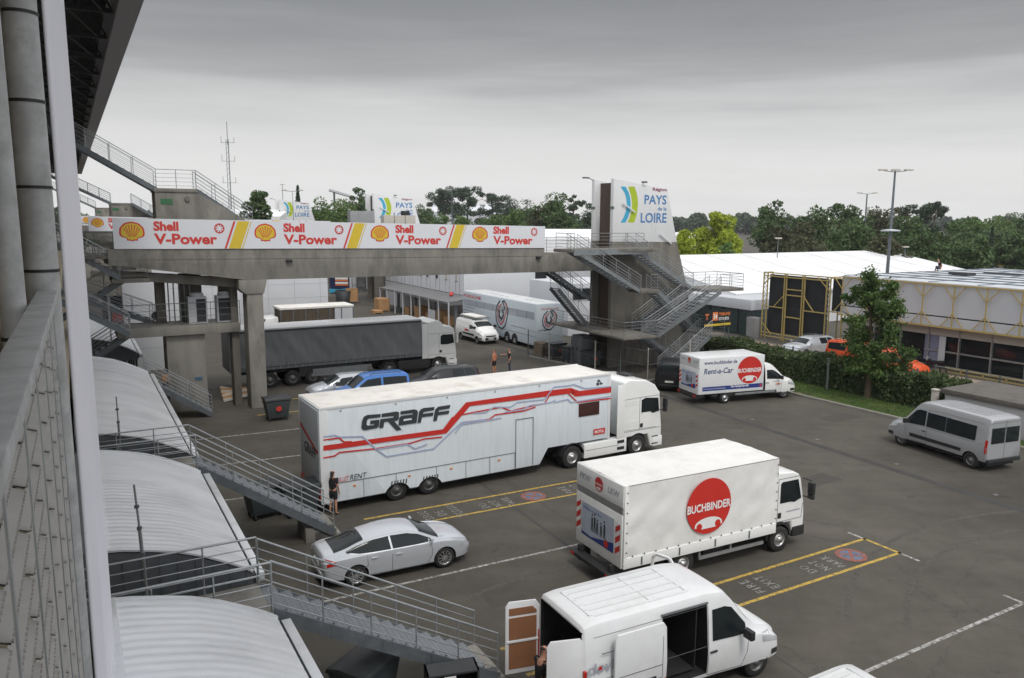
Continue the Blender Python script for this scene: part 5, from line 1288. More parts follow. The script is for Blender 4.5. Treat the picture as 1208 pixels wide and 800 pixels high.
a_ = F5(605, 280); b_ = F5(822, 265); t_ = F5(715, 155); l_ = F5(712, 395)
rental_logo(e, (a_[0]+b_[0])/2, (t_[1]+l_[1])/2, (b_[0]-a_[0])/2, os_, UX, VZ, .004, R2=(t_[1]-l_[1])/2)
a_ = F5(308, 232); b_ = F5(602, 208); t_ = F5(308, 205); lettering('www.buchbinder.de', NAVY, e, os_+UX*a_[0]+VZ*a_[1], UX, VZ, w=b_[0]-a_[0], h=.22, bold=.015)
a_ = F5(303, 318); b_ = F5(565, 300); lettering('Rent-a-Car', NAVY, e, os_+UX*a_[0]+VZ*a_[1], UX, VZ, w=b_[0]-a_[0], h=.34, shear=.2, bold=.015)
a_ = F5(290, 468); b_ = F5(825, 428); t_ = F5(290, 432)
flat('blue_band', [[(a_[0], a_[1]), (b_[0], a_[1]), (b_[0], t_[1]), (a_[0], t_[1])]], BLUEBAND, e, os_, UX, VZ, .004)
lettering('Ihr Unternehmen der Buchbindergruppe', LTR_WHITE, e, os_+UX*(a_[0]+.08)+VZ*(a_[1]+.07), UX, VZ, w=1.5, h=.09, off=.009)
lettering('Die Fuhrparkprofis', LTR_WHITE, e, os_+UX*(a_[0]+1.95)+VZ*(a_[1]+.07), UX, VZ, w=1.25, h=.17, off=.009, bold=.03)
flat('red_square', [disc(b_[0]-.14, (a_[1]+t_[1])/2, .1, 4)], RED, e, os_, UX, VZ, .007)
mb = MB(); mb.bb((x0b+.1, -.5, .45), (xf-.5, -.35, .7)); mb.bb((x0b+.1, .35, .45), (xf-.5, .5, .7)); mb.bb((x0b-.15, -.95, .42), (x0b+.1, .95, .58)); mb.bb((xr+.6, -1.0, .42), (xf-.6, -.96, .60)); mb.build('chassis', CHASSIS, e)
mb = MB(); mb.bb((xr+.7, -1.02, .46), (xf-.7, -1.0, .58)); mb.build('side_guard', GALVL, e)
for y in (-.85, .85): mb = MB(); mb.bb((x0b-.18, y-.1, .5), (x0b-.14, y+.1, .62)); mb.build('tail_light', LAMPR, e)
for sg in (-1, 1): wheel(e, xf, sg*.86, .345, .22, 'van_steel', sg); wheel(e, xr, sg*.84, .345, .36, 'van_cap', sg)
lettering('Truck Center', LTR_DARK, e, (xf-.95, -1.0-.03, 1.1), UX, VZ, w=.5, h=.07); flat('orange_mark', [[(xf-.72, .92), (xf-.35, .92), (xf-.35, .99), (xf-.72, .99)]], ORANGE, e, Vector((0, -1.03, 0)), UX, VZ)

# ---- silver minibus on the right (its left flank towards us)
pf = G(1061, 525.5); pr = G(1142.5, 552.5); m_, yw = pose(pr, pf, 1.03, sg=1)
wbm = (pf-pr).length
WN = [(-2.1, 1.30, 1.95), (-.60, 1.30, 1.97)], [(-.575, 1.30, 1.97), (.42, 1.30, 1.97)]
e, b = make_van('minibus', 'silver minibus with dark side windows near the low wall', 'minibus', VANSILVER, m_, yw, L=5.42, H=2.42, hw=1.03, wb=wbm, r=.36, windows=WN, rear_glass=True, front_over=.90)
e.location = m_+Vector((cos(yw), sin(yw), 0))*(wbm/2-(5.42/2-.90))
# ---- open white van in the foreground
fc = G(890, 797); 
pR = G(700, 752, 2.42); pF = G(649, 719, 2.42); dd = pF-pR; vy = atan2(dd.y, dd.x)-pi/2
vy = gy+radians(-3.5)
hx = Vector((cos(vy), sin(vy), 0)); nx_ = Vector((-sin(vy), cos(vy), 0))
Lv = 6.2; rearx = (pR-fc).dot(hx); front = .78
Lv = -rearx+front
cen = fc+hx*(front-Lv/2)+nx_*.93
f = Lv/2; H = 2.45; hw = 1.03
cuts = [((-f-.5, -.86, .62), (f-2.55, .86, H-.16)), ((f-3.62, -1.4, .55), (f-2.36, -.5, H-.22))]
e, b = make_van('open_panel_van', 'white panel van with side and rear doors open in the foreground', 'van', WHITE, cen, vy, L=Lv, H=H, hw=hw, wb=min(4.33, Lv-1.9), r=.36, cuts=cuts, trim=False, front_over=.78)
drop(e, ('door_gap', 'tail_light'))
OV, OVb = e, b
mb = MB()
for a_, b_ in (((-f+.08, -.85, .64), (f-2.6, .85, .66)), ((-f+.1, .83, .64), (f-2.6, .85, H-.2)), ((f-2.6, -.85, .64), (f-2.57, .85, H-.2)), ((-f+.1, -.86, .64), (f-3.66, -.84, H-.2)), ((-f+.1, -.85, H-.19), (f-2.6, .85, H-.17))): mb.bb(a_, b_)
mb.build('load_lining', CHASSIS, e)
mb = MB(); y = -hw-.115
# slid-back side door, standing proud of the flank
dx0, dx1 = f-5.02, f-3.66
pl = [(dx0, .55), (dx1, .55), (dx1+.02, 1.3), (dx1-.02, H-.36), (dx1-.1, H-.24), (dx0+.06, H-.24), (dx0, H-.34)]
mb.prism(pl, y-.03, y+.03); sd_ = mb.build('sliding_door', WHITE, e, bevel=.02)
flat('door_red_stripe', [[(dx0+.35, .78), (dx1, .78), (dx1, .92), (dx0+.62, .92)]], RED, sd_, Vector((0, y-.032, 0)), UX, VZ)
mb = MB(); mb.bb((dx1-.52, y-.06, .98), (dx1-.28, y-.03, 1.03)); mb.build('handle', PLASTIC, sd_, bevel=.008)
mb = MB(); mb.bb((dx0+.1, y-.036, 1.24), (dx1-.1, y-.028, 1.255)); mb.bb((dx0+.1, y-.036, .95), (dx1-.1, y-.028, .96)); mb.bb((dx1-.11, y-.036, .95), (dx1-.1, y-.028, H-.55)); mb.build('pressed_line', SEAM, sd_)
mb = MB(); mb.bb((-f+.4, -hw-.012, 1.80), (dx1, -hw-.0, 1.815)); mb.build('door_rail', SEAM, e); mb = MB(); mb.bb((f-3.66, -hw+.06, H-.235), (f-2.36, -hw+.10, H-.2)); mb.build('door_seal', SEAM, e)
# lettering on the flank behind the door
lettering('clovis', LTR_GREY, e, (dx0-.60, -hw-.02, 1.42), UX, VZ, w=.80, h=.24, bold=.02, off=.012)
flat('red_dot', [disc(dx0-.29, 1.52, .045, 10)], RED, e, Vector((0, -hw-.02, 0)), UX, VZ, .016)
# rear doors
def rear_door(sg, ang, nm):
    h = empty('rear_door', (-f+.02, sg*(hw-.1), 0), 0, parent=e); h.rotation_euler = (0, 0, ang)
    w = .82*-sg
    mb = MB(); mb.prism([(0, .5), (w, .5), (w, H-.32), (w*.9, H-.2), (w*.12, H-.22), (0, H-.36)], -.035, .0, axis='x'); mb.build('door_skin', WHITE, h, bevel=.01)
    mb = MB()
    for z0, z1 in ((.62, 1.25), (1.33, 1.86), (1.92, H-.36)): mb.prism([(w*.1, z0), (w*.9, z0), (w*.9, z1), (w*(.9 if z1 < 2 else .7), z1), (w*(.1 if z1 < 1.9 else .22), z1), (w*.1, z0+(z1-z0)*.4)], .0, .012, axis='x')
    mb.build('inner_lining', WOODL, h)
    mb = MB(); mb.bb((.0, w*.05, 1.27), (.03, w*.95, 1.31)); mb.build('inner_rib', WHITE, h)
    return h
rear_door(1, radians(-100), 'far'); rear_door(-1, radians(78), 'near')
for sg in (-1, 1):
    mb = MB(); mb.bb((-f-.02, sg*(hw-.12), .8), (-f+.05, sg*(hw-.01), 1.5)); mb.build('tail_light', LAMPR, e, bevel=.01)
# open far front door seen above the roof edge
h = empty('front_door', (f-1.18, hw-.03, 0), parent=e); h.rotation_euler = (0, 0, radians(-62))
mb = MB()
outl = [(0, .5), (-1.1, .5), (-1.1, 1.25), (0, 1.2)]; mb.prism(outl, -.03, .03)
fr = [(-1.08, 1.25), (-1.06, 2.0), (-.98, 2.12), (-.6, 2.1), (-.02, 1.35)]
for p_, q_ in zip(fr[:-1], fr[1:]): mb.beam((p_[0], 0, p_[1]), (q_[0], 0, q_[1]), .07, .07)
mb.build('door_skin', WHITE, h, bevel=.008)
mb = MB()
lettering('MASTER', LTR_GREY, e, (f-1.95, -hw-.01, .98), UX, VZ, w=.3, h=.06, off=.02) if False else None
flat('cargo_sheet', [[(0, 0), (1.1, 0), (1.1, .7), (0, .7)]], PANELW, e, Vector((-f+1.3, .82, 1.2)), UX, VZ, .0)
mb = MB(); mb.bb((-f+.5, .2, .67), (-f+1.4, .8, 1.35)); mb.bb((f-3.4, .1, .67), (f-2.8, .7, 1.2)); mb.build('cargo_box', CHASSIS, e, bevel=.01)

# ---- silver car between the stairs
m_, yw = pose(G(425, 692), G(522, 671), .91)
make_car('parked_car', 'silver fastback car parked behind the near stair flight', 'car', 'sportback', SILVER, m_, yw, 'car_multi')
# ---- cars between the trailers
def carat(kind, px, py, z, yawdeg, label, paint, group='cars parked between the trailers', w='car_plain'):
    q = G(px, py, z); e_, b_ = make_car('parked_car', label, 'car', kind, paint, Vector((q.x, q.y, 0)), radians(yawdeg), w, group)
    return e_
carat('hatch', 404, 441, 1.5, 209, 'silver hatchback parked left of the blue car', SILVER)
carat('leisure', 436, 441, 1.8, 209, 'bright blue high roofed car behind the race trailer', BLUEP)
carat('estate', 521, 433, 1.5, 211, 'black estate car with roof rails facing the blue car', BLACKP)

# ---- roof of a light van at the bottom edge
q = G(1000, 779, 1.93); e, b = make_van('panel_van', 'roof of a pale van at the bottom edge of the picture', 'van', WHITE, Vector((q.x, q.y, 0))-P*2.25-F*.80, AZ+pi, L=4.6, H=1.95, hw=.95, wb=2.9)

# ---- grey curtain lorry
zS = 3.86; a = G(300, 388.5, zS); b = G(497, 376, zS); d = b-a; sy = atan2(d.y, d.x); ns = Vector((-sin(sy), cos(sy), 0)); hs = Vector((cos(sy), sin(sy), 0))
SLN = 12.9; o0 = b-hs*SLN+ns*1.27; o0.z = 0
e = empty('curtain_trailer', o0, sy, 'long dark grey curtain sided trailer behind the parked cars', 'trailer')
os2 = Vector((b.x, b.y, 0))-hs*SLN
mb = MB(); nx, nz = 90, 8; vs = []; z0c, z1c = 1.42, 3.62
for i in range(nx+1):
    for j in range(nz+1):
        x = SLN*i/nx; k = sin(pi*j/nz); vs.append((x, -1.27-.0+(.025*sin(x*2.3+j*.5)+.02*sin(x*6.1+j*1.3)+.015*sin(x*13+j))*(.35+k), z0c+(z1c-z0c)*j/nz))
mb.add(vs, [(i*(nz+1)+j, (i+1)*(nz+1)+j, (i+1)*(nz+1)+j+1, i*(nz+1)+j+1) for i in range(nx) for j in range(nz)], None, True)
mb.bb((0, -1.2, 1.3), (SLN, 1.27, 3.6)); mb.build('curtain', GREYTARP, e)
mb = MB(); mb.bb((-.02, -1.3, 3.62), (SLN+.02, 1.3, 3.74)); mb.build('top_rail', LTR_DARK, e)
mb = MB(); mb.bb((0, -1.28, 3.742), (SLN, 1.28, zS)); mb.build('roof', WHITE, e, bevel=.03)
mb = MB(); mb.bb((0, -1.29, 1.2), (SLN, 1.29, 1.38)); mb.build('floor_rail', GALVD, e)
for x in np.arange(.2, SLN, .48): mb = MB(); mb.bb((x, -1.315, 1.22), (x+.05, -1.30, 1.62)); mb.build('buckle_strap', GALV, e)
mb = MB(); mb.bb((.3, -.55, .85), (SLN, -.4, 1.2)); mb.bb((.3, .4, .85), (SLN, .55, 1.2)); mb.bb((4.3, -1.2, .55), (8.6, -1.14, 1.15)); mb.bb((10.8, -.6, .1), (10.95, -.45, 1.0)); mb.build('chassis', CHASSIS, e)
mb = MB(); mb.bb((5.2, -1.25, .5), (8.9, -1.2, .98)); mb.build('side_panel', GALV, e)
for px_ in (319, 346, 370): x = onside(os2, sy, px_, 450)[0]; [wheel(e, x, sg*1.05, .5, .38, 'truck_steel', sg) for sg in (-1, 1)]
tx = onside(os2, sy, 462, 447)[0]
tr2 = tractor('tractor_unit', 'white tractor unit coupled to the grey curtain trailer', o0+hs*(SLN-2.35), sy, 'high')

# ---- flat roofed open sided lorry behind the grey trailer
q = G(330, 364, 3.7); q2 = G(422, 361, 3.7); d = q2-q; yy = AZ; hh_ = Vector((cos(yy), sin(yy), 0))
e = empty('open_sided_lorry', Vector((q.x, q.y, 0)), yy, 'flat roofed lorry with brown netting sides behind the grey trailer', 'lorry')
Lo = d.dot(hh_)
mb = MB(); mb.bb((0, 0, 3.55), (Lo, 2.5, 3.72)); mb.build('roof', ROOFWHITE, e, bevel=.02)
mb = MB(); mb.bb((.1, .05, 1.2), (Lo-1.7, 2.4, 3.5)); mb.build('netting', mat('brown_net', (.09, .07, .05), .9, var=.35, scale=6), e)
mb = MB()
for x in np.linspace(.02, Lo-.1, 7): mb.bb((x, 0, 1.1), (x+.08, .06, 3.55))
mb.bb((0, 0, 1.0), (Lo, 2.5, 1.2)); mb.build('frame', GALVD, e)
mb = MB(); mb.bb((Lo-1.6, .03, 1.2), (Lo-.05, 2.4, 3.5)); mb.build('folded_curtain', PANELW, e)
mb = MB(); mb.prism([(-1.9, .5), (-1.9, 1.6), (-1.0, 2.9), (-.1, 3.0), (-.1, .5)], .15, 2.35); mb.build('cab', CABWHITE, e, bevel=.08)
mb = MB(); mb.prism([(-1.85, 1.65), (-1.05, 2.8), (-1.08, 2.85), (-1.9, 1.68)], .3, 2.2); mb.build('windscreen', GLASS, e)
for x in (-1.0, 1.6, Lo-1.6): [wheel(e, x, 1.25+sg*1.0, .45, .3, 'truck_steel', sg) for sg in (-1, 1)]

# ---- white show trailer with curled emblem
q = G(632.5, 414); yt = AZ+pi/2; e = empty('show_trailer', Vector((q.x, q.y, 0)), yt, 'white show trailer with a curled black and red track emblem', 'trailer')
LT_ = 13.9; HT = 3.86; WT = 2.6
SHOW = mat('show_trailer_paint', (.62, .70, .76), .35, var=.03, coat=.2)
mb = MB(); mb.bb((0, -WT, .38), (LT_, 0, HT)); mb.build('body', SHOW, e, bevel=.07)
mb = MB(); mb.bb((.1, -WT+.12, HT), (LT_-.1, -.12, HT+.03)); mb.bb((1.2, -1.7, HT+.03), (3.4, -.9, HT+.08)); mb.bb((6, -1.8, HT+.03), (9.5, -.8, HT+.08)); mb.build('roof', WHITE, e, bevel=.01)
# flank at y=0 facing +y (towards the left of the picture)
uL = Vector((-1, 0, 0)); oL = Vector((LT_, .003, 0))
def E2(x, y):  # crop coordinates -> (u along flank, z)
    q_ = PL(530+x/7.106, 310+y/7.106, Vector((q.x, q.y, 0)), Vector((-sin(yt), cos(yt), 0))); d_ = q_-Vector((q.x, q.y, 0)); return (LT_-(d_.x*cos(yt)+d_.y*sin(yt)), q_.z)
a_ = E2(120, 350); b_ = E2(710, 440)
mb = MB(); mb.bb((.3, 0, 2.55), (LT_-.2, .012, 3.15)); mb.build('window_band', mat('tinted_band', (.40, .45, .50), .15, var=.05), e)
mb = MB()
for k in range(1, 9): x = LT_*k/9; mb.bb((x, .012, 2.55), (x+.04, .018, 3.15))
mb.bb((.1, .0, 1.12), (LT_-.1, .008, 1.15)); mb.build('panel_gap', SEAM, e)
lettering('PORSCHE', SHRED, e, oL+uL*-.0+Vector((0, .015, 3.28)), uL, VZ, w=3.6, h=.32, bold=.02) if False else lettering('PORSCHE', SHRED, e, Vector((LT_-.25, .004, 3.3)), uL, VZ, w=3.7, h=.3, bold=.02)
def track(parent, o_, u_, v_, s, cx, cz):
    def cv(pts): return [(cx+s*x, cz+s*z) for x, z in pts]
    outer = [(-.2, .95), (-.62, .6), (-.8, .1), (-.72, -.45), (-.35, -.82), (.1, -.9), (.5, -.6), (.75, -.05), (.85, .45), (.62, .78), (.35, .98), (.1, .9), (.45, .55), (.3, .35)]
    flat('emblem_black', strip(cv(outer), .11*s)+strip(cv([(-.35, .35), (-.3, -.1), (0, -.25), (.25, .05), (.1, .4)]), .16*s), LTR_DARK, parent, o_, u_, v_, .02)
    flat('emblem_red', strip(cv([(.0, .75), (-.42, .5), (-.58, .05), (-.45, -.4), (-.1, -.62), (.3, -.35), (.55, .15), (.7, .5)]), .08*s)+strip(cv([(.5, .85), (.75, .6)]), .1*s), SHRED, parent, o_, u_, v_, .024)
    flat('emblem_grey', strip(cv([(-.1, .6), (-.38, .3), (-.42, -.1), (-.2, -.42), (.15, -.3), (.35, .1)]), .12*s), LTR_GREY, parent, o_, u_, v_, .018)
c_ = E2(440, 440); track(e, oL, uL, VZ, 1.35, c_[0], c_[1])
for k, (s_, z_) in enumerate((('Porsche Motorsport', 2.28), ('Experience', 1.98), ('WEC 24 Stunden Team', 1.68))): lettering(s_, LTR_DARK, e, Vector((LT_-.3, .004, z_)), uL, VZ, w=2.4-.4*(k == 1), h=.16)
lettering('Intelligent Performance', LTR_DARK, e, Vector((4.2, .004, 1.55)), uL, VZ, w=2.5, h=.15)
# rear end (x=0) facing -x
uE = Vector((0, -1, 0)); oE = Vector((-.003, 0, 0)); track(e, oE, uE, VZ, .85, 1.25, 2.45)
lettering('PORSCHE', SHRED, e, oE+uE*.45+VZ*3.35, uE, VZ, w=1.7, h=.16); lettering('919 Hybrid', LTR_DARK, e, oE+uE*.2+VZ*1.55, uE, VZ, w=1.0, h=.2, bold=.02)
mb = MB(); mb.bb((-.05, -WT+.15, .35), (.05, -.15, .62)); mb.build('rear_bumper', PLASTIC, e, bevel=.02)
for x in (E2(485, 700), E2(548, 720)):
    xx = LT_-x[0]; mb = MB(); mb.prism([(xx+.52*cos(radians(a_)), .42+max(0, .60*sin(radians(a_)))) for a_ in range(0, 181, 15)], -.05, .02); mb.build('wheel_arch', CHASSIS, e)
    for yy_, sg in ((-.16, 1), (-WT+.16, -1)): wheel(e, xx, yy_, .45, .36, 'truck_alloy', sg)
# ---- small delivery van with a roof rack
q = G(556, 408); q2 = G(537, 391); d = q-q2; yv = AZ-pi/2+radians(2)
e, b = make_van('rack_van', 'small white van with a loaded roof rack beside the show trailer', 'van', CABWHITE, G(566, 401), yv, L=4.9, H=1.95, hw=.95, wb=3.0, r=.33, wstyle='van_steel')
e.location = G(563, 402)
mb = MB()
for y in (-.7, .7): mb.beam((-2.1, y, 2.12), (.9, y, 2.12), .05, .05)
for x in np.linspace(-2.1, .9, 7): mb.beam((x, -.75, 2.14), (x, .75, 2.14), .05, .04); mb.tube((x, -.7, 1.9), (x, -.7, 2.12), .015, 5); mb.tube((x, .7, 1.9), (x, .7, 2.12), .015, 5)
mb.build('roof_rack', GALV, e)
mb = MB(); mb.bb((-2.0, -.6, 2.17), (.7, .5, 2.26)); mb.build('rack_load', ROOFWHITE, e)
flat('red_mark', [[(.0, .95), (.7, .95), (.6, 1.12), (.05, 1.12)]], RED, e, Vector((-.6, -.965, 0)), UX, VZ, .01)
# ---- black car half hidden by the rental van
q = G(797, 432, 1.4); make_car('parked_car', 'black car half hidden left of the rental box van', 'car', 'leisure', BLACKP, Vector((q.x, q.y, 0))+P*.2+F*.6, radians(75), 'car_plain', None)
# ---- cars beyond the hedge
make_car('parked_car', 'orange red car behind the young tree', 'car', 'leisure', ORANGEP, W(50.2, 33.9), AZ-pi/2+.1, group='orange cars behind the tree')
make_car('parked_car', 'second orange red car partly hidden by the yellow frame', 'car', 'leisure', ORANGEP, W(50.9, 37.3), AZ-pi/2+.1, group='orange cars behind the tree')
make_car('parked_car', 'silver car at the right foot of the yellow frame', 'car', 'estate', SILVER, W(51.8, 42.6), AZ+pi, group=None)
# ================================================================ buildings, tents and fittings
def fbox(name, label, cat, p0, t0, group=None): return empty(name, W(p0, t0, 0), AZ, label, cat, group)
def onp(px, py, p):
    q = PL(px, py, W(p, 0), Vector((-sin(AZ+pi/2), cos(AZ+pi/2), 0))); return (q.dot(F), q.z)
# ---- black stage frame
e = fbox('stage_frame', 'yellow scaffold frame with black panels between tent and low building', 'frame', 55, 43.4)
LF = 7.25; HF = 6.1
PANELS = ((.38, 2.68, .72, 3.04), (.38, 2.68, 3.06, 5.95), (2.70, 4.66, .72, 2.98), (2.70, 4.66, 3.0, 4.24), (2.70, 4.66, 4.26, 5.95), (4.68, 6.72, .72, 3.04), (4.68, 6.72, 3.06, 5.95))
for y0, y1, z0, z1 in PANELS: mb = MB(); mb.bb((.25, y0, z0), (.33, y1, z1)); mb.build('black_panel', BLKFAB, e)
mb = MB(); mb.bb((.25, -1.22, 3.3), (.3, -.05, 6.05)); mb.build('black_panel', BLKFAB, e)
mb = MB(); b_ = lambda y0, z0, y1, z1, w=.09, x=0: mb.beam((x, y0, z0), (x, y1, z1), w, w)
for y in (0, .35, 2.62, 2.85, 4.6, 4.82, 6.75, 7.2): b_(y, .1, y, HF)
for z in (.35, .65, HF-.0, HF-.3): b_(0, z, 7.2, z)
for y0, y1, z in ((0, 2.6, 3.05), (2.85, 4.6, 2.3), (2.85, 4.6, 4.25), (2.85, 4.6, 4.75), (4.8, 7.2, 3.05), (-1.2, 0, HF-.05), (-1.2, 0, 3.25)): b_(y0, z, y1, z)
for q in ((0, 1.2, 1.3, .5), (0, 4.9, 1.3, 6.0), (7.2, 1.5, 6, .5), (7.2, 5, 6.1, 6), (1.6, 3.1, 2.7, 4.3), (5.9, 3.1, 4.8, 4.2)): b_(q[0], q[1], q[2], q[3], .07)
b_(-1.25, 0, -1.25, HF)
for y in (0, 7.2): mb.beam((0, y, HF), (1.1, y, HF), .08, .08); mb.beam((1.1, y, .1), (1.1, y, HF), .08, .08)
mb.build('yellow_bar', YTRUSS, e)
mb = MB()
for y in (.18, 6.98):
    for k in range(14): mb.beam((.02, y-.14, .3+k*.41), (.02, y+.14, .3+(k+1)*.41 if k % 2 else .3+k*.41+.41), .03, .03); mb.beam((.02, y-.14, .3+k*.41), (.02, y+.14, .3+k*.41), .03, .03)
for k in range(20): mb.beam((.02, .2+k*.34, .38), (.02, .2+(k+1)*.34, .62), .03, .03)
mb.build('lattice_bar', GALV, e)

# ---- low building with yellow truss parapet
TP = [onp(1090.5, 332, 54.4)[0], onp(1127, 335, 54.4)[0], onp(1165, 338, 54.4)[0], onp(1208, 341, 54.4)[0]]
bay = (TP[0]-TP[3])/3; posts = [TP[0]+bay*k for k in (3, 2, 1)]+[TP[0]-bay*k for k in range(0, 8)]
e = fbox('low_pavilion', 'low flat roofed pavilion with yellow truss parapet and dark glazing', 'building', 54.4, 0)
tA, tB = 42.0, posts[-1]
mb = MB(); mb.bb((.22, tB, 3.98), (.32, tA, 6.22)); mb.build('parapet_panel', PANELW, e)
mb = MB(); mb.bb((.2, tB, 3.24), (.34, tA, 3.88)); mb.build('lower_panel', PANELW, e)
mb = MB(); mb.bb((.30, tB, 3.86), (.4, tA, 3.99)); mb.build('dark_gap', BLKFAB, e)
mb = MB()
for z in (6.26, 3.2): mb.beam((0, tB, z), (0, tA, z), .09, .10)
for t in posts:
    mb.beam((0, t, 3.2), (0, t, 6.26), .07, .07)
    for s_ in (-1, 1):
        mb.beam((0, t, 5.25), (0, t+s_*bay*.36, 6.22), .055, .055); mb.beam((0, t, 4.25), (0, t+s_*bay*.36, 3.26), .055, .055)
mb.build('yellow_truss', YTRUSS, e)
mb = MB(); mb.bb((1.15, tB, 2.42), (1.25, tA, 3.2)); mb.build('fascia', PANELB, e)
mb = MB(); mb.bb((1.3, tB, 0), (1.36, tA-1.5, 2.42)); mb.build('glazing', GLASS, e)
for t in posts:
    mb = MB(); mb.bb((1.1, t-.05, .0), (1.32, t+.05, 3.2)); mb.build('mullion', GALVL, e)
mb = MB(); mb.bb((1.12, tB, 1.22), (1.3, TP[0]+.3, 1.32)); mb.bb((1.1, tB, .05), (1.3, tA-2, .2)); mb.build('transom', GALVL, e)
mb = MB(); mb.bb((1.05, TP[0]-1.35, .1), (1.12, TP[0]-.85, 2.4)); mb.build('door', PANELW, e, bevel=.02)
mb = MB(); mb.bb((1.24, TP[0]-.75, .5), (1.3, TP[0]+.35, 2.4)); mb.build('inner_board', mat('lilac_board', (.22, .23, .33), .6), e)
tc_ = TP[3]-.0; mb = MB(); mb.bb((1.0, tc_-.25, 0), (1.4, tc_-.05, 3.2)); mb.build('corner_post', GALVD, e)
mb = MB(); mb.bb((.2, tB, 6.22), (22, tA, 6.36)); mb.bb((1.4, tB, 3.2), (22, tB+.2, 6.2)); mb.bb((1.5, tB+.1, 3.1), (22, tA-.1, 3.2)); mb.bb((1.6, tA-.2, 0), (22, tA, 6.2)); mb.bb((10, tB, 0), (10.2, tA, 3.1)); mb.bb((21.8, tB, 0), (22, tA, 6.2)); mb.build('roof', mat('roof_membrane', (.66, .69, .73), .35, var=.06, scale=.5, dirt=(.38, .42, .46), dirt_scale=.5, dirt_lo=.45, dirt_hi=.8), e)
mb = MB()
for k in range(1, 9): p_ = .2+k*2.5; mb.bb((p_, tB, 6.36), (p_+.14, tA, 6.43))
for k in range(7): t_ = tB+1.5+k*3.6; mb.bb((.3, t_, 6.36), (22, t_+.10, 6.41))
mb.build('roof_seam', mat('seam_steel', (.16, .19, .22), .5), e)
mb = MB(); mb.bb((9, 37, 6.42), (10.2, 38.6, 6.6)); mb.bb((12, 30, 6.42), (15, 31, 6.58)); mb.bb((13, 35, 6.42), (14, 38, 6.5)); mb.build('roof_kit', DARKSTEEL, e)
# yard fence in front of it
e = fbox('yard_fence', 'grey bar fence in front of the pavilion glazing', 'fence', 50.2, 14)
rail_bars('bars', e, [(0, 0, 0), (0, 17, 0)], 1.15, GALV, .16)
mb = MB()
for k in range(9): mb.bb((-.05, k*2.1, 0), (.03, k*2.1+.08, 1.25))
mb.build('post', GALVD, e)
e = fbox('yellow_barrier', 'low yellow and black barrier along the pavilion base', 'barrier', 54.3, 16)
mb = MB(); mb.bb((0, 0, .28), (.1, 17.5, .40)); mb.bb((0, 0, .02), (.1, 17.5, .12)); mb.build('rail', YTRUSS, e)
for k in range(12): mb = MB(); mb.bb((.0, k*1.55, 0), (.1, k*1.55+.09, .4)); mb.build('post', YTRUSS, e)
mb = MB(); rect(mb, [(43.5, 10), (46.2, 10), (46.2, 52), (43.5, 52)], .02); tag(mb.build('pavement', mat('pavement_grey', .13, .9, var=.15, scale=1.5)), kind='structure')
mb = MB(); rect(mb, [(51.0, 10), (53.6, 10), (53.6, 50), (51.0, 50)], .02); tag(mb.build('pavement', mat('pavement_pink', (.33, .25, .2), .9, var=.12, scale=2)), kind='structure')
# hedge side bar fence (grey) towards the stage
e = fbox('hedge_fence', 'grey bar fence behind the hedge before the yellow frame', 'fence', 47.0, 30)
rail_bars('bars', e, [(0, 0, 0), (0, 20, 0)], 1.3, GALVD, .16)
mb = MB()
for k in range(9): mb.bb((-.05, k*2.5, 0), (.03, k*2.5+.08, 1.4))
mb.build('post', GALVD, e)
# ---- low utility block behind the minibus
e = fbox('utility_block', 'low grey rendered block with thick stained roof slab behind the minibus', 'building', 40.0, 16.4)
mb = MB(); mb.bb((.12, .2, 0), (4.0, 7.6, 1.72)); mb.build('wall', mat('grey_render', (.40, .40, .41), .8, var=.08, scale=1, dirt=(.25, .25, .24), dirt_scale=.8), e, bevel=.01)
mb = MB(); mb.bb((0, 0, 1.7), (4.2, 7.8, 1.95)); mb.build('roof_slab', mat('slab_bitumen', (.12, .11, .10), .9, var=.2, scale=1.5, dirt=(.06, .055, .05), dirt_scale=1), e, bevel=.02)
e = fbox('gate_pillar', 'small pale pillar at the end of the hedge', 'pillar', 40.3, 24.6)
mb = MB(); mb.bb((0, 0, 0), (.28, .28, 1.68)); mb.build('shaft', PANELB, e, bevel=.01); mb = MB(); mb.bb((-.03, -.03, 1.66), (.31, .31, 1.76)); mb.build('cap', PANELB, e, bevel=.02)
# motorbike before the glazing
e = fbox('motorbike', 'black motorbike standing before the pavilion glazing', 'motorbike', 53.4, TP[0]-1.9)
for y, sg in ((-.7, 1), (.7, 1)):
    w_ = empty('wheel', (0, y, .3), pi/2, parent=e); ta, tb, tc2 = wheel_mesh(.3, .12, 'car_plain'); link('tyre', ta, w_); link('rim', tb, w_)
mb = MB(); mb.prism([(-.75, .55), (-.2, .35), (.35, .35), (.6, .75), (.35, 1.0), (.15, .85), (-.2, .82), (-.8, .92)], -.16, .16, axis='x'); mb.build('body', BLACKP, e, bevel=.05)
mb = MB(); mb.prism([(-.7, .9), (-.2, .8), (.05, .84), (-.2, .92), (-.7, .99)], -.14, .14, axis='x'); mb.build('saddle', PLASTIC, e, bevel=.03)
mb = MB(); mb.tube((0, .68, .3), (0, .4, 1.05), .03, 6); mb.tube((-.35, .4, 1.08), (.35, .4, 1.08), .02, 6); mb.build('fork', GALVD, e)
mb = MB(); mb.box((0, .52, 1.0), (.2, .16, .2)); mb.build('headlight', LAMPW, e, bevel=.04)

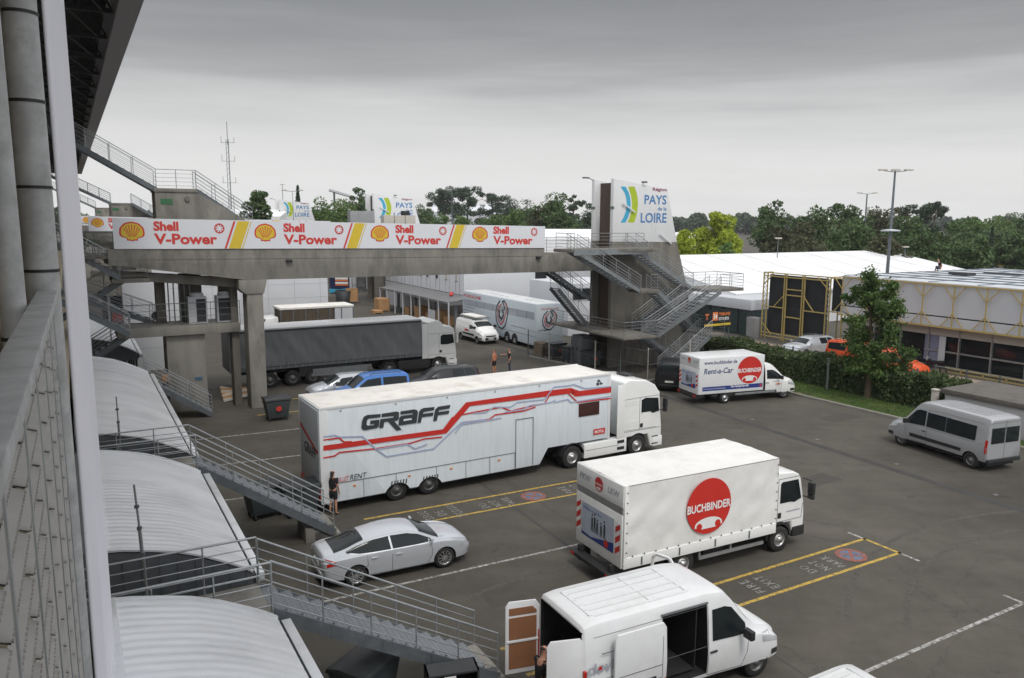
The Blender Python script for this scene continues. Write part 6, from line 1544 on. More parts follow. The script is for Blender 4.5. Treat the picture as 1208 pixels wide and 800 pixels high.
# ---- marquee
e = fbox('marquee', 'large white marquee with seamed roof beyond the black stage frame', 'marquee', 57, 56)
LM, t1, t2, ze, zr = 47.0, 17.0, 34.0, 3.55, 6.55
mb = MB(); n = 8
for s0, s1 in ((0, t1), (t1, t2)):
    vs = []; m_ = 8
    for i in range(n*6+1):
        for j in range(m_+1):
            y = s0+(s1-s0)*j/m_; k = (y/t1 if s0 == 0 else (t2-y)/(t2-t1)); x = LM*i/(n*6); vs.append((x, y, ze+(zr-ze)*k-.05*abs(sin(pi*i/6))*sin(pi*min(1, max(0, k)))))
    mb.add(vs, [(i*(m_+1)+j, (i+1)*(m_+1)+j, (i+1)*(m_+1)+j+1, i*(m_+1)+j+1) for i in range(n*6) for j in range(m_)], None, True)
mb.build('roof', TENTM, e)
mb = MB()
for i in range(n+1): x = LM*i/n; mb.beam((x, 0, ze+.01), (x, t1, zr+.01), .08, .02); mb.beam((x, t2, ze+.01), (x, t1, zr+.01), .08, .02)
mb.build('roof_seam', mat('tent_seam', (.45, .46, .48), .6), e)
for x in (0, LM):
    mb = MB(); mb.add([(x, 0, 0), (x, t2, 0), (x, t2, ze), (x, t1, zr), (x, 0, ze)], [(0, 1, 2, 3, 4)]); mb.build('gable', TENTM, e)
mb = MB(); mb.bb((0, -.02, 0), (LM, .02, ze)); mb.bb((0, t2-.02, 0), (LM, t2+.02, ze)); mb.build('side_wall', TENTM, e)
mb = MB(); mb.bb((-.1, -.25, ze-.25), (LM, .05, ze)); mb.build('eave_gutter', PANELW, e)
# ---- glazed annex left of the stage frame
e = fbox('glazed_annex', 'low annex with white fascia and dark glazing left of the yellow frame', 'building', 54.6, 51.6)
mb = MB(); mb.bb((0, 0, 2.5), (8, 12, 3.45)); mb.build('fascia', PANELW, e, bevel=.03)
mb = MB(); mb.bb((.5, .1, 0), (.6, 12, 2.5)); mb.bb((.5, .1, 0), (7.6, .2, 2.5)); mb.build('glazing', mat('annex_glass', (.03, .05, .05), .1, var=.3, spec=.6), e)
for k in range(7): mb = MB(); mb.bb((.4, .1+k*1.9, 0), (.52, .2+k*1.9, 2.5)); mb.build('mullion', DARKSTEEL, e)
e = fbox('grey_box', 'grey cabinet at the left foot of the yellow frame', 'cabinet', 54.4, 50.9); mb = MB(); mb.bb((0, 0, 0), (.8, 1.0, 1.9)); mb.build('case', mat('cabinet_grey', .22, .6), e, bevel=.02); mb = MB(); mb.bb((-.02, .08, .15), (0, .92, 1.8)); mb.build('door', mat('cabinet_door', .25, .6), e)

# ---- small stand sign
q = PL(831, 367, W(0, 41.7), Vector((-sin(AZ), cos(AZ), 0))); q2 = PL(863, 366, W(0, 41.7), Vector((-sin(AZ), cos(AZ), 0))); q3 = PL(832, 388, W(0, 41.7), Vector((-sin(AZ), cos(AZ), 0)))
wS = (q2-q).length; hS = q.z-q3.z; e = empty('stand_sign', Vector((q.x, q.y, 0)), AZ, 'black hoarding with orange squares and white letters on the stair tower railing', 'sign')
zS0 = q3.z
mb = MB(); mb.bb((0, 0, zS0), (wS, .06, q.z)); mb.build('board', BLKFAB, e)
flat('orange_square', [[(.1, zS0+.42*hS), (.28*wS, zS0+.42*hS), (.28*wS, zS0+.9*hS), (.1, zS0+.9*hS)], [(.31*wS, zS0+.42*hS), (.5*wS, zS0+.42*hS), (.5*wS, zS0+.9*hS), (.31*wS, zS0+.9*hS)]], [ORANGE, mat('peach', (.75, .5, .36), .5)], e, (0, -.001, 0), UX, VZ, .004, ks=[1, 0]) if False else flat('orange_square', [[(.31*wS, zS0+.42*hS), (.5*wS, zS0+.42*hS), (.5*wS, zS0+.9*hS), (.31*wS, zS0+.9*hS)]], ORANGE, e, (0, -.001, 0), UX, VZ, .004)
lettering('T', ORANGE, e, (.1, -.002, zS0+.48*hS), UX, VZ, h=.34*hS, bold=.04); lettering('34', LTR_WHITE, e, (.335*wS, -.006, zS0+.5*hS), UX, VZ, w=.14*wS, h=.3*hS, bold=.03)
lettering('TRIBUNE', ORANGE, e, (.53*wS, -.002, zS0+.68*hS), UX, VZ, w=.42*wS, h=.17*hS, bold=.03); lettering('STANDS', LTR_WHITE, e, (.53*wS, -.002, zS0+.42*hS), UX, VZ, w=.38*wS, h=.17*hS, bold=.03)
flat('yellow_strip', [[(.05, zS0+.12*hS), (wS-.05, zS0+.12*hS), (wS-.05, zS0+.24*hS), (.05, zS0+.24*hS)]], YEL, e, (0, -.001, 0), UX, VZ)
mb = MB(); mb.tube((.1, .1, 0), (.1, .1, zS0+.1), .03, 6); mb.tube((wS-.1, .1, 0), (wS-.1, .1, zS0+.1), .03, 6); mb.build('post', GALVD, e)

# ---- lamp masts and poles
def mast(px, py_top, Y, label, name='lamp_mast', heads=4, r=.11, mid=None, arm=1.2):
    t = D(px, py_top, Y); e = empty(name, (t.x, t.y, 0), 0, label, 'lamp mast', 'lamp masts'); mb = MB(); mb.tube((0, 0, 0), (0, 0, t.z), r*1.6, 10, r2=r*.7); mb.build('mast', GALVD, e)
    if heads:
        mb = MB()
        for k in range(heads):
            x = (k-(heads-1)/2)*arm*2/max(1, heads-1) if heads > 1 else 0; mb.beam((0, 0, t.z), (x, 0, t.z+.12), .07, .07)
        mb.build('cross_arm', GALVD, e)
        for k in range(heads):
            x = (k-(heads-1)/2)*arm*2/max(1, heads-1) if heads > 1 else 0; mb = MB(); mb.box((x*1.15, -.1, t.z+.2), (.75, .5, .16)); mb.build('lamp_head', PANELB, e, bevel=.04)
    if mid:
        mb = MB(); mb.lathe([(.001, mid-.12), (.9, mid-.08), (.9, mid+.05), (.001, mid+.15)], 12, 'z'); mb.build('ring_light', PANELW, e)
    return e
mast(1056, 203, 78, 'tall lamp mast with three lamp heads behind the pavilion', heads=3, r=.13, mid=D(1053, 272, 78).z, arm=1.1)
mast(1023, 229, 140, 'shorter lamp mast above the woods left of the tall mast', heads=2, r=.15)
mast(1068, 293, 110, 'small lamp post before the dark trees', heads=1, r=.08)
mast(918, 283, 100, 'small lamp post by the distant yard entrance', heads=1, r=.06)
mast(333, 219, 150, 'thin pole above the farthest painted tower', heads=1, r=.07)
mast(345, 226, 130, 'thin lamp pole seen over the second bridge', heads=2, r=.05)
mast(533, 225, 260, 'slim floodlight mast among the pines', heads=2, r=.14)
# lattice radio mast
t = D(268, 158, 150); e = empty('radio_mast', (t.x, t.y, 0), 0, 'thin lattice radio mast with small aerials on the left skyline', 'mast'); mb = MB(); z1 = t.z-1.0; k = .32
for sx, sy_ in ((-1, -1), (1, -1), (0, 1)): mb.beam((sx*k, sy_*k, 0), (sx*k*.7, sy_*k*.7, z1), .07, .07)
for j in range(26): z = z1*j/26; mb.beam((-k, -k, z), (k, -k, z+z1/26), .035, .035); mb.beam((k, -k, z), (0, k, z+z1/26), .035, .035)
mb.build('lattice', GALVD, e); mb = MB(); mb.tube((0, 0, z1-1), (0, 0, z1+3.2), .06, 5)
for j, z in enumerate((z1-.6, z1-4, z1-8)): mb.beam((-1.3, 0, z), (1.3, 0, z), .06, .06); mb.beam((-1.2, 0, z), (-1.2, 0, z+1.2), .06, .06); mb.beam((1.2, 0, z), (1.2, 0, z+1.0), .06, .06)
mb.build('aerial', GALVD, e)

# ---- paddock buildings seen under the bridge
e = fbox('office_row', 'two storey white cabin row behind the dark awning', 'building', 35.0, 71.9)
LO = 23.0; mb = MB(); mb.bb((0, 0, 0), (9, LO, 6.5)); mb.build('wall', CLADW, e, bevel=.02)
for i, px_ in enumerate((465, 474, 484, 496.5, 504.5, 515.5, 526.5, 538.5)):
    tt = onp(px_, 325, 35.0)[0]-71.9; mb = MB(); mb.bb((-.04, tt-.22, 4.35+.0), (.02, tt+.22, 5.2)); o = mb.build('window', GLASS if i < 6 else PANELB, e); mb = MB(); mb.bb((-.06, tt-.27, 4.28), (-.03, tt+.27, 4.35)); mb.build('sill', GALVD, o)
mb = MB()
for k in range(9): y = 1.0+k*2.55; mb.bb((-.02, y, 2.9), (0.005, y+.03, 6.5)); mb.bb((-.02, y+1.0, 3.1), (0.005, y+1.02, 5.6))
mb.bb((-.03, 0, 2.93), (0.005, LO, 3.0)); mb.build('panel_joint', SEAM, e)
e = fbox('dark_awning', 'dark awning on slim posts sheltering stacked timber', 'awning', 32.2, 69.6)
LA = 19.5; mb = MB()
for k in range(10): mb.prism([(k*LA/10, 0), ((k+1)*LA/10, 0)], 0, 0) if False else mb.add([(0, k*LA/10, 2.62), (0, (k+1)*LA/10, 2.62), (2.8, (k+1)*LA/10, 2.95), (2.8, k*LA/10, 2.95), (1.4, (k+.5)*LA/10, 2.70)], [(0, 1, 4), (1, 2, 4), (2, 3, 4), (3, 0, 4)])
mb.bb((-.05, 0, 2.4), (.0, LA, 2.62)); mb.bb((0, -.03, 2.3), (2.8, .02, 2.7)); mb.build('canvas', mat('awning_grey', (.16, .16, .165), .7, var=.15), e)
for k in range(9): mb = MB(); mb.bb((-.08, k*LA/8-.05, 0), (.04, k*LA/8+.05, 2.62)); mb.build('post', PANELW, e)
for k in range(4): mb = MB(); mb.bb((.9, .5+k*5.2, 0), (1.2, .8+k*5.2, 2.62)); mb.build('inner_post', GALV, e)
def crate(p, t, s, label, h=.8):
    e = fbox('timber_crate', label, 'crate', p, t, 'timber crates under the awning'); mb = MB()
    mb.bb((0, 0, .1), (s, s*1.3, h)); mb.build('boards', TIMBER, e); mb = MB()
    for a_ in (0, s-.08): mb.bb((a_-.02, -.02, 0), (a_+.08, s*1.3+.02, .1)); mb.bb((a_-.02, -.03, .1), (a_+.08, -.0, h))
    mb.build('batten', TIMBER, e)
for i, (p, t, s, h, lb) in enumerate(((32.9, 71.0, 1.1, .9, 'timber crate nearest the show trailer'), (33.0, 73.2, 1.0, 1.3, 'taller timber crate behind the first'), (33.1, 76.0, 1.2, .7, 'low timber crate mid awning'), (33.0, 79.0, 1.1, 1.2, 'tall crate under the middle of the awning'), (33.0, 82.0, 1.1, .8, 'crate deep under the awning'), (31.0, 86.3, 1.3, 1.5, 'orange brown crate at the far awning end'), (29.8, 84.5, 1.0, .35, 'flat pallet lying left of the awning'))): crate(p, t, s, lb, h)
e = fbox('white_board', 'pale board leaning at the awning front', 'board', 32.0, 72.6); mb = MB(); mb.bb((0, 0, .6), (.06, 1.7, 1.5)); mb.build('sheet', PANELW, e)
e = fbox('red_chair_pile', 'small red bundle on the awning roof', 'bundle', 34.2, 73.3); mb = MB(); mb.lathe([(.001, 2.85), (.2, 2.88), (.22, 3.0), (.12, 3.2), (.001, 3.22)], 12, 'z'); mb.build('cloth', SHRED, e); mb = MB(); mb.box((.1, .1, 3.2), (.3, .2, .1)); mb.build('strap', SHRED, e, bevel=.03)
e = fbox('white_container', 'white stacked cabin with dark window behind the show trailer', 'container', 39.9, 60.0)
mb = MB(); mb.bb((0, 0, 0), (7, 7, 4.85)); mb.build('wall', CLADW, e, bevel=.04)
mb = MB(); mb.bb((.5, -.03, 3.35), (2.4, .02, 4.4)); w_ = mb.build('window', GLASS, e); mb = MB(); mb.bb((1.4, -.05, 3.35), (1.48, -.03, 4.4)); mb.bb((.42, -.05, 3.27), (2.48, -.03, 3.35)); mb.bb((.42, -.05, 4.4), (2.48, -.03, 4.48)); mb.bb((.42, -.05, 3.3), (.5, -.03, 4.44)); mb.bb((2.4, -.05, 3.3), (2.48, -.03, 4.44)); mb.build('frame', PANELW, w_)
e = fbox('car_hoarding', 'dark hoarding with a yellow racing car shape', 'hoarding', 46.5, 68); a_ = D(614, 318, 84); b_ = D(628, 350, 84)
e.location = (a_.x, a_.y, 0); e.rotation_euler = (0, 0, 0); wH = b_.x-a_.x; mb = MB(); mb.bb((0, 0, 0), (wH+1.5, .1, 6.5)); mb.build('board', BLKFAB, e)
flat('yellow_shape', [[(.05, 3.4), (.1, 5.0), (.5, 5.3), (.9, 4.8), (1.2, 4.4), (1.28, 3.1), (.7, 2.8), (.5, 3.2)]], YEL, e, (0, -.005, 0), UX, VZ)
# white panelled hall left of the blue hoarding
e = fbox('panelled_hall', 'white panelled hall behind the grey trailer', 'building', 6.5, 79.0)
mb = MB(); mb.bb((0, 0, 0), (16.4, 14, 6.3)); mb.build('wall', CLADW, e, bevel=.02)
mb = MB()
for k in range(1, 7): mb.bb((k*2.6, -.012, 0), (k*2.6+.025, 0.002, 6.3))
for z in (1.4, 2.8, 4.2, 5.6): mb.bb((0, -.010, z), (16.4, 0.002, z+.02))
mb.build('panel_joint', mat('pale_joint', (.36, .38, .42), .6), e)
e = fbox('porthole_cabin', 'white cabin with one round dark window left of the stair core', 'cabin', 3.0, 60)
mb = MB(); mb.bb((0, 0, 0), (3.0, 4, 6.4)); mb.build('wall', CLADW, e, bevel=.02)
mb = MB(); mb.tube((2.0, -.04, 3.9), (2.0, .02, 3.9), .28, 20); mb.build('porthole', GLASS, e)
mb = MB(); mb.bb((-1.3, .1, 0), (-.05, .3, 5.4)); mb.build('side_glass', GLASS, e); mb = MB(); mb.tube((-.9, 0, 0), (-.9, 0, 6.2), .07, 8); mb.build('pipe', GALVL, e)
mb = MB()
for z in (1.6, 3.1, 4.6): mb.bb((0, -.008, z), (3.0, .002, z+.02))
mb.build('panel_joint', MAT['pale_joint'], e)
e = fbox('red_box', 'red box on the far side of the stair flights', 'box', 2.2, 57.5); mb = MB(); mb.bb((0, 0, 3.9), (.6, .4, 4.6)); mb.build('case', mat('box_red', (.28, .03, .025), .5), e, bevel=.03); mb = MB(); mb.bb((.05, -.02, 3.0), (.15, .5, 3.7)); mb.build('leg', GALVD, e)
# blue hoarding far away
a_ = D(388, 318, 112); b_ = D(412, 344, 112); e = empty('blue_hoarding', (a_.x, a_.y, 0), 0, 'dark blue advertising hoarding with white and red lines of text', 'hoarding'); wH = b_.x-a_.x
mb = MB(); mb.bb((0, 0, b_.z-.3), (wH, .12, a_.z+1)); mb.build('board', mat('hoarding_blue', (.012, .018, .07), .5), e)
q_ = []
for z in (.75, .55, .35): q_.append([(wH*.3, b_.z+(a_.z-b_.z)*z), (wH*.95, b_.z+(a_.z-b_.z)*z), (wH*.95, b_.z+(a_.z-b_.z)*z+.28), (wH*.3, b_.z+(a_.z-b_.z)*z+.28)])
flat('white_line', q_, LTR_WHITE, e, (0, -.005, 0), UX, VZ); flat('red_line', [[(x, z-.24) for x, z in pl[:2]]+[(x, z-.32) for x, z in pl[2:]] for pl in q_], ORANGE, e, (0, -.005, 0), UX, VZ)
flat('cyan_wave', [[(0, b_.z-.2), (wH, b_.z+.2), (wH, b_.z+.5), (wH*.5, b_.z+.3), (0, b_.z+.4)]], CYAN, e, (0, -.005, 0), UX, VZ)
e = empty('far_shed', D(430, 340, 118)*1, 0, 'pale shed wall right of the blue hoarding', 'building'); e.location.z = 0; mb = MB(); mb.bb((-2.2, 0, 0), (0, 4, 8)); mb.build('wall', CLADW, e); mb = MB(); mb.bb((-1.3, -.03, 3.6), (-.3, .02, 6)); mb.build('door', GLASS, e)
e = empty('dark_tank', D(436, 335, 116), 0, 'dark pipework and tanks beyond the awning', 'tank'); e.location.z = 0
for x in (-1.2, .8, 2.8): mb = MB(); mb.tube((x, 0, 0), (x, 0, 6.4), .75, 14); mb.build('tank_body', mat('tank_grey', .12, .6) if 'tank_grey' not in MAT else MAT['tank_grey'], e)
mb = MB()
for k in range(5): mb.beam((-2.4, -1, 1+k*1.3), (4, -1, 1+k*1.3), .08, .08)
for x in (-2.4, -.3, 1.8, 4): mb.beam((x, -1, 0), (x, -1, 6.4), .1, .1)
mb.build('scaffold', GALVD, e)
# timber and containers beyond
e = empty('dark_bin', D(405, 345, 100), 0, 'dark open bin with boards near the blue hoarding', 'bin'); e.location.z = 0; mb = MB(); mb.lathe([(.9, 0), (1.1, 1.6), (1.0, 1.6), (.8, .1), (.001, .1)], 14, 'z'); mb.build('drum', DARKSTEEL, e); mb = MB(); mb.bb((.4, -.3, .2), (1.9, .0, 1.9)); mb.build('board', TIMBER, e)

# ---- bins, cabinet, pallets, fence by the tower
def bin4(loc, yaw, label, lid_open=False, sticker=True, group='wheeled waste bins'):
    e = empty('wheeled_bin', loc, yaw, label, 'bin', group)
    mb = MB(); b = [(-.52, -.38, .18), (.52, -.38, .18), (.52, .38, .18), (-.52, .38, .18)]; t = [(-.66, -.5, 1.12), (.66, -.5, 1.12), (.66, .5, 1.12), (-.66, .5, 1.12)]
    mb.add(b+t, [(0, 3, 2, 1), (4, 5, 6, 7), (0, 1, 5, 4), (1, 2, 6, 5), (2, 3, 7, 6), (3, 0, 4, 7)]); mb.build('tub', BINM, e, bevel=.05)
    mb = MB(); mb.prism([(-.55, 1.13), (.55, 1.13), (.5, 1.24), (.2, 1.30), (-.5, 1.27)], -.70, .70, axis='x'); mb.build('lid', BIND, e, bevel=.03)
    for x in (-.45, .45):
        for y in (-.3, .3): mb = MB(); mb.tube((x-.03, y, .09), (x+.03, y, .09), .09, 10); mb.build('castor', RUBBER, e)
    for x in (-.72, .72): mb = MB(); mb.tube((x, -.2, 1.02), (x, .2, 1.02), .025, 6); mb.build('handle', BIND, e)
    if sticker: flat('red_sticker', [disc(0, .72, .15, 16)], SHRED, e, (0, -.47, 0), UX, Vector((0, -.10, 1)), .03)
    return e
bin4(W(9.15, 41.9), AZ, 'grey wheeled bin with red sticker at the foot of the tall column')
bin4(W(5.55, 28.1), AZ+.15, 'black wheeled bin under the second stair flight, left one', sticker=False)
bin4(W(6.75, 27.6), AZ-.1, 'black wheeled bin under the second stair flight, right one', sticker=False)
bin4(G(432, 838), AZ+.6, 'dark wheeled bin below the near stair flight at the bottom edge')
bin4(W(32.6, 50.6), AZ, 'wheeled bin next to the pallets, left of three', True)
bin4(W(32.7, 48.7), AZ+.1, 'middle wheeled bin of three before the tower')
bin4(W(32.9, 46.3), AZ, 'wheeled bin right of three before the grey cabinet')
e = fbox('switch_cabinet', 'tall grey metal cabinet at the left side of the stair tower', 'cabinet', 32.6, 47.1); mb = MB(); mb.bb((0, 0, 0), (1.1, 1.3, 2.2)); mb.build('case', mat('steel_grey', (.17, .18, .2), .5, metal=.2), e, bevel=.02); mb = MB(); mb.bb((-.02, .1, .1), (0, .62, 2.1)); mb.build('door', MAT['steel_grey'], e); mb = MB(); mb.bb((-.02, .68, .1), (0, 1.2, 2.1)); mb.build('door', MAT['steel_grey'], e); mb = MB(); mb.bb((-.06, .5, 1.1), (-.02, .56, 1.3)); mb.build('handle', PLASTIC, e)
def pallets(p, t, n, label):
    e = fbox('pallet_stack', label, 'pallets', p, t)
    PB = mat('pallet_wood', (.22, .17, .12), .9, var=.25, scale=4) if 'pallet_wood' not in MAT else MAT['pallet_wood']
    for k in range(n):
        mb = MB(); z = k*.15
        for y in np.linspace(0, 1.08, 7): mb.bb((0, y, z+.12), (.8, y+.1, z+.142))
        for x in (0, .35, .7): mb.bb((x, 0, z), (x+.1, 1.18, z+.12))
        mb.build('pallet', PB, e)
pallets(32.0, 51.8, 7, 'stack of weathered pallets behind the show trailer')
pallets(5.2, 50.5, 1, 'single pallet lying left of the stained pier')
# mesh fence with posts around the tower foot
e = fbox('mesh_fence', 'thin wire fence on posts round the stair tower base', 'fence', 0, 0)
FN = mat('wire_mesh', (.16, .17, .17), .6)
def mesh_run(a, b, h=1.9):
    a = Vector(a); b = Vector(b); n = max(1, round((b-a).length/2.4)); d = (b-a)/n
    for k in range(n+1):
        q = a+d*k; mb = MB(); mb.tube(q, q+Vector((0, 0, h)), .045, 8); mb.build('post', PANELB if k % 2 == 0 else GALVD, e)
    mb = MB(); L = (b-a).length; u = (b-a)/L
    for z in (.06, h-.1, h*.5): mb.tube(a+Vector((0, 0, z)), b+Vector((0, 0, z)), .012, 4)
    m_ = int(L/.22)
    for k in range(m_+1): q = a+u*(L*k/m_); mb.tube(q+Vector((0, 0, .05)), q+Vector((0, 0, h-.1)), .006, 3, cap=False)
    mb.build('wire', FN, e)
mesh_run((33.2, 40.2, 0), (37.6, 41.0, 0), 2.3); mesh_run((33.2, 40.2, 0), (31.0, 52.2, 0), 2.2); mesh_run((37.6, 41.0, 0), (44.5, 42.2, 0), 1.5)
e = fbox('curb_slab', 'low concrete plinth under the wire fence', 'plinth', 0, 0); mb = MB(); mb.beam((33.15, 40.1, .06), (37.7, 40.95, .06), .25, .14); mb.beam((33.15, 40.1, .06), (31.0, 52.1, .06), .25, .14); mb.build('plinth', CONC, e)
e = fbox('crowd_barrier', 'grey crowd barrier panels right of the tower foot', 'barrier', 43.0, 43.3); rail_bars('panel', e, [(0, 0, 0), (2.6, .5, 0)], 1.2, GALV, .12); rail_bars('panel', e, [(2.8, .5, 0), (5.2, 1.4, 0)], 1.2, GALV, .12)
# dark storage shelf at the bottom edge and clutter by the pier
e = empty('shelf_trolley', G(533, 858), AZ-.25, 'dark metal shelf trolley with a taped paper below the near stairs', 'trolley')
mb = MB()
for z in (.2, .6, 1.0, 1.36): mb.bb((-.55, -.25, z), (.55, .25, z+.04))
for x in (-.55, .51): mb.bb((x, -.25, .1), (x+.04, .25, 1.4))
mb.bb((-.55, .22, .2), (.55, .25, 1.4)); mb.build('shelf', DARKSTEEL, e); mb = MB(); mb.bb((-.2, -.27, 1.06), (.05, -.26, 1.34)); mb.build('paper', LTR_WHITE, e)
e = fbox('timber_pile', 'stack of broken timber and white boards behind the stained pier', 'timber', 7.3, 47.4)
for k in range(7): mb = MB(); mb.beam((0, k*.17, .1+.1*k), (1.5, .3+k*.15, .25+.12*(k % 3)), .1, .16); mb.build('plank', TIMBER if k % 2 else PANELB, e)
e = fbox('gas_post', 'dark post with pale top beside the stained pier', 'post', 4.0, 45.9); mb = MB(); mb.bb((0, 0, 0), (.22, .22, 1.8)); mb.build('shaft', DARKSTEEL, e); mb = MB(); mb.bb((-.06, -.06, 1.8), (.3, .3, 2.2)); mb.build('lamp', TIMBER, e, bevel=.03)
# ---- far white roofs and distant hall
def far_tent(px0, px1, py0, py1, Y, label, m=TENTM, ridge=True, nm='white_tent'):
    a = D(px0, py1, Y); b = D(px1, py0, Y); e = empty(nm, (a.x, a.y, 0), 0, label, 'tent' if nm == 'white_tent' else 'building', 'distant white tents' if nm == 'white_tent' else None); w = b.x-a.x; zt = b.z; ze = max(1.5, zt-(zt-a.z)*.55 if a.z > 0 else zt*.6)
    mb = MB(); mb.bb((0, 0, 0), (w, 12, ze)); mb.build('side_wall', m, e); mb = MB(); mb.prism([(0, ze), (12, ze), (6, zt)], 0, w, axis='x'); mb.build('roof', m, e)
    return e
far_tent(642, 716, 271, 290, 120, 'white marquee roofs seen left of the painted tower')
far_tent(560, 640, 268, 290, 125, 'white marquee roof just over the banner')
far_tent(802, 866, 275, 296, 150, 'white tent behind the yellow green tree')
far_tent(225, 330, 247, 262, 140, 'white roofs behind the second bridge at left')
e = far_tent(507, 581, 242, 258, 330, 'distant hall with striped grey roof in front of the pines', CLADW, nm='distant_hall')
mb = MB(); w = D(581, 250, 330).x-D(507, 250, 330).x
for k in range(7): x = (k+.3)*w/7; z_ = D(507, 242, 330).z; mb.beam((x, -.4, z_*.62), (x+2, 5.8, z_+.3), 2.4, .3)
mb.build('roof_strip', GALVD, e)
e = empty('steel_canopy', D(412, 235, 200), 0, 'slanted pale roof edge above the trees at left', 'building'); z_ = D(412, 232, 200).z; e.location.z = 0; mb = MB(); mb.beam((-5, 0, z_+1.6), (5, 3, z_-1.4), 4, .5); mb.build('roof', PANELW, e); mb = MB(); mb.beam((-4, 1, 0), (-4, 1, z_+1.2), .4, .4); mb.beam((4, 1, 0), (4, 1, z_-1.2), .4, .4); mb.build('post', GALVD, e)
a = D(1165, 290, 170); e = empty('advert_boards', (a.x, a.y, 0), 0, 'yellow and orange boards glimpsed between the far trees', 'hoarding'); mb = MB(); mb.bb((0, 0, 1.2), (5.5, .1, 4.0)); mb.build('yellow_board', YEL, e); mb = MB(); mb.bb((5.6, 0, 1.2), (9.5, .1, 4.2)); mb.build('orange_board', ORANGE, e)
e = empty('roof_walkway_rail', W(46, 80, 0), AZ, 'thin rail posts on the far yard', 'fence'); rail_bars('bars', e, [(0, 10, 0), (50, 18, 0)], 1.4, GALVD, .5)
# grey truck box and roof plant peeking over the banner
a = D(427, 263, 49.8); e = empty('roof_plant', (a.x, a.y, 0), AZ, 'grey plant box rising behind the bridge banner', 'plant box'); z0 = 8.9; z1 = D(427, 249, 49.8).z; mb = MB(); mb.bb((-.75, 0, z0), (.85, .6, z1)); mb.build('case', mat('plant_grey', (.28, .29, .3), .5), e, bevel=.02)
mb = MB(); mb.bb((-.6, .1, 8.5), (-.5, .5, z0)); mb.bb((.6, .1, 8.5), (.7, .5, z0)); mb.build('leg', GALVD, e)
a = D(453, 262, 51.2); e = empty('roof_plant', (a.x, a.y, 0), AZ, 'row of pale cabinets and a dish behind the banner', 'plant box'); z1 = D(453, 254, 51.2).z
for k in range(3): mb = MB(); mb.bb((k*.75, 0, z1-1.4), (k*.75+.7, .6, z1)); mb.build('cabinet', PANELB, e, bevel=.02)
mb = MB(); mb.box((1.6, .3, z1+.15), (.5, .4, .3)); mb.build('camera_unit', PLASTIC, e, bevel=.03); mb = MB(); mb.bb((.2, .1, 8.4), (.4, .5, z1-1.4)); mb.bb((1.8, .1, 8.4), (2.0, .5, z1-1.4)); mb.build('leg', GALVD, e)
# ================================================================ vegetation
def leafmat(name, a, b, c=None, rough=.6):
    m = bpy.data.materials.new(name); m.use_nodes = True; nt = m.node_tree; N = nt.nodes; L = nt.links; bs = N['Principled BSDF']; bs.inputs['Roughness'].default_value = rough; bs.inputs['Specular IOR Level'].default_value = .25
    g = N.new('ShaderNodeNewGeometry'); tc = N.new('ShaderNodeTexCoord'); n = N.new('ShaderNodeTexNoise'); n.inputs['Scale'].default_value = .45; n.inputs['Detail'].default_value = 3; L.new(tc.outputs['Object'], n.inputs['Vector'])
    ad = N.new('ShaderNodeMath'); ad.operation = 'ADD'; L.new(g.outputs['Random Per Island'], ad.inputs[0]); L.new(n.outputs['Fac'], ad.inputs[1])
    mr = N.new('ShaderNodeMapRange'); mr.inputs['From Min'].default_value = .35; mr.inputs['From Max'].default_value = 1.45; L.new(ad.outputs[0], mr.inputs['Value'])
    r = N.new('ShaderNodeValToRGB'); r.color_ramp.elements[0].color = (*a, 1); r.color_ramp.elements[1].color = (*b, 1)
    if c: q = r.color_ramp.elements.new(.5); q.color = (*c, 1)
    L.new(mr.outputs[0], r.inputs[0]); L.new(r.outputs[0], bs.inputs['Base Color'])
    bs.inputs['Transmission Weight'].default_value = 0
    tr = N.new('ShaderNodeBsdfTranslucent'); L.new(r.outputs[0], tr.inputs[0]); mx = N.new('ShaderNodeMixShader'); mx.inputs[0].default_value = .25
    out = N['Material Output']; L.new(bs.outputs[0], mx.inputs[1]); L.new(tr.outputs[0], mx.inputs[2]); L.new(mx.outputs[0], out.inputs[0])
    return m
LEAF_DARK = leafmat('leaves_dark', (0.041, 0.074, 0.030), (0.115, 0.182, 0.068))
LEAF_MID = leafmat('leaves_mid', (0.056, 0.106, 0.031), (0.150, 0.237, 0.069))
LEAF_PINE = leafmat('leaves_pine', (0.033, 0.058, 0.039), (0.091, 0.130, 0.078))
LEAF_YEL = leafmat('leaves_yellowgreen', (.16, .23, .02), (.38, .44, .05))
LEAF_COP = leafmat('leaves_copper', (.045, .055, .032), (.12, .125, .065))
LEAF_HEDGE = leafmat('leaves_hedge', (.035, .06, .022), (.13, .17, .075))
LEAF_YOUNG = leafmat('leaves_young', (0.034, 0.075, 0.023), (0.115, 0.184, 0.052))
def quads(C, size, rs, up=.35, asp=.6):
    n = len(C); a = rs.normal(0, 1, (n, 3)); a[:, 2] += up*0; a /= np.linalg.norm(a, axis=1)[:, None]
    b = rs.normal(0, 1, (n, 3)); b -= (b*a).sum(1)[:, None]*a; b /= np.linalg.norm(b, axis=1)[:, None]
    s = size*rs.uniform(.55, 1.35, n)[:, None]; a = a*s; b = b*s*asp
    return np.stack([C-a, C-b*.9, C+a, C+b*.9], 1).reshape(-1, 3)
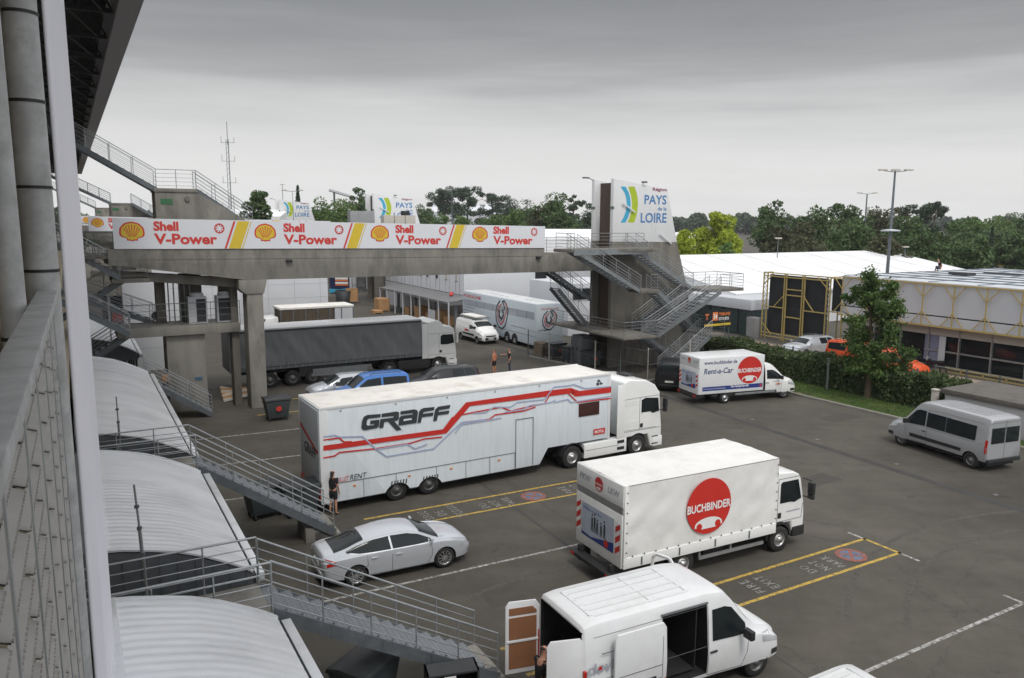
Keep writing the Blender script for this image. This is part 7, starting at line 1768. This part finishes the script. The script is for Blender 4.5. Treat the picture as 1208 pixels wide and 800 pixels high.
def crown(kind, h, w, n, leaf, rs, base=.25):
    """leaf positions; crown spans z from base*h to h, width w"""
    out = []
    if kind == 'round':
        nc = 64
        for i in range(nc):
            u = rs.normal(0, 1, 3); u /= np.linalg.norm(u); k = rs.uniform(.25, .95)
            c = np.array([u[0]*w/2*k, u[1]*w/2*k, h*(base+(1-base)/2)+u[2]*h*(1-base)/2*k*.95]); 
            prof = 1-.35*max(0, u[2])
            r = w*.135*rs.uniform(.7, 1.45)
            m = int(n/nc); v = rs.normal(0, 1, (m, 3)); v /= np.linalg.norm(v, axis=1)[:, None]; v *= (r*rs.uniform(.55, 1.1, m)**.6)[:, None]; v[:, 2] *= .75; v[:, 2] += 0
            out.append(c*np.array([prof, prof, 1])+v)
    elif kind == 'pine':
        nc = 26
        for i in range(nc):
            a = rs.uniform(0, 2*pi); k = rs.uniform(.05, .95)**.7; c = np.array([cos(a)*w/2*k, sin(a)*w/2*k, h*(1-.10*k*k-.55*rs.uniform(0, 1)**1.3)])
            r = w*.16*rs.uniform(.7, 1.3); m = int(n/nc); v = rs.normal(0, 1, (m, 3)); v /= np.linalg.norm(v, axis=1)[:, None]; v *= r*rs.uniform(.4, 1, m)[:, None]; v[:, 2] *= .7; out.append(c+v)
    elif kind == 'conifer':
        m = n; z = rs.uniform(.08, 1, m); a = rs.uniform(0, 2*pi, m); lay = .75+.25*np.sin(z*46); r = w/2*(1-z)**.8*lay*rs.uniform(.35, 1, m)**.5
        out.append(np.stack([np.cos(a)*r, np.sin(a)*r, z*h], 1))
    elif kind == 'young':
        # ascending irregular limbs carrying leaf tufts
        nc = 120
        for i in range(nc):
            z = rs.uniform(.2, 1.0); a = rs.uniform(0, 2*pi); rad = w/2*sqrt(max(.02, 1-((z-.45)/.60)**2))*(.82+.18*sin(3*a+9*z))*rs.uniform(.1, 1.12)**.7; c = np.array([cos(a)*rad, sin(a)*rad, z*h]); r = .34*rs.uniform(.5, 1.4); m = int(n/nc); v = rs.normal(0, .5, (m, 3))*r*1.2; v[:, 2] *= .7; out.append(c+v)
            c = np.array([cos(a)*rad, sin(a)*rad, z*h]); r = .30*rs.uniform(.5, 1.4); m = int(n/nc); v = rs.normal(0, .5, (m, 3))*r*1.2; v[:, 2] *= .7; out.append(c+v)
    return np.concatenate(out)
def tree(loc, h, w, kind, m, label, n=3600, leaf=.35, name='tree', seed=0, group='trees on the skyline', base=.25, cat='tree'):
    rs = np.random.default_rng(seed+101); e = empty(name, loc, rs.uniform(0, 6), label, cat, group)
    C = crown(kind, h, w, n, leaf, rs, base); q = tri_mesh('crown', quads(C, leaf, rs), m, 4, e)
    mb = MB(); r = max(.10, h*.022)
    top = h*(.8 if kind != 'pine' else .9); pts = [Vector((0, 0, 0)), Vector((rs.normal(0, .01)*h, rs.normal(0, .01)*h, top*.4)), Vector((rs.normal(0, .02)*h, rs.normal(0, .02)*h, top))]
    mb.tube(pts[0], pts[1], r*1.3, 8, r2=r*.85); mb.tube(pts[1], pts[2], r*.85, 7, r2=r*.2)
    for i in range(12 if kind != 'conifer' else 0):
        k = rs.uniform(.2 if kind != 'pine' else .65, .9); s = pts[1].lerp(pts[2], k) if k > .35 else pts[0].lerp(pts[1], .7+k); a = rs.uniform(0, 2*pi); l = w*rs.uniform(.22, .42); mb.tube(s, s+Vector((cos(a)*l, sin(a)*l, l*rs.uniform(.25, .8))), r*.35, 5, r2=r*.08)
    mb.build('trunk', BARK, e); return e
def sky_tree(px, py, Y, wpx, kind, m, label, **k):
    t = D(px, py, Y); w = wpx/FPX*Y; return tree((t.x, t.y, 0), t.z, w, kind, m, label, leaf=k.pop('leaf', max(.28, w*.026)), **k)
SK = [ # px, top y, Y, width px, kind, material, label
 (303, 216, 130, 42, 'round', LEAF_DARK, 'dark leafy tree on the skyline right of the radio mast'),
 (351, 219, 150, 18, 'conifer', LEAF_PINE, 'narrow conifer above the farthest painted tower'),
 (331, 236, 150, 26, 'round', LEAF_DARK, 'low dark tree behind the far tower'),
 (384, 228, 170, 44, 'round', LEAF_MID, 'green tree between the two painted far towers'),
 (422, 219, 190, 36, 'round', LEAF_DARK, 'tall dark tree just left of the second painted tower'),
 (405, 236, 150, 60, 'round', LEAF_MID, 'broad bush green tree under the slanted roof'),
 (455, 226, 210, 44, 'round', LEAF_DARK, 'dark tree peeking over the second painted tower'),
 (500, 240, 260, 34, 'round', LEAF_DARK, 'tree just right of the second painted tower'),
 (524, 222, 300, 40, 'pine', LEAF_PINE, 'umbrella pine left of the floodlight mast'),
 (552, 222, 300, 44, 'pine', LEAF_PINE, 'pair of spreading pines right of the floodlight mast'),
 (582, 230, 300, 36, 'pine', LEAF_PINE, 'smaller spreading pine in the row'),
 (600, 228, 300, 34, 'round', LEAF_PINE, 'dense pine crown before the big round tree'),
 (622, 231, 290, 30, 'round', LEAF_PINE, 'dark crown beside the big round tree'),
 (520, 250, 200, 40, 'round', LEAF_MID, 'light green young wood left under the hall roof'),
 (548, 252, 190, 40, 'round', LEAF_MID, 'light green tree under the striped hall'),
 (578, 246, 190, 46, 'round', LEAF_MID, 'fresh green tree over the banner middle'),
 (606, 244, 180, 44, 'round', LEAF_MID, 'fresh green tree left of the big dark one'),
 (652, 223, 170, 66, 'round', LEAF_DARK, 'big round dark tree left of the painted tower'),
 (634, 236, 168, 34, 'round', LEAF_COP, 'reddish dark bush at the big tree side'),
 (678, 229, 220, 24, 'pine', LEAF_PINE, 'thin pine right of the big round tree'),
 (694, 238, 230, 34, 'round', LEAF_PINE, 'dark pine group touching the painted tower'),
 (849, 250, 112, 62, 'round', LEAF_YEL, 'bright yellow green tree beyond the marquee'),
 (806, 266, 108, 34, 'round', LEAF_YEL, 'small yellow green tree right of the painted tower'),
 (858, 281, 104, 26, 'round', LEAF_MID, 'round mid green bush below the yellow tree'),
 (912, 232, 150, 56, 'round', LEAF_DARK, 'dark tree left end of the right hand wood'),
 (922, 262, 130, 40, 'round', LEAF_COP, 'dark purple bush under the first right tree'),
 (962, 237, 135, 66, 'round', LEAF_DARK, 'broad dark tree behind the marquee middle'),
 (998, 226, 165, 46, 'round', LEAF_DARK, 'tall airy tree rising over the right hand wood'),
 (950, 262, 122, 60, 'round', LEAF_COP, 'brownish lower tree behind the marquee'),
 (1010, 252, 125, 70, 'round', LEAF_DARK, 'wide dark tree left of the tall lamp mast'),
 (1044, 238, 150, 60, 'round', LEAF_COP, 'brown topped tree behind the tall lamp mast'),
 (1072, 246, 140, 64, 'round', LEAF_DARK, 'dark tree right of the tall lamp mast'),
 (1103, 240, 200, 36, 'pine', LEAF_PINE, 'spreading pine standing above the right wood'),
 (1070, 241, 210, 30, 'pine', LEAF_PINE, 'smaller pine left of the standing pine'),
 (1120, 262, 135, 60, 'round', LEAF_DARK, 'dense tree above the pavilion roof'),
 (1095, 268, 120, 60, 'round', LEAF_DARK, 'low dense tree behind the kneeling worker'),
 (1050, 272, 112, 54, 'round', LEAF_COP, 'brownish low tree behind the mast foot'),
 (1150, 255, 180, 50, 'round', LEAF_MID, 'green tree towards the right end'),
 (1178, 250, 190, 54, 'round', LEAF_MID, 'lighter green tree near the right edge'),
 (1206, 246, 200, 50, 'round', LEAF_DARK, 'tree cut by the right edge'),
 (1152, 276, 125, 48, 'round', LEAF_DARK, 'olive green tree before the yellow boards'),
 (1200, 268, 140, 44, 'round', LEAF_DARK, 'low tree right of the yellow boards'),
 (1171, 268, 160, 12, 'conifer', LEAF_PINE, 'small pointed conifer near the right edge'),
 (128, 248, 210, 40, 'round', LEAF_MID, 'far tree glimpsed behind the left stair flights'),
 (96, 250, 230, 40, 'round', LEAF_DARK, 'far dark tree glimpsed left of the second banner'),
 (250, 236, 190, 40, 'round', LEAF_MID, 'tree half hidden by the left stair railings'),
 (222, 243, 170, 40, 'round', LEAF_DARK, 'low tree behind the left concrete core'),
]
for i, (px, py, Y, wp, kd, m, lb) in enumerate(SK): sky_tree(px, py, Y, wp, kd, m, lb, seed=i+(40 if m is LEAF_YEL else 0), n=12000 if m is LEAF_YEL else 6500 if wp > 30 else 3200, base=.12 if kd == 'round' else .25)
# far woods as masses
def wood(x0, x1, Y, h, n, m, label, leaf, dx=60):
    rs = np.random.default_rng(int(abs(x0)+Y)); nb = int((x1-x0)/9); cx = rs.uniform(x0, x1, nb); cy = Y+rs.uniform(0, dx, nb); ch = h*rs.uniform(.7, 1.05, nb); k = n//nb; out = []
    for a, b, c in zip(cx, cy, ch):
        v = rs.normal(0, 1, (k, 3)); v /= np.linalg.norm(v, axis=1)[:, None]; v *= rs.uniform(.6, 1, k)[:, None]; out.append(np.array([a, b, c*.55])+v*np.array([7.5, 7.5, c*.47]))
    tag(tri_mesh('wood', quads(np.concatenate(out), leaf, rs, asp=.8), m, 4), label, 'wood', None, 'stuff')
LEAF_FAR = leafmat('leaves_far', (0.039, 0.065, 0.039), (0.078, 0.111, 0.065))
wood(-520, -60, 420, 15, 26000, LEAF_FAR, 'distant wood along the left horizon', 1.5); wood(-80, 200, 560, 17, 22000, LEAF_FAR, 'distant wood behind the pines', 1.7); wood(150, 900, 700, 15, 40000, LEAF_FAR, 'long low wooded ridge on the horizon', 2.2, 120); wood(170, 460, 260, 13, 26000, LEAF_DARK, 'dense wood filling the right background', 1.1)
wood(60, 130, 158, 9.5, 14000, LEAF_DARK, 'dense undergrowth behind the marquee', .6, 20)
wood(-62, -12, 215, 9, 9000, LEAF_MID, 'green belt seen over the bridge banner', .7, 20)
# hedge
rs = np.random.default_rng(5); n = 42000
t = rs.uniform(24.6, 44.5, n); side = rs.uniform(0, 1, n); p0, p1, hh = 41.9, 43.6, 1.75
wob = .12*np.sin(t*1.7)+.1*np.sin(t*4.3+1)
pp = np.where(side < .45, p0-.05*rs.uniform(0, 1, n)+wob*.6+rs.normal(0, .05, n), np.where(side < .6, p1+rs.normal(0, .05, n), rs.uniform(p0, p1, n)))
zz = np.where(side < .6, rs.uniform(.1, hh, n), hh+wob*.8+rs.normal(0, .08, n)+.1*np.sin(t*9))
zz = zz*(1+.06*np.sin(t*.8))
C = np.outer(pp, Pn)+np.outer(t, Fn); C[:, 2] = zz
e = empty('hedge', (0, 0, 0), 0, 'long clipped green hedge behind the grass verge', 'hedge'); tri_mesh('foliage', quads(C, .085, rs, asp=.7), LEAF_HEDGE, 4, e)
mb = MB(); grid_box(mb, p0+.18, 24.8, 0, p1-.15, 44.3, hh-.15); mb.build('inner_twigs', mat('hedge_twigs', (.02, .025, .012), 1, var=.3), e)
mb = MB(); q = G(975, 462); e = empty('fence_post', q, 0, 'thin grey post standing in front of the hedge', 'post'); mb.bb((-.05, -.05, 0), (.05, .05, 2.1)); mb.build('shaft', GALV, e); mb = MB(); mb.bb((-.07, -.07, 2.1), (.07, .07, 2.14)); mb.build('cap', GALVD, e)
# young tree on the verge
q = G(1023, 471); top = D(1035, 323, q.y)
tree((q.x, q.y, .1), top.z, 4.3, 'young', LEAF_YOUNG, 'young leafy tree on the grass verge before the pavilion', n=9500, leaf=.10, seed=77, group=None)
# climbing weeds by the fence
rs = np.random.default_rng(9); C = rs.normal(0, 1, (700, 3))*np.array([.5, .5, .25]); C[:, 2] = np.abs(C[:, 2])+.1; q = W(46.8, 25.3); e = empty('shrub', q, 0, 'small shrub at the right end of the hedge fence', 'shrub'); tri_mesh('foliage', quads(C, .1, rs), LEAF_MID, 4, e); mb = MB(); mb.tube((0, 0, 0), (0, 0, .5), .03, 5); mb.build('stem', BARK, e)
# ================================================================ people
def skin_mesh(name, V, E, m, parent, sub=1, root=0):
    me = bpy.data.meshes.new(name); me.from_pydata([v[:3] for v in V], E, []); o = bpy.data.objects.new(name, me); COL.objects.link(o)
    o.modifiers.new('s', 'SKIN')
    for i, v in enumerate(V):
        r = v[3]; r = r if isinstance(r, (tuple, list)) else (r, r); me.skin_vertices[0].data[i].radius = r; me.skin_vertices[0].data[i].use_root = (i == root)
    sb = o.modifiers.new('u', 'SUBSURF'); sb.levels = sub; sb.render_levels = sub
    bpy.context.view_layer.update(); dg = bpy.context.evaluated_depsgraph_get(); me2 = bpy.data.meshes.new_from_object(o.evaluated_get(dg)); bpy.data.objects.remove(o, do_unlink=True)
    me2.materials.clear(); me2.materials.append(m); me2.name = name
    for p in me2.polygons: p.use_smooth = True
    return link(name, me2, parent)
def person(loc, yaw, label, H=1.78, skin=SKIN, shirt=None, legs='shorts', legm=CLOTHB, hair='short', la=None, ra=None, pose='stand', fem=False, zoff=0, lean=0):
    """faces +x in its own frame; la/ra: elbow and wrist positions (relative, in heights)"""
    e = empty('person', (loc[0], loc[1], loc[2]+zoff), yaw, label, 'person'); k = H/1.78
    sh = .17 if fem else .20; hip = .095
    S_ = dict(pelvis=(0, 0, .95), waist=(lean*.3, 0, 1.10), chest=(lean*.7, 0, 1.32), neck=(lean, 0, 1.50), head=(lean+.03, 0, 1.62))
    if pose == 'stand': knee = [(.02, .11, .50), (-.01, -.12, .50)]; ank = [(-.02, .12, .08), (-.05, -.14, .08)]; toe = [(.15, .14, .03), (.12, -.17, .03)]
    elif pose == 'sit': knee = [(.42, .12, .52), (.40, -.14, .50)]; ank = [(.40, .12, .08), (.15, -.16, .08)]; toe = [(.56, .14, .04), (.33, -.2, .04)]; S_ = {q: (v[0], v[1], v[2]-.62) for q, v in S_.items()}; knee = [(.38, .14, .50), (.36, -.16, .48)]; ank = [(.45, .12, .09), (.1, -.18, .09)]
    else: knee = [(.12, .11, .52), (-.10, -.11, .50)]; ank = [(.10, .11, .09), (-.30, -.11, .14)]; toe = [(.26, .12, .04), (-.16, -.12, .04)]
    la = la or [(-.04, sh+.06, 1.16), (.05, sh+.07, .93)]; ra = ra or [(-.04, -sh-.06, 1.16), (.05, -sh-.07, .93)]
    if pose == 'sit': la = [(q[0], q[1], q[2]-.62) for q in la]; ra = [(q[0], q[1], q[2]-.62) for q in ra]
    dz = -.62 if pose == 'sit' else 0
    V = []; E = []
    def v(p, r): V.append((p[0]*k, p[1]*k, p[2]*k, tuple(x*k for x in r) if isinstance(r, tuple) else r*k)); return len(V)-1
    pe = v(S_['pelvis'], (.11, .15)); wa = v(S_['waist'], (.10, .13)); ch = v(S_['chest'], (.11, .165)); ne = v(S_['neck'], .055); hd0 = v((S_['head'][0], 0, S_['head'][2]-.01), .072); hd = v((S_['head'][0]+.01, 0, S_['head'][2]+.055), (.092, .080)); hd2 = v((S_['head'][0]-.005, 0, S_['head'][2]+.125), (.075, .065))
    E += [(pe, wa), (wa, ch), (ch, ne), (ne, hd0), (hd0, hd), (hd, hd2)]
    for sg, kn, an, to in ((1, knee[0], ank[0], toe[0]), (-1, knee[1], ank[1], toe[1])):
        h_ = v((S_['pelvis'][0], sg*hip, S_['pelvis'][2]-.06), .088); kk = v(kn, .058); cf = v(((kn[0]+an[0])/2-.01, (kn[1]+an[1])/2, (kn[2]+an[2])/2+.05), .052); aa = v(an, .036); tt = v(to, (.028, .042)); E += [(pe, h_), (h_, kk), (kk, cf), (cf, aa), (aa, tt)]
    for sg, (el, wr) in ((1, la), (-1, ra)):
        s0 = v((S_['chest'][0], sg*sh, 1.43+dz), .055); ee = v(el, .040); ww = v(wr, .027); d = (Vector(wr)-Vector(el)).normalized(); pm = v(tuple(Vector(wr)+d*.06), (.018, .036)); E += [(ch, s0), (s0, ee), (ee, ww), (ww, pm)]
        sd = d.cross(Vector((1, 0, 0))); sd = sd.normalized() if sd.length > .1 else Vector((0, 1, 0)); sd2 = d.cross(sd).normalized()
        for i, ln in enumerate((.075, .085, .08, .062)):
            b = Vector(wr)+d*.08+sd2*(.033-.022*i); m1 = v(tuple(b+d*ln*.5), .0085); m2 = v(tuple(b+d*ln*.8+sd*.012*-sg), .0075); E += [(pm, m1), (m1, m2)]
        tb = v(tuple(Vector(wr)+d*.05+sd2*.045), .0095); t2 = v(tuple(Vector(wr)+d*.085+sd2*.062), .008); E += [(ww, tb), (tb, t2)]
    skin_mesh('body', V, E, skin, e, 1)
    # face
    hx, hz = (S_['head'][0])*k, (S_['head'][2]+.06)*k; mb = MB(); mb.prism([(hx+.09*k, hz-.03*k), (hx+.125*k, hz-.025*k), (hx+.095*k, hz+.02*k)], -.012*k, .012*k); mb.build('nose', skin, e, bevel=.004)
    for sg in (-1, 1):
        mb = MB(); mb.tube((hx+.088*k, sg*.032*k, hz+.02*k), (hx+.096*k, sg*.032*k, hz+.02*k), .009*k, 8); mb.build('eye', PLASTIC, e)
        mb = MB(); mb.lathe([(.001, -.012*k), (.022*k, -.008*k), (.026*k, .006*k), (.001, .010*k)], 10, 'y', (hx-.005*k, sg*.086*k, hz)); mb.build('ear', skin, e)
    mb = MB(); mb.box((hx+.093*k, 0, hz-.052*k), (.01*k, .045*k, .008*k)); mb.build('mouth', SHRED, e)
    # hair
    Vh = [((S_['head'][0]-.018)*k, 0, (S_['head'][2]+.115)*k, (.092*k, .085*k)), ((S_['head'][0]-.04)*k, 0, (S_['head'][2]+.05)*k, (.078*k, .08*k))]; Eh = [(0, 1)]
    if hair == 'long': Vh += [((S_['head'][0]-.085)*k, 0, (S_['head'][2]-.06)*k, (.05*k, .085*k)), ((S_['head'][0]-.10)*k, .0, (S_['head'][2]-.22)*k, (.035*k, .075*k))]; Eh += [(1, 2), (2, 3)]
    skin_mesh('hair', Vh, Eh, HAIR, e, 1)
    if shirt:
        g_ = .014; V = []; E = []; w0 = v((S_['pelvis'][0], 0, S_['pelvis'][2]+.0), (.122, .162)); w1 = v(S_['waist'], (.115, .145)); c = v(S_['chest'], (.124, .18)); n_ = v((S_['chest'][0], 0, 1.45+dz), (.07, .09)); E = [(w0, w1), (w1, c), (c, n_)]
        for sg, (el, wr) in ((1, la), (-1, ra)):
            s0 = v((S_['chest'][0], sg*sh, 1.43+dz), .072); ee = v(tuple(Vector((S_['chest'][0], sg*sh, 1.43+dz)).lerp(Vector(el), .72)), .058); E += [(c, s0), (s0, ee)]
        skin_mesh('shirt', V, E, shirt, e, 1)
    V = []; E = []; p0 = v(S_['pelvis'], (.122, .165)); p1 = v((S_['pelvis'][0], 0, S_['pelvis'][2]+.1), (.11, .15)); E = [(p0, p1)]
    for sg, kn, an in ((1, knee[0], ank[0]), (-1, knee[1], ank[1])):
        h_ = v((S_['pelvis'][0], sg*hip, S_['pelvis'][2]-.06), .108); E.append((p0, h_))
        if legs == 'shorts': q_ = v(tuple(Vector((0, sg*hip, S_['pelvis'][2]-.06)).lerp(Vector(kn), .8)), .088); E.append((h_, q_))
        else: q_ = v(kn, .078); a_ = v((an[0], an[1], an[2]+.03), .058); E += [(h_, q_), (q_, a_)]
    skin_mesh('shorts' if legs == 'shorts' else 'trousers', V, E, legm, e, 1)
    for sg, an, to in ((1, ank[0], toe[0]), (-1, ank[1], toe[1])):
        V = []; a0 = v((an[0]-.03, an[1], .045 if pose != 'x' else an[2]), (.045, .045)); a1 = v((to[0]+.01, to[1], to[2]+.01), (.032, .048)); skin_mesh('shoe', V, [(0, 1)], PLASTIC, e, 1)
    return e
q = G(583, 441.5); person(q, radians(150), 'bare chested man in black shorts standing on the asphalt', 1.76, skin=TANSKIN, legs='shorts', legm=CLOTHB)
q = G(601, 440.5); person(q, radians(185), 'man in black shirt and dark jeans pointing at the bare chested man', 1.80, skin=SKIN, shirt=CLOTHB, legs='long', legm=CLOTHJ, la=[(-.04, .26, 1.16), (.05, .27, .93)], ra=[(.22, -.26, 1.30), (.50, -.22, 1.30)])
q = G(391, 604)-F*.25; person(q, radians(80), 'long haired woman in black shorts and top by the race trailer corner', 1.68, skin=SKIN, shirt=CLOTHB, legs='shorts', legm=CLOTHB, hair='long', fem=True, la=[(-.02, .24, 1.15), (.10, .20, .95)])
q = G(1109, 320.5, 6.4); person(q, radians(170), 'worker in a dark top kneeling on the pavilion roof', 1.75, skin=SKIN, shirt=CLOTHB, legs='long', legm=CLOTHJ, pose='sit', lean=.18)
q = OV.matrix_world if False else None
hv = Vector((cos(vy), sin(vy), 0)); nv = Vector((-sin(vy), cos(vy), 0)); bp = cen-hv*(f+.55)+nv*(-.10)
person(bp, vy+radians(15), 'dark haired person in dark clothes loading the open van', 1.74, skin=SKIN, shirt=CLOTHB, legs='long', legm=CLOTHBL, la=[(.18, .27, 1.24), (.42, .22, 1.30)], ra=[(.18, -.27, 1.2), (.42, -.22, 1.26)], lean=.10)
mb = MB(); e = empty('loading_board', bp+hv*.75, vy, 'pale board carried into the open van', 'board'); mb.bb((-.15, -.35, 1.2), (.6, .45, 1.24)); mb.build('sheet', PANELW, e, bevel=.005)
SKYPROF = [(0.0, (.94, .94, .93)), (.07, (.87, .875, .87)), (.13, (.64, .645, .65)), (.18, (.40, .40, .412)), (.25, (.255, .255, .262)), (.31, (.26, .26, .27)), (.42, (.6, .6, .62)), (.7, (1.3, 1.3, 1.34)), (1.0, (1.5, 1.5, 1.54))]
SUN_STR = 1.4
EXPO = 0.0
# ================================================================ sky, sun, camera
w = bpy.data.worlds.new('World'); sc.world = w; w.use_nodes = True; nt = w.node_tree; N = nt.nodes; L = nt.links; N.clear()
out = N.new('ShaderNodeOutputWorld'); bg = N.new('ShaderNodeBackground'); sky = N.new('ShaderNodeTexSky'); sky.sky_type = 'NISHITA'; sky.sun_disc = False
SUN_EL, SUN_AZ = radians(56), radians(160)
sky.sun_elevation = SUN_EL; sky.sun_rotation = SUN_AZ; sky.air_density = 1.6; sky.dust_density = 4
tc = N.new('ShaderNodeTexCoord'); sp = N.new('ShaderNodeSeparateXYZ'); L.new(tc.outputs['Generated'], sp.inputs[0])
# overcast deck: brightness follows elevation like a layered cloud bank
cr = N.new('ShaderNodeValToRGB'); el = cr.color_ramp.elements
prof = SKYPROF
el[0].position = prof[0][0]; el[0].color = (*prof[0][1], 1); el[1].position = prof[-1][0]; el[1].color = (*prof[-1][1], 1)
for p_, c_ in prof[1:-1]: q = el.new(p_); q.color = (*c_, 1)
cr.color_ramp.interpolation = 'B_SPLINE'
mp = N.new('ShaderNodeMapping'); mp.inputs['Scale'].default_value = (1.0, 1.0, 12.0); L.new(tc.outputs['Generated'], mp.inputs[0])
nz = N.new('ShaderNodeTexNoise'); nz.inputs['Scale'].default_value = 2.8; nz.inputs['Detail'].default_value = 7; nz.inputs['Roughness'].default_value = .55; L.new(mp.outputs[0], nz.inputs['Vector'])
ad = N.new('ShaderNodeMath'); ad.operation = 'MULTIPLY_ADD'; L.new(nz.outputs['Fac'], ad.inputs[0]); ad.inputs[1].default_value = .15; ad.inputs[2].default_value = -.075
a2 = N.new('ShaderNodeMath'); a2.operation = 'ADD'; L.new(sp.outputs['Z'], a2.inputs[0]); L.new(ad.outputs[0], a2.inputs[1]); L.new(a2.outputs[0], cr.inputs[0])
nm = N.new('ShaderNodeMapRange'); nm.inputs['From Min'].default_value = .3; nm.inputs['From Max'].default_value = .7; nm.inputs['To Min'].default_value = .92; nm.inputs['To Max'].default_value = 1.08; L.new(nz.outputs['Fac'], nm.inputs['Value'])
# the dark cloud bank stands ahead; the unseen sky behind and beside is brightened to light upright faces
cr2 = N.new('ShaderNodeValToRGB'); e2 = cr2.color_ramp.elements; e2[0].position = 0; e2[0].color = (.8, .82, .85, 1); e2[1].position = 1; e2[1].color = (1.5, 1.5, 1.54, 1); L.new(a2.outputs[0], cr2.inputs[0])
my = N.new('ShaderNodeMapRange'); my.interpolation_type = 'SMOOTHSTEP'; my.inputs['From Min'].default_value = .45; my.inputs['From Max'].default_value = -.1; L.new(sp.outputs['Y'], my.inputs['Value'])
mb2 = N.new('ShaderNodeMix'); mb2.data_type = 'RGBA'; L.new(my.outputs[0], mb2.inputs['Factor']); L.new(cr.outputs[0], mb2.inputs['A']); L.new(cr2.outputs[0], mb2.inputs['B'])
ml = N.new('ShaderNodeVectorMath'); ml.operation = 'SCALE'; L.new(mb2.outputs['Result'], ml.inputs[0]); L.new(nm.outputs[0], ml.inputs['Scale'])
sk = N.new('ShaderNodeVectorMath'); sk.operation = 'SCALE'; sk.inputs['Scale'].default_value = .09; L.new(sky.outputs[0], sk.inputs[0])
mx = N.new('ShaderNodeMix'); mx.data_type = 'RGBA'; mx.inputs['Factor'].default_value = .9; L.new(sk.outputs[0], mx.inputs['A']); L.new(ml.outputs[0], mx.inputs['B'])
sc2 = N.new('ShaderNodeVectorMath'); sc2.operation = 'SCALE'; sc2.inputs['Scale'].default_value = 1/.1; L.new(mx.outputs['Result'], sc2.inputs[0])
L.new(sc2.outputs[0], bg.inputs['Color']); bg.inputs['Strength'].default_value = .1; L.new(bg.outputs[0], out.inputs[0])
sd = bpy.data.lights.new('sun', 'SUN'); sd.energy = SUN_STR; sd.angle = radians(14); sd.color = (1, .96, .9)
so = bpy.data.objects.new('sun', sd); COL.objects.link(so)
# direction towards the sun: azimuth measured like the sky texture
dv = Vector((sin(SUN_AZ)*cos(SUN_EL), cos(SUN_AZ)*cos(SUN_EL), sin(SUN_EL))); so.rotation_euler = dv.to_track_quat('Z', 'Y').to_euler()

cd = bpy.data.cameras.new('camera'); co = bpy.data.objects.new('camera', cd); COL.objects.link(co); sc.camera = co
cd.sensor_fit = 'HORIZONTAL'; cd.sensor_width = 36; cd.lens = FPX/1208*36; cd.clip_end = 6000; cd.clip_start = .05
R_ = Vector((1, 0, 0)); U_ = Vector((0, sin(TH), cos(TH))); Fw = Vector((0, cos(TH), -sin(TH)))
r2 = R_*cos(RO)+U_*sin(RO); u2 = U_*cos(RO)-R_*sin(RO)
M = Matrix((r2, u2, -Fw)).transposed().to_4x4(); M.translation = Vector((0, 0, EYE)); co.matrix_world = M
sc.render.resolution_x = 1024; sc.render.resolution_y = 678
vsx = sc.view_settings; sc.display_settings.display_device = 'sRGB'; vsx.view_transform = 'Standard'; vsx.look = 'None'; vsx.exposure = EXPO; vsx.gamma = 1; vsx.use_curve_mapping = False
sc.cycles.max_bounces = 6

# thin damp air that pales the far woods
hm = bpy.data.materials.new('haze_air'); hm.use_nodes = True; hn = hm.node_tree.nodes; hn.remove(hn['Principled BSDF']); pv = hn.new('ShaderNodeVolumePrincipled'); pv.inputs['Color'].default_value = (.94, .97, 1.0, 1); pv.inputs['Density'].default_value = .0002; pv.inputs['Anisotropy'].default_value = .3
hm.node_tree.links.new(pv.outputs[0], hn['Material Output'].inputs['Volume'])
mb = MB(); mb.bb((-1700, -200, -1), (1700, 1150, 40)); hz_ = mb.build('haze', hm); tag(hz_, 'thin haze paling the far woods', 'haze', None, 'stuff')
sc.cycles.volume_bounces = 0
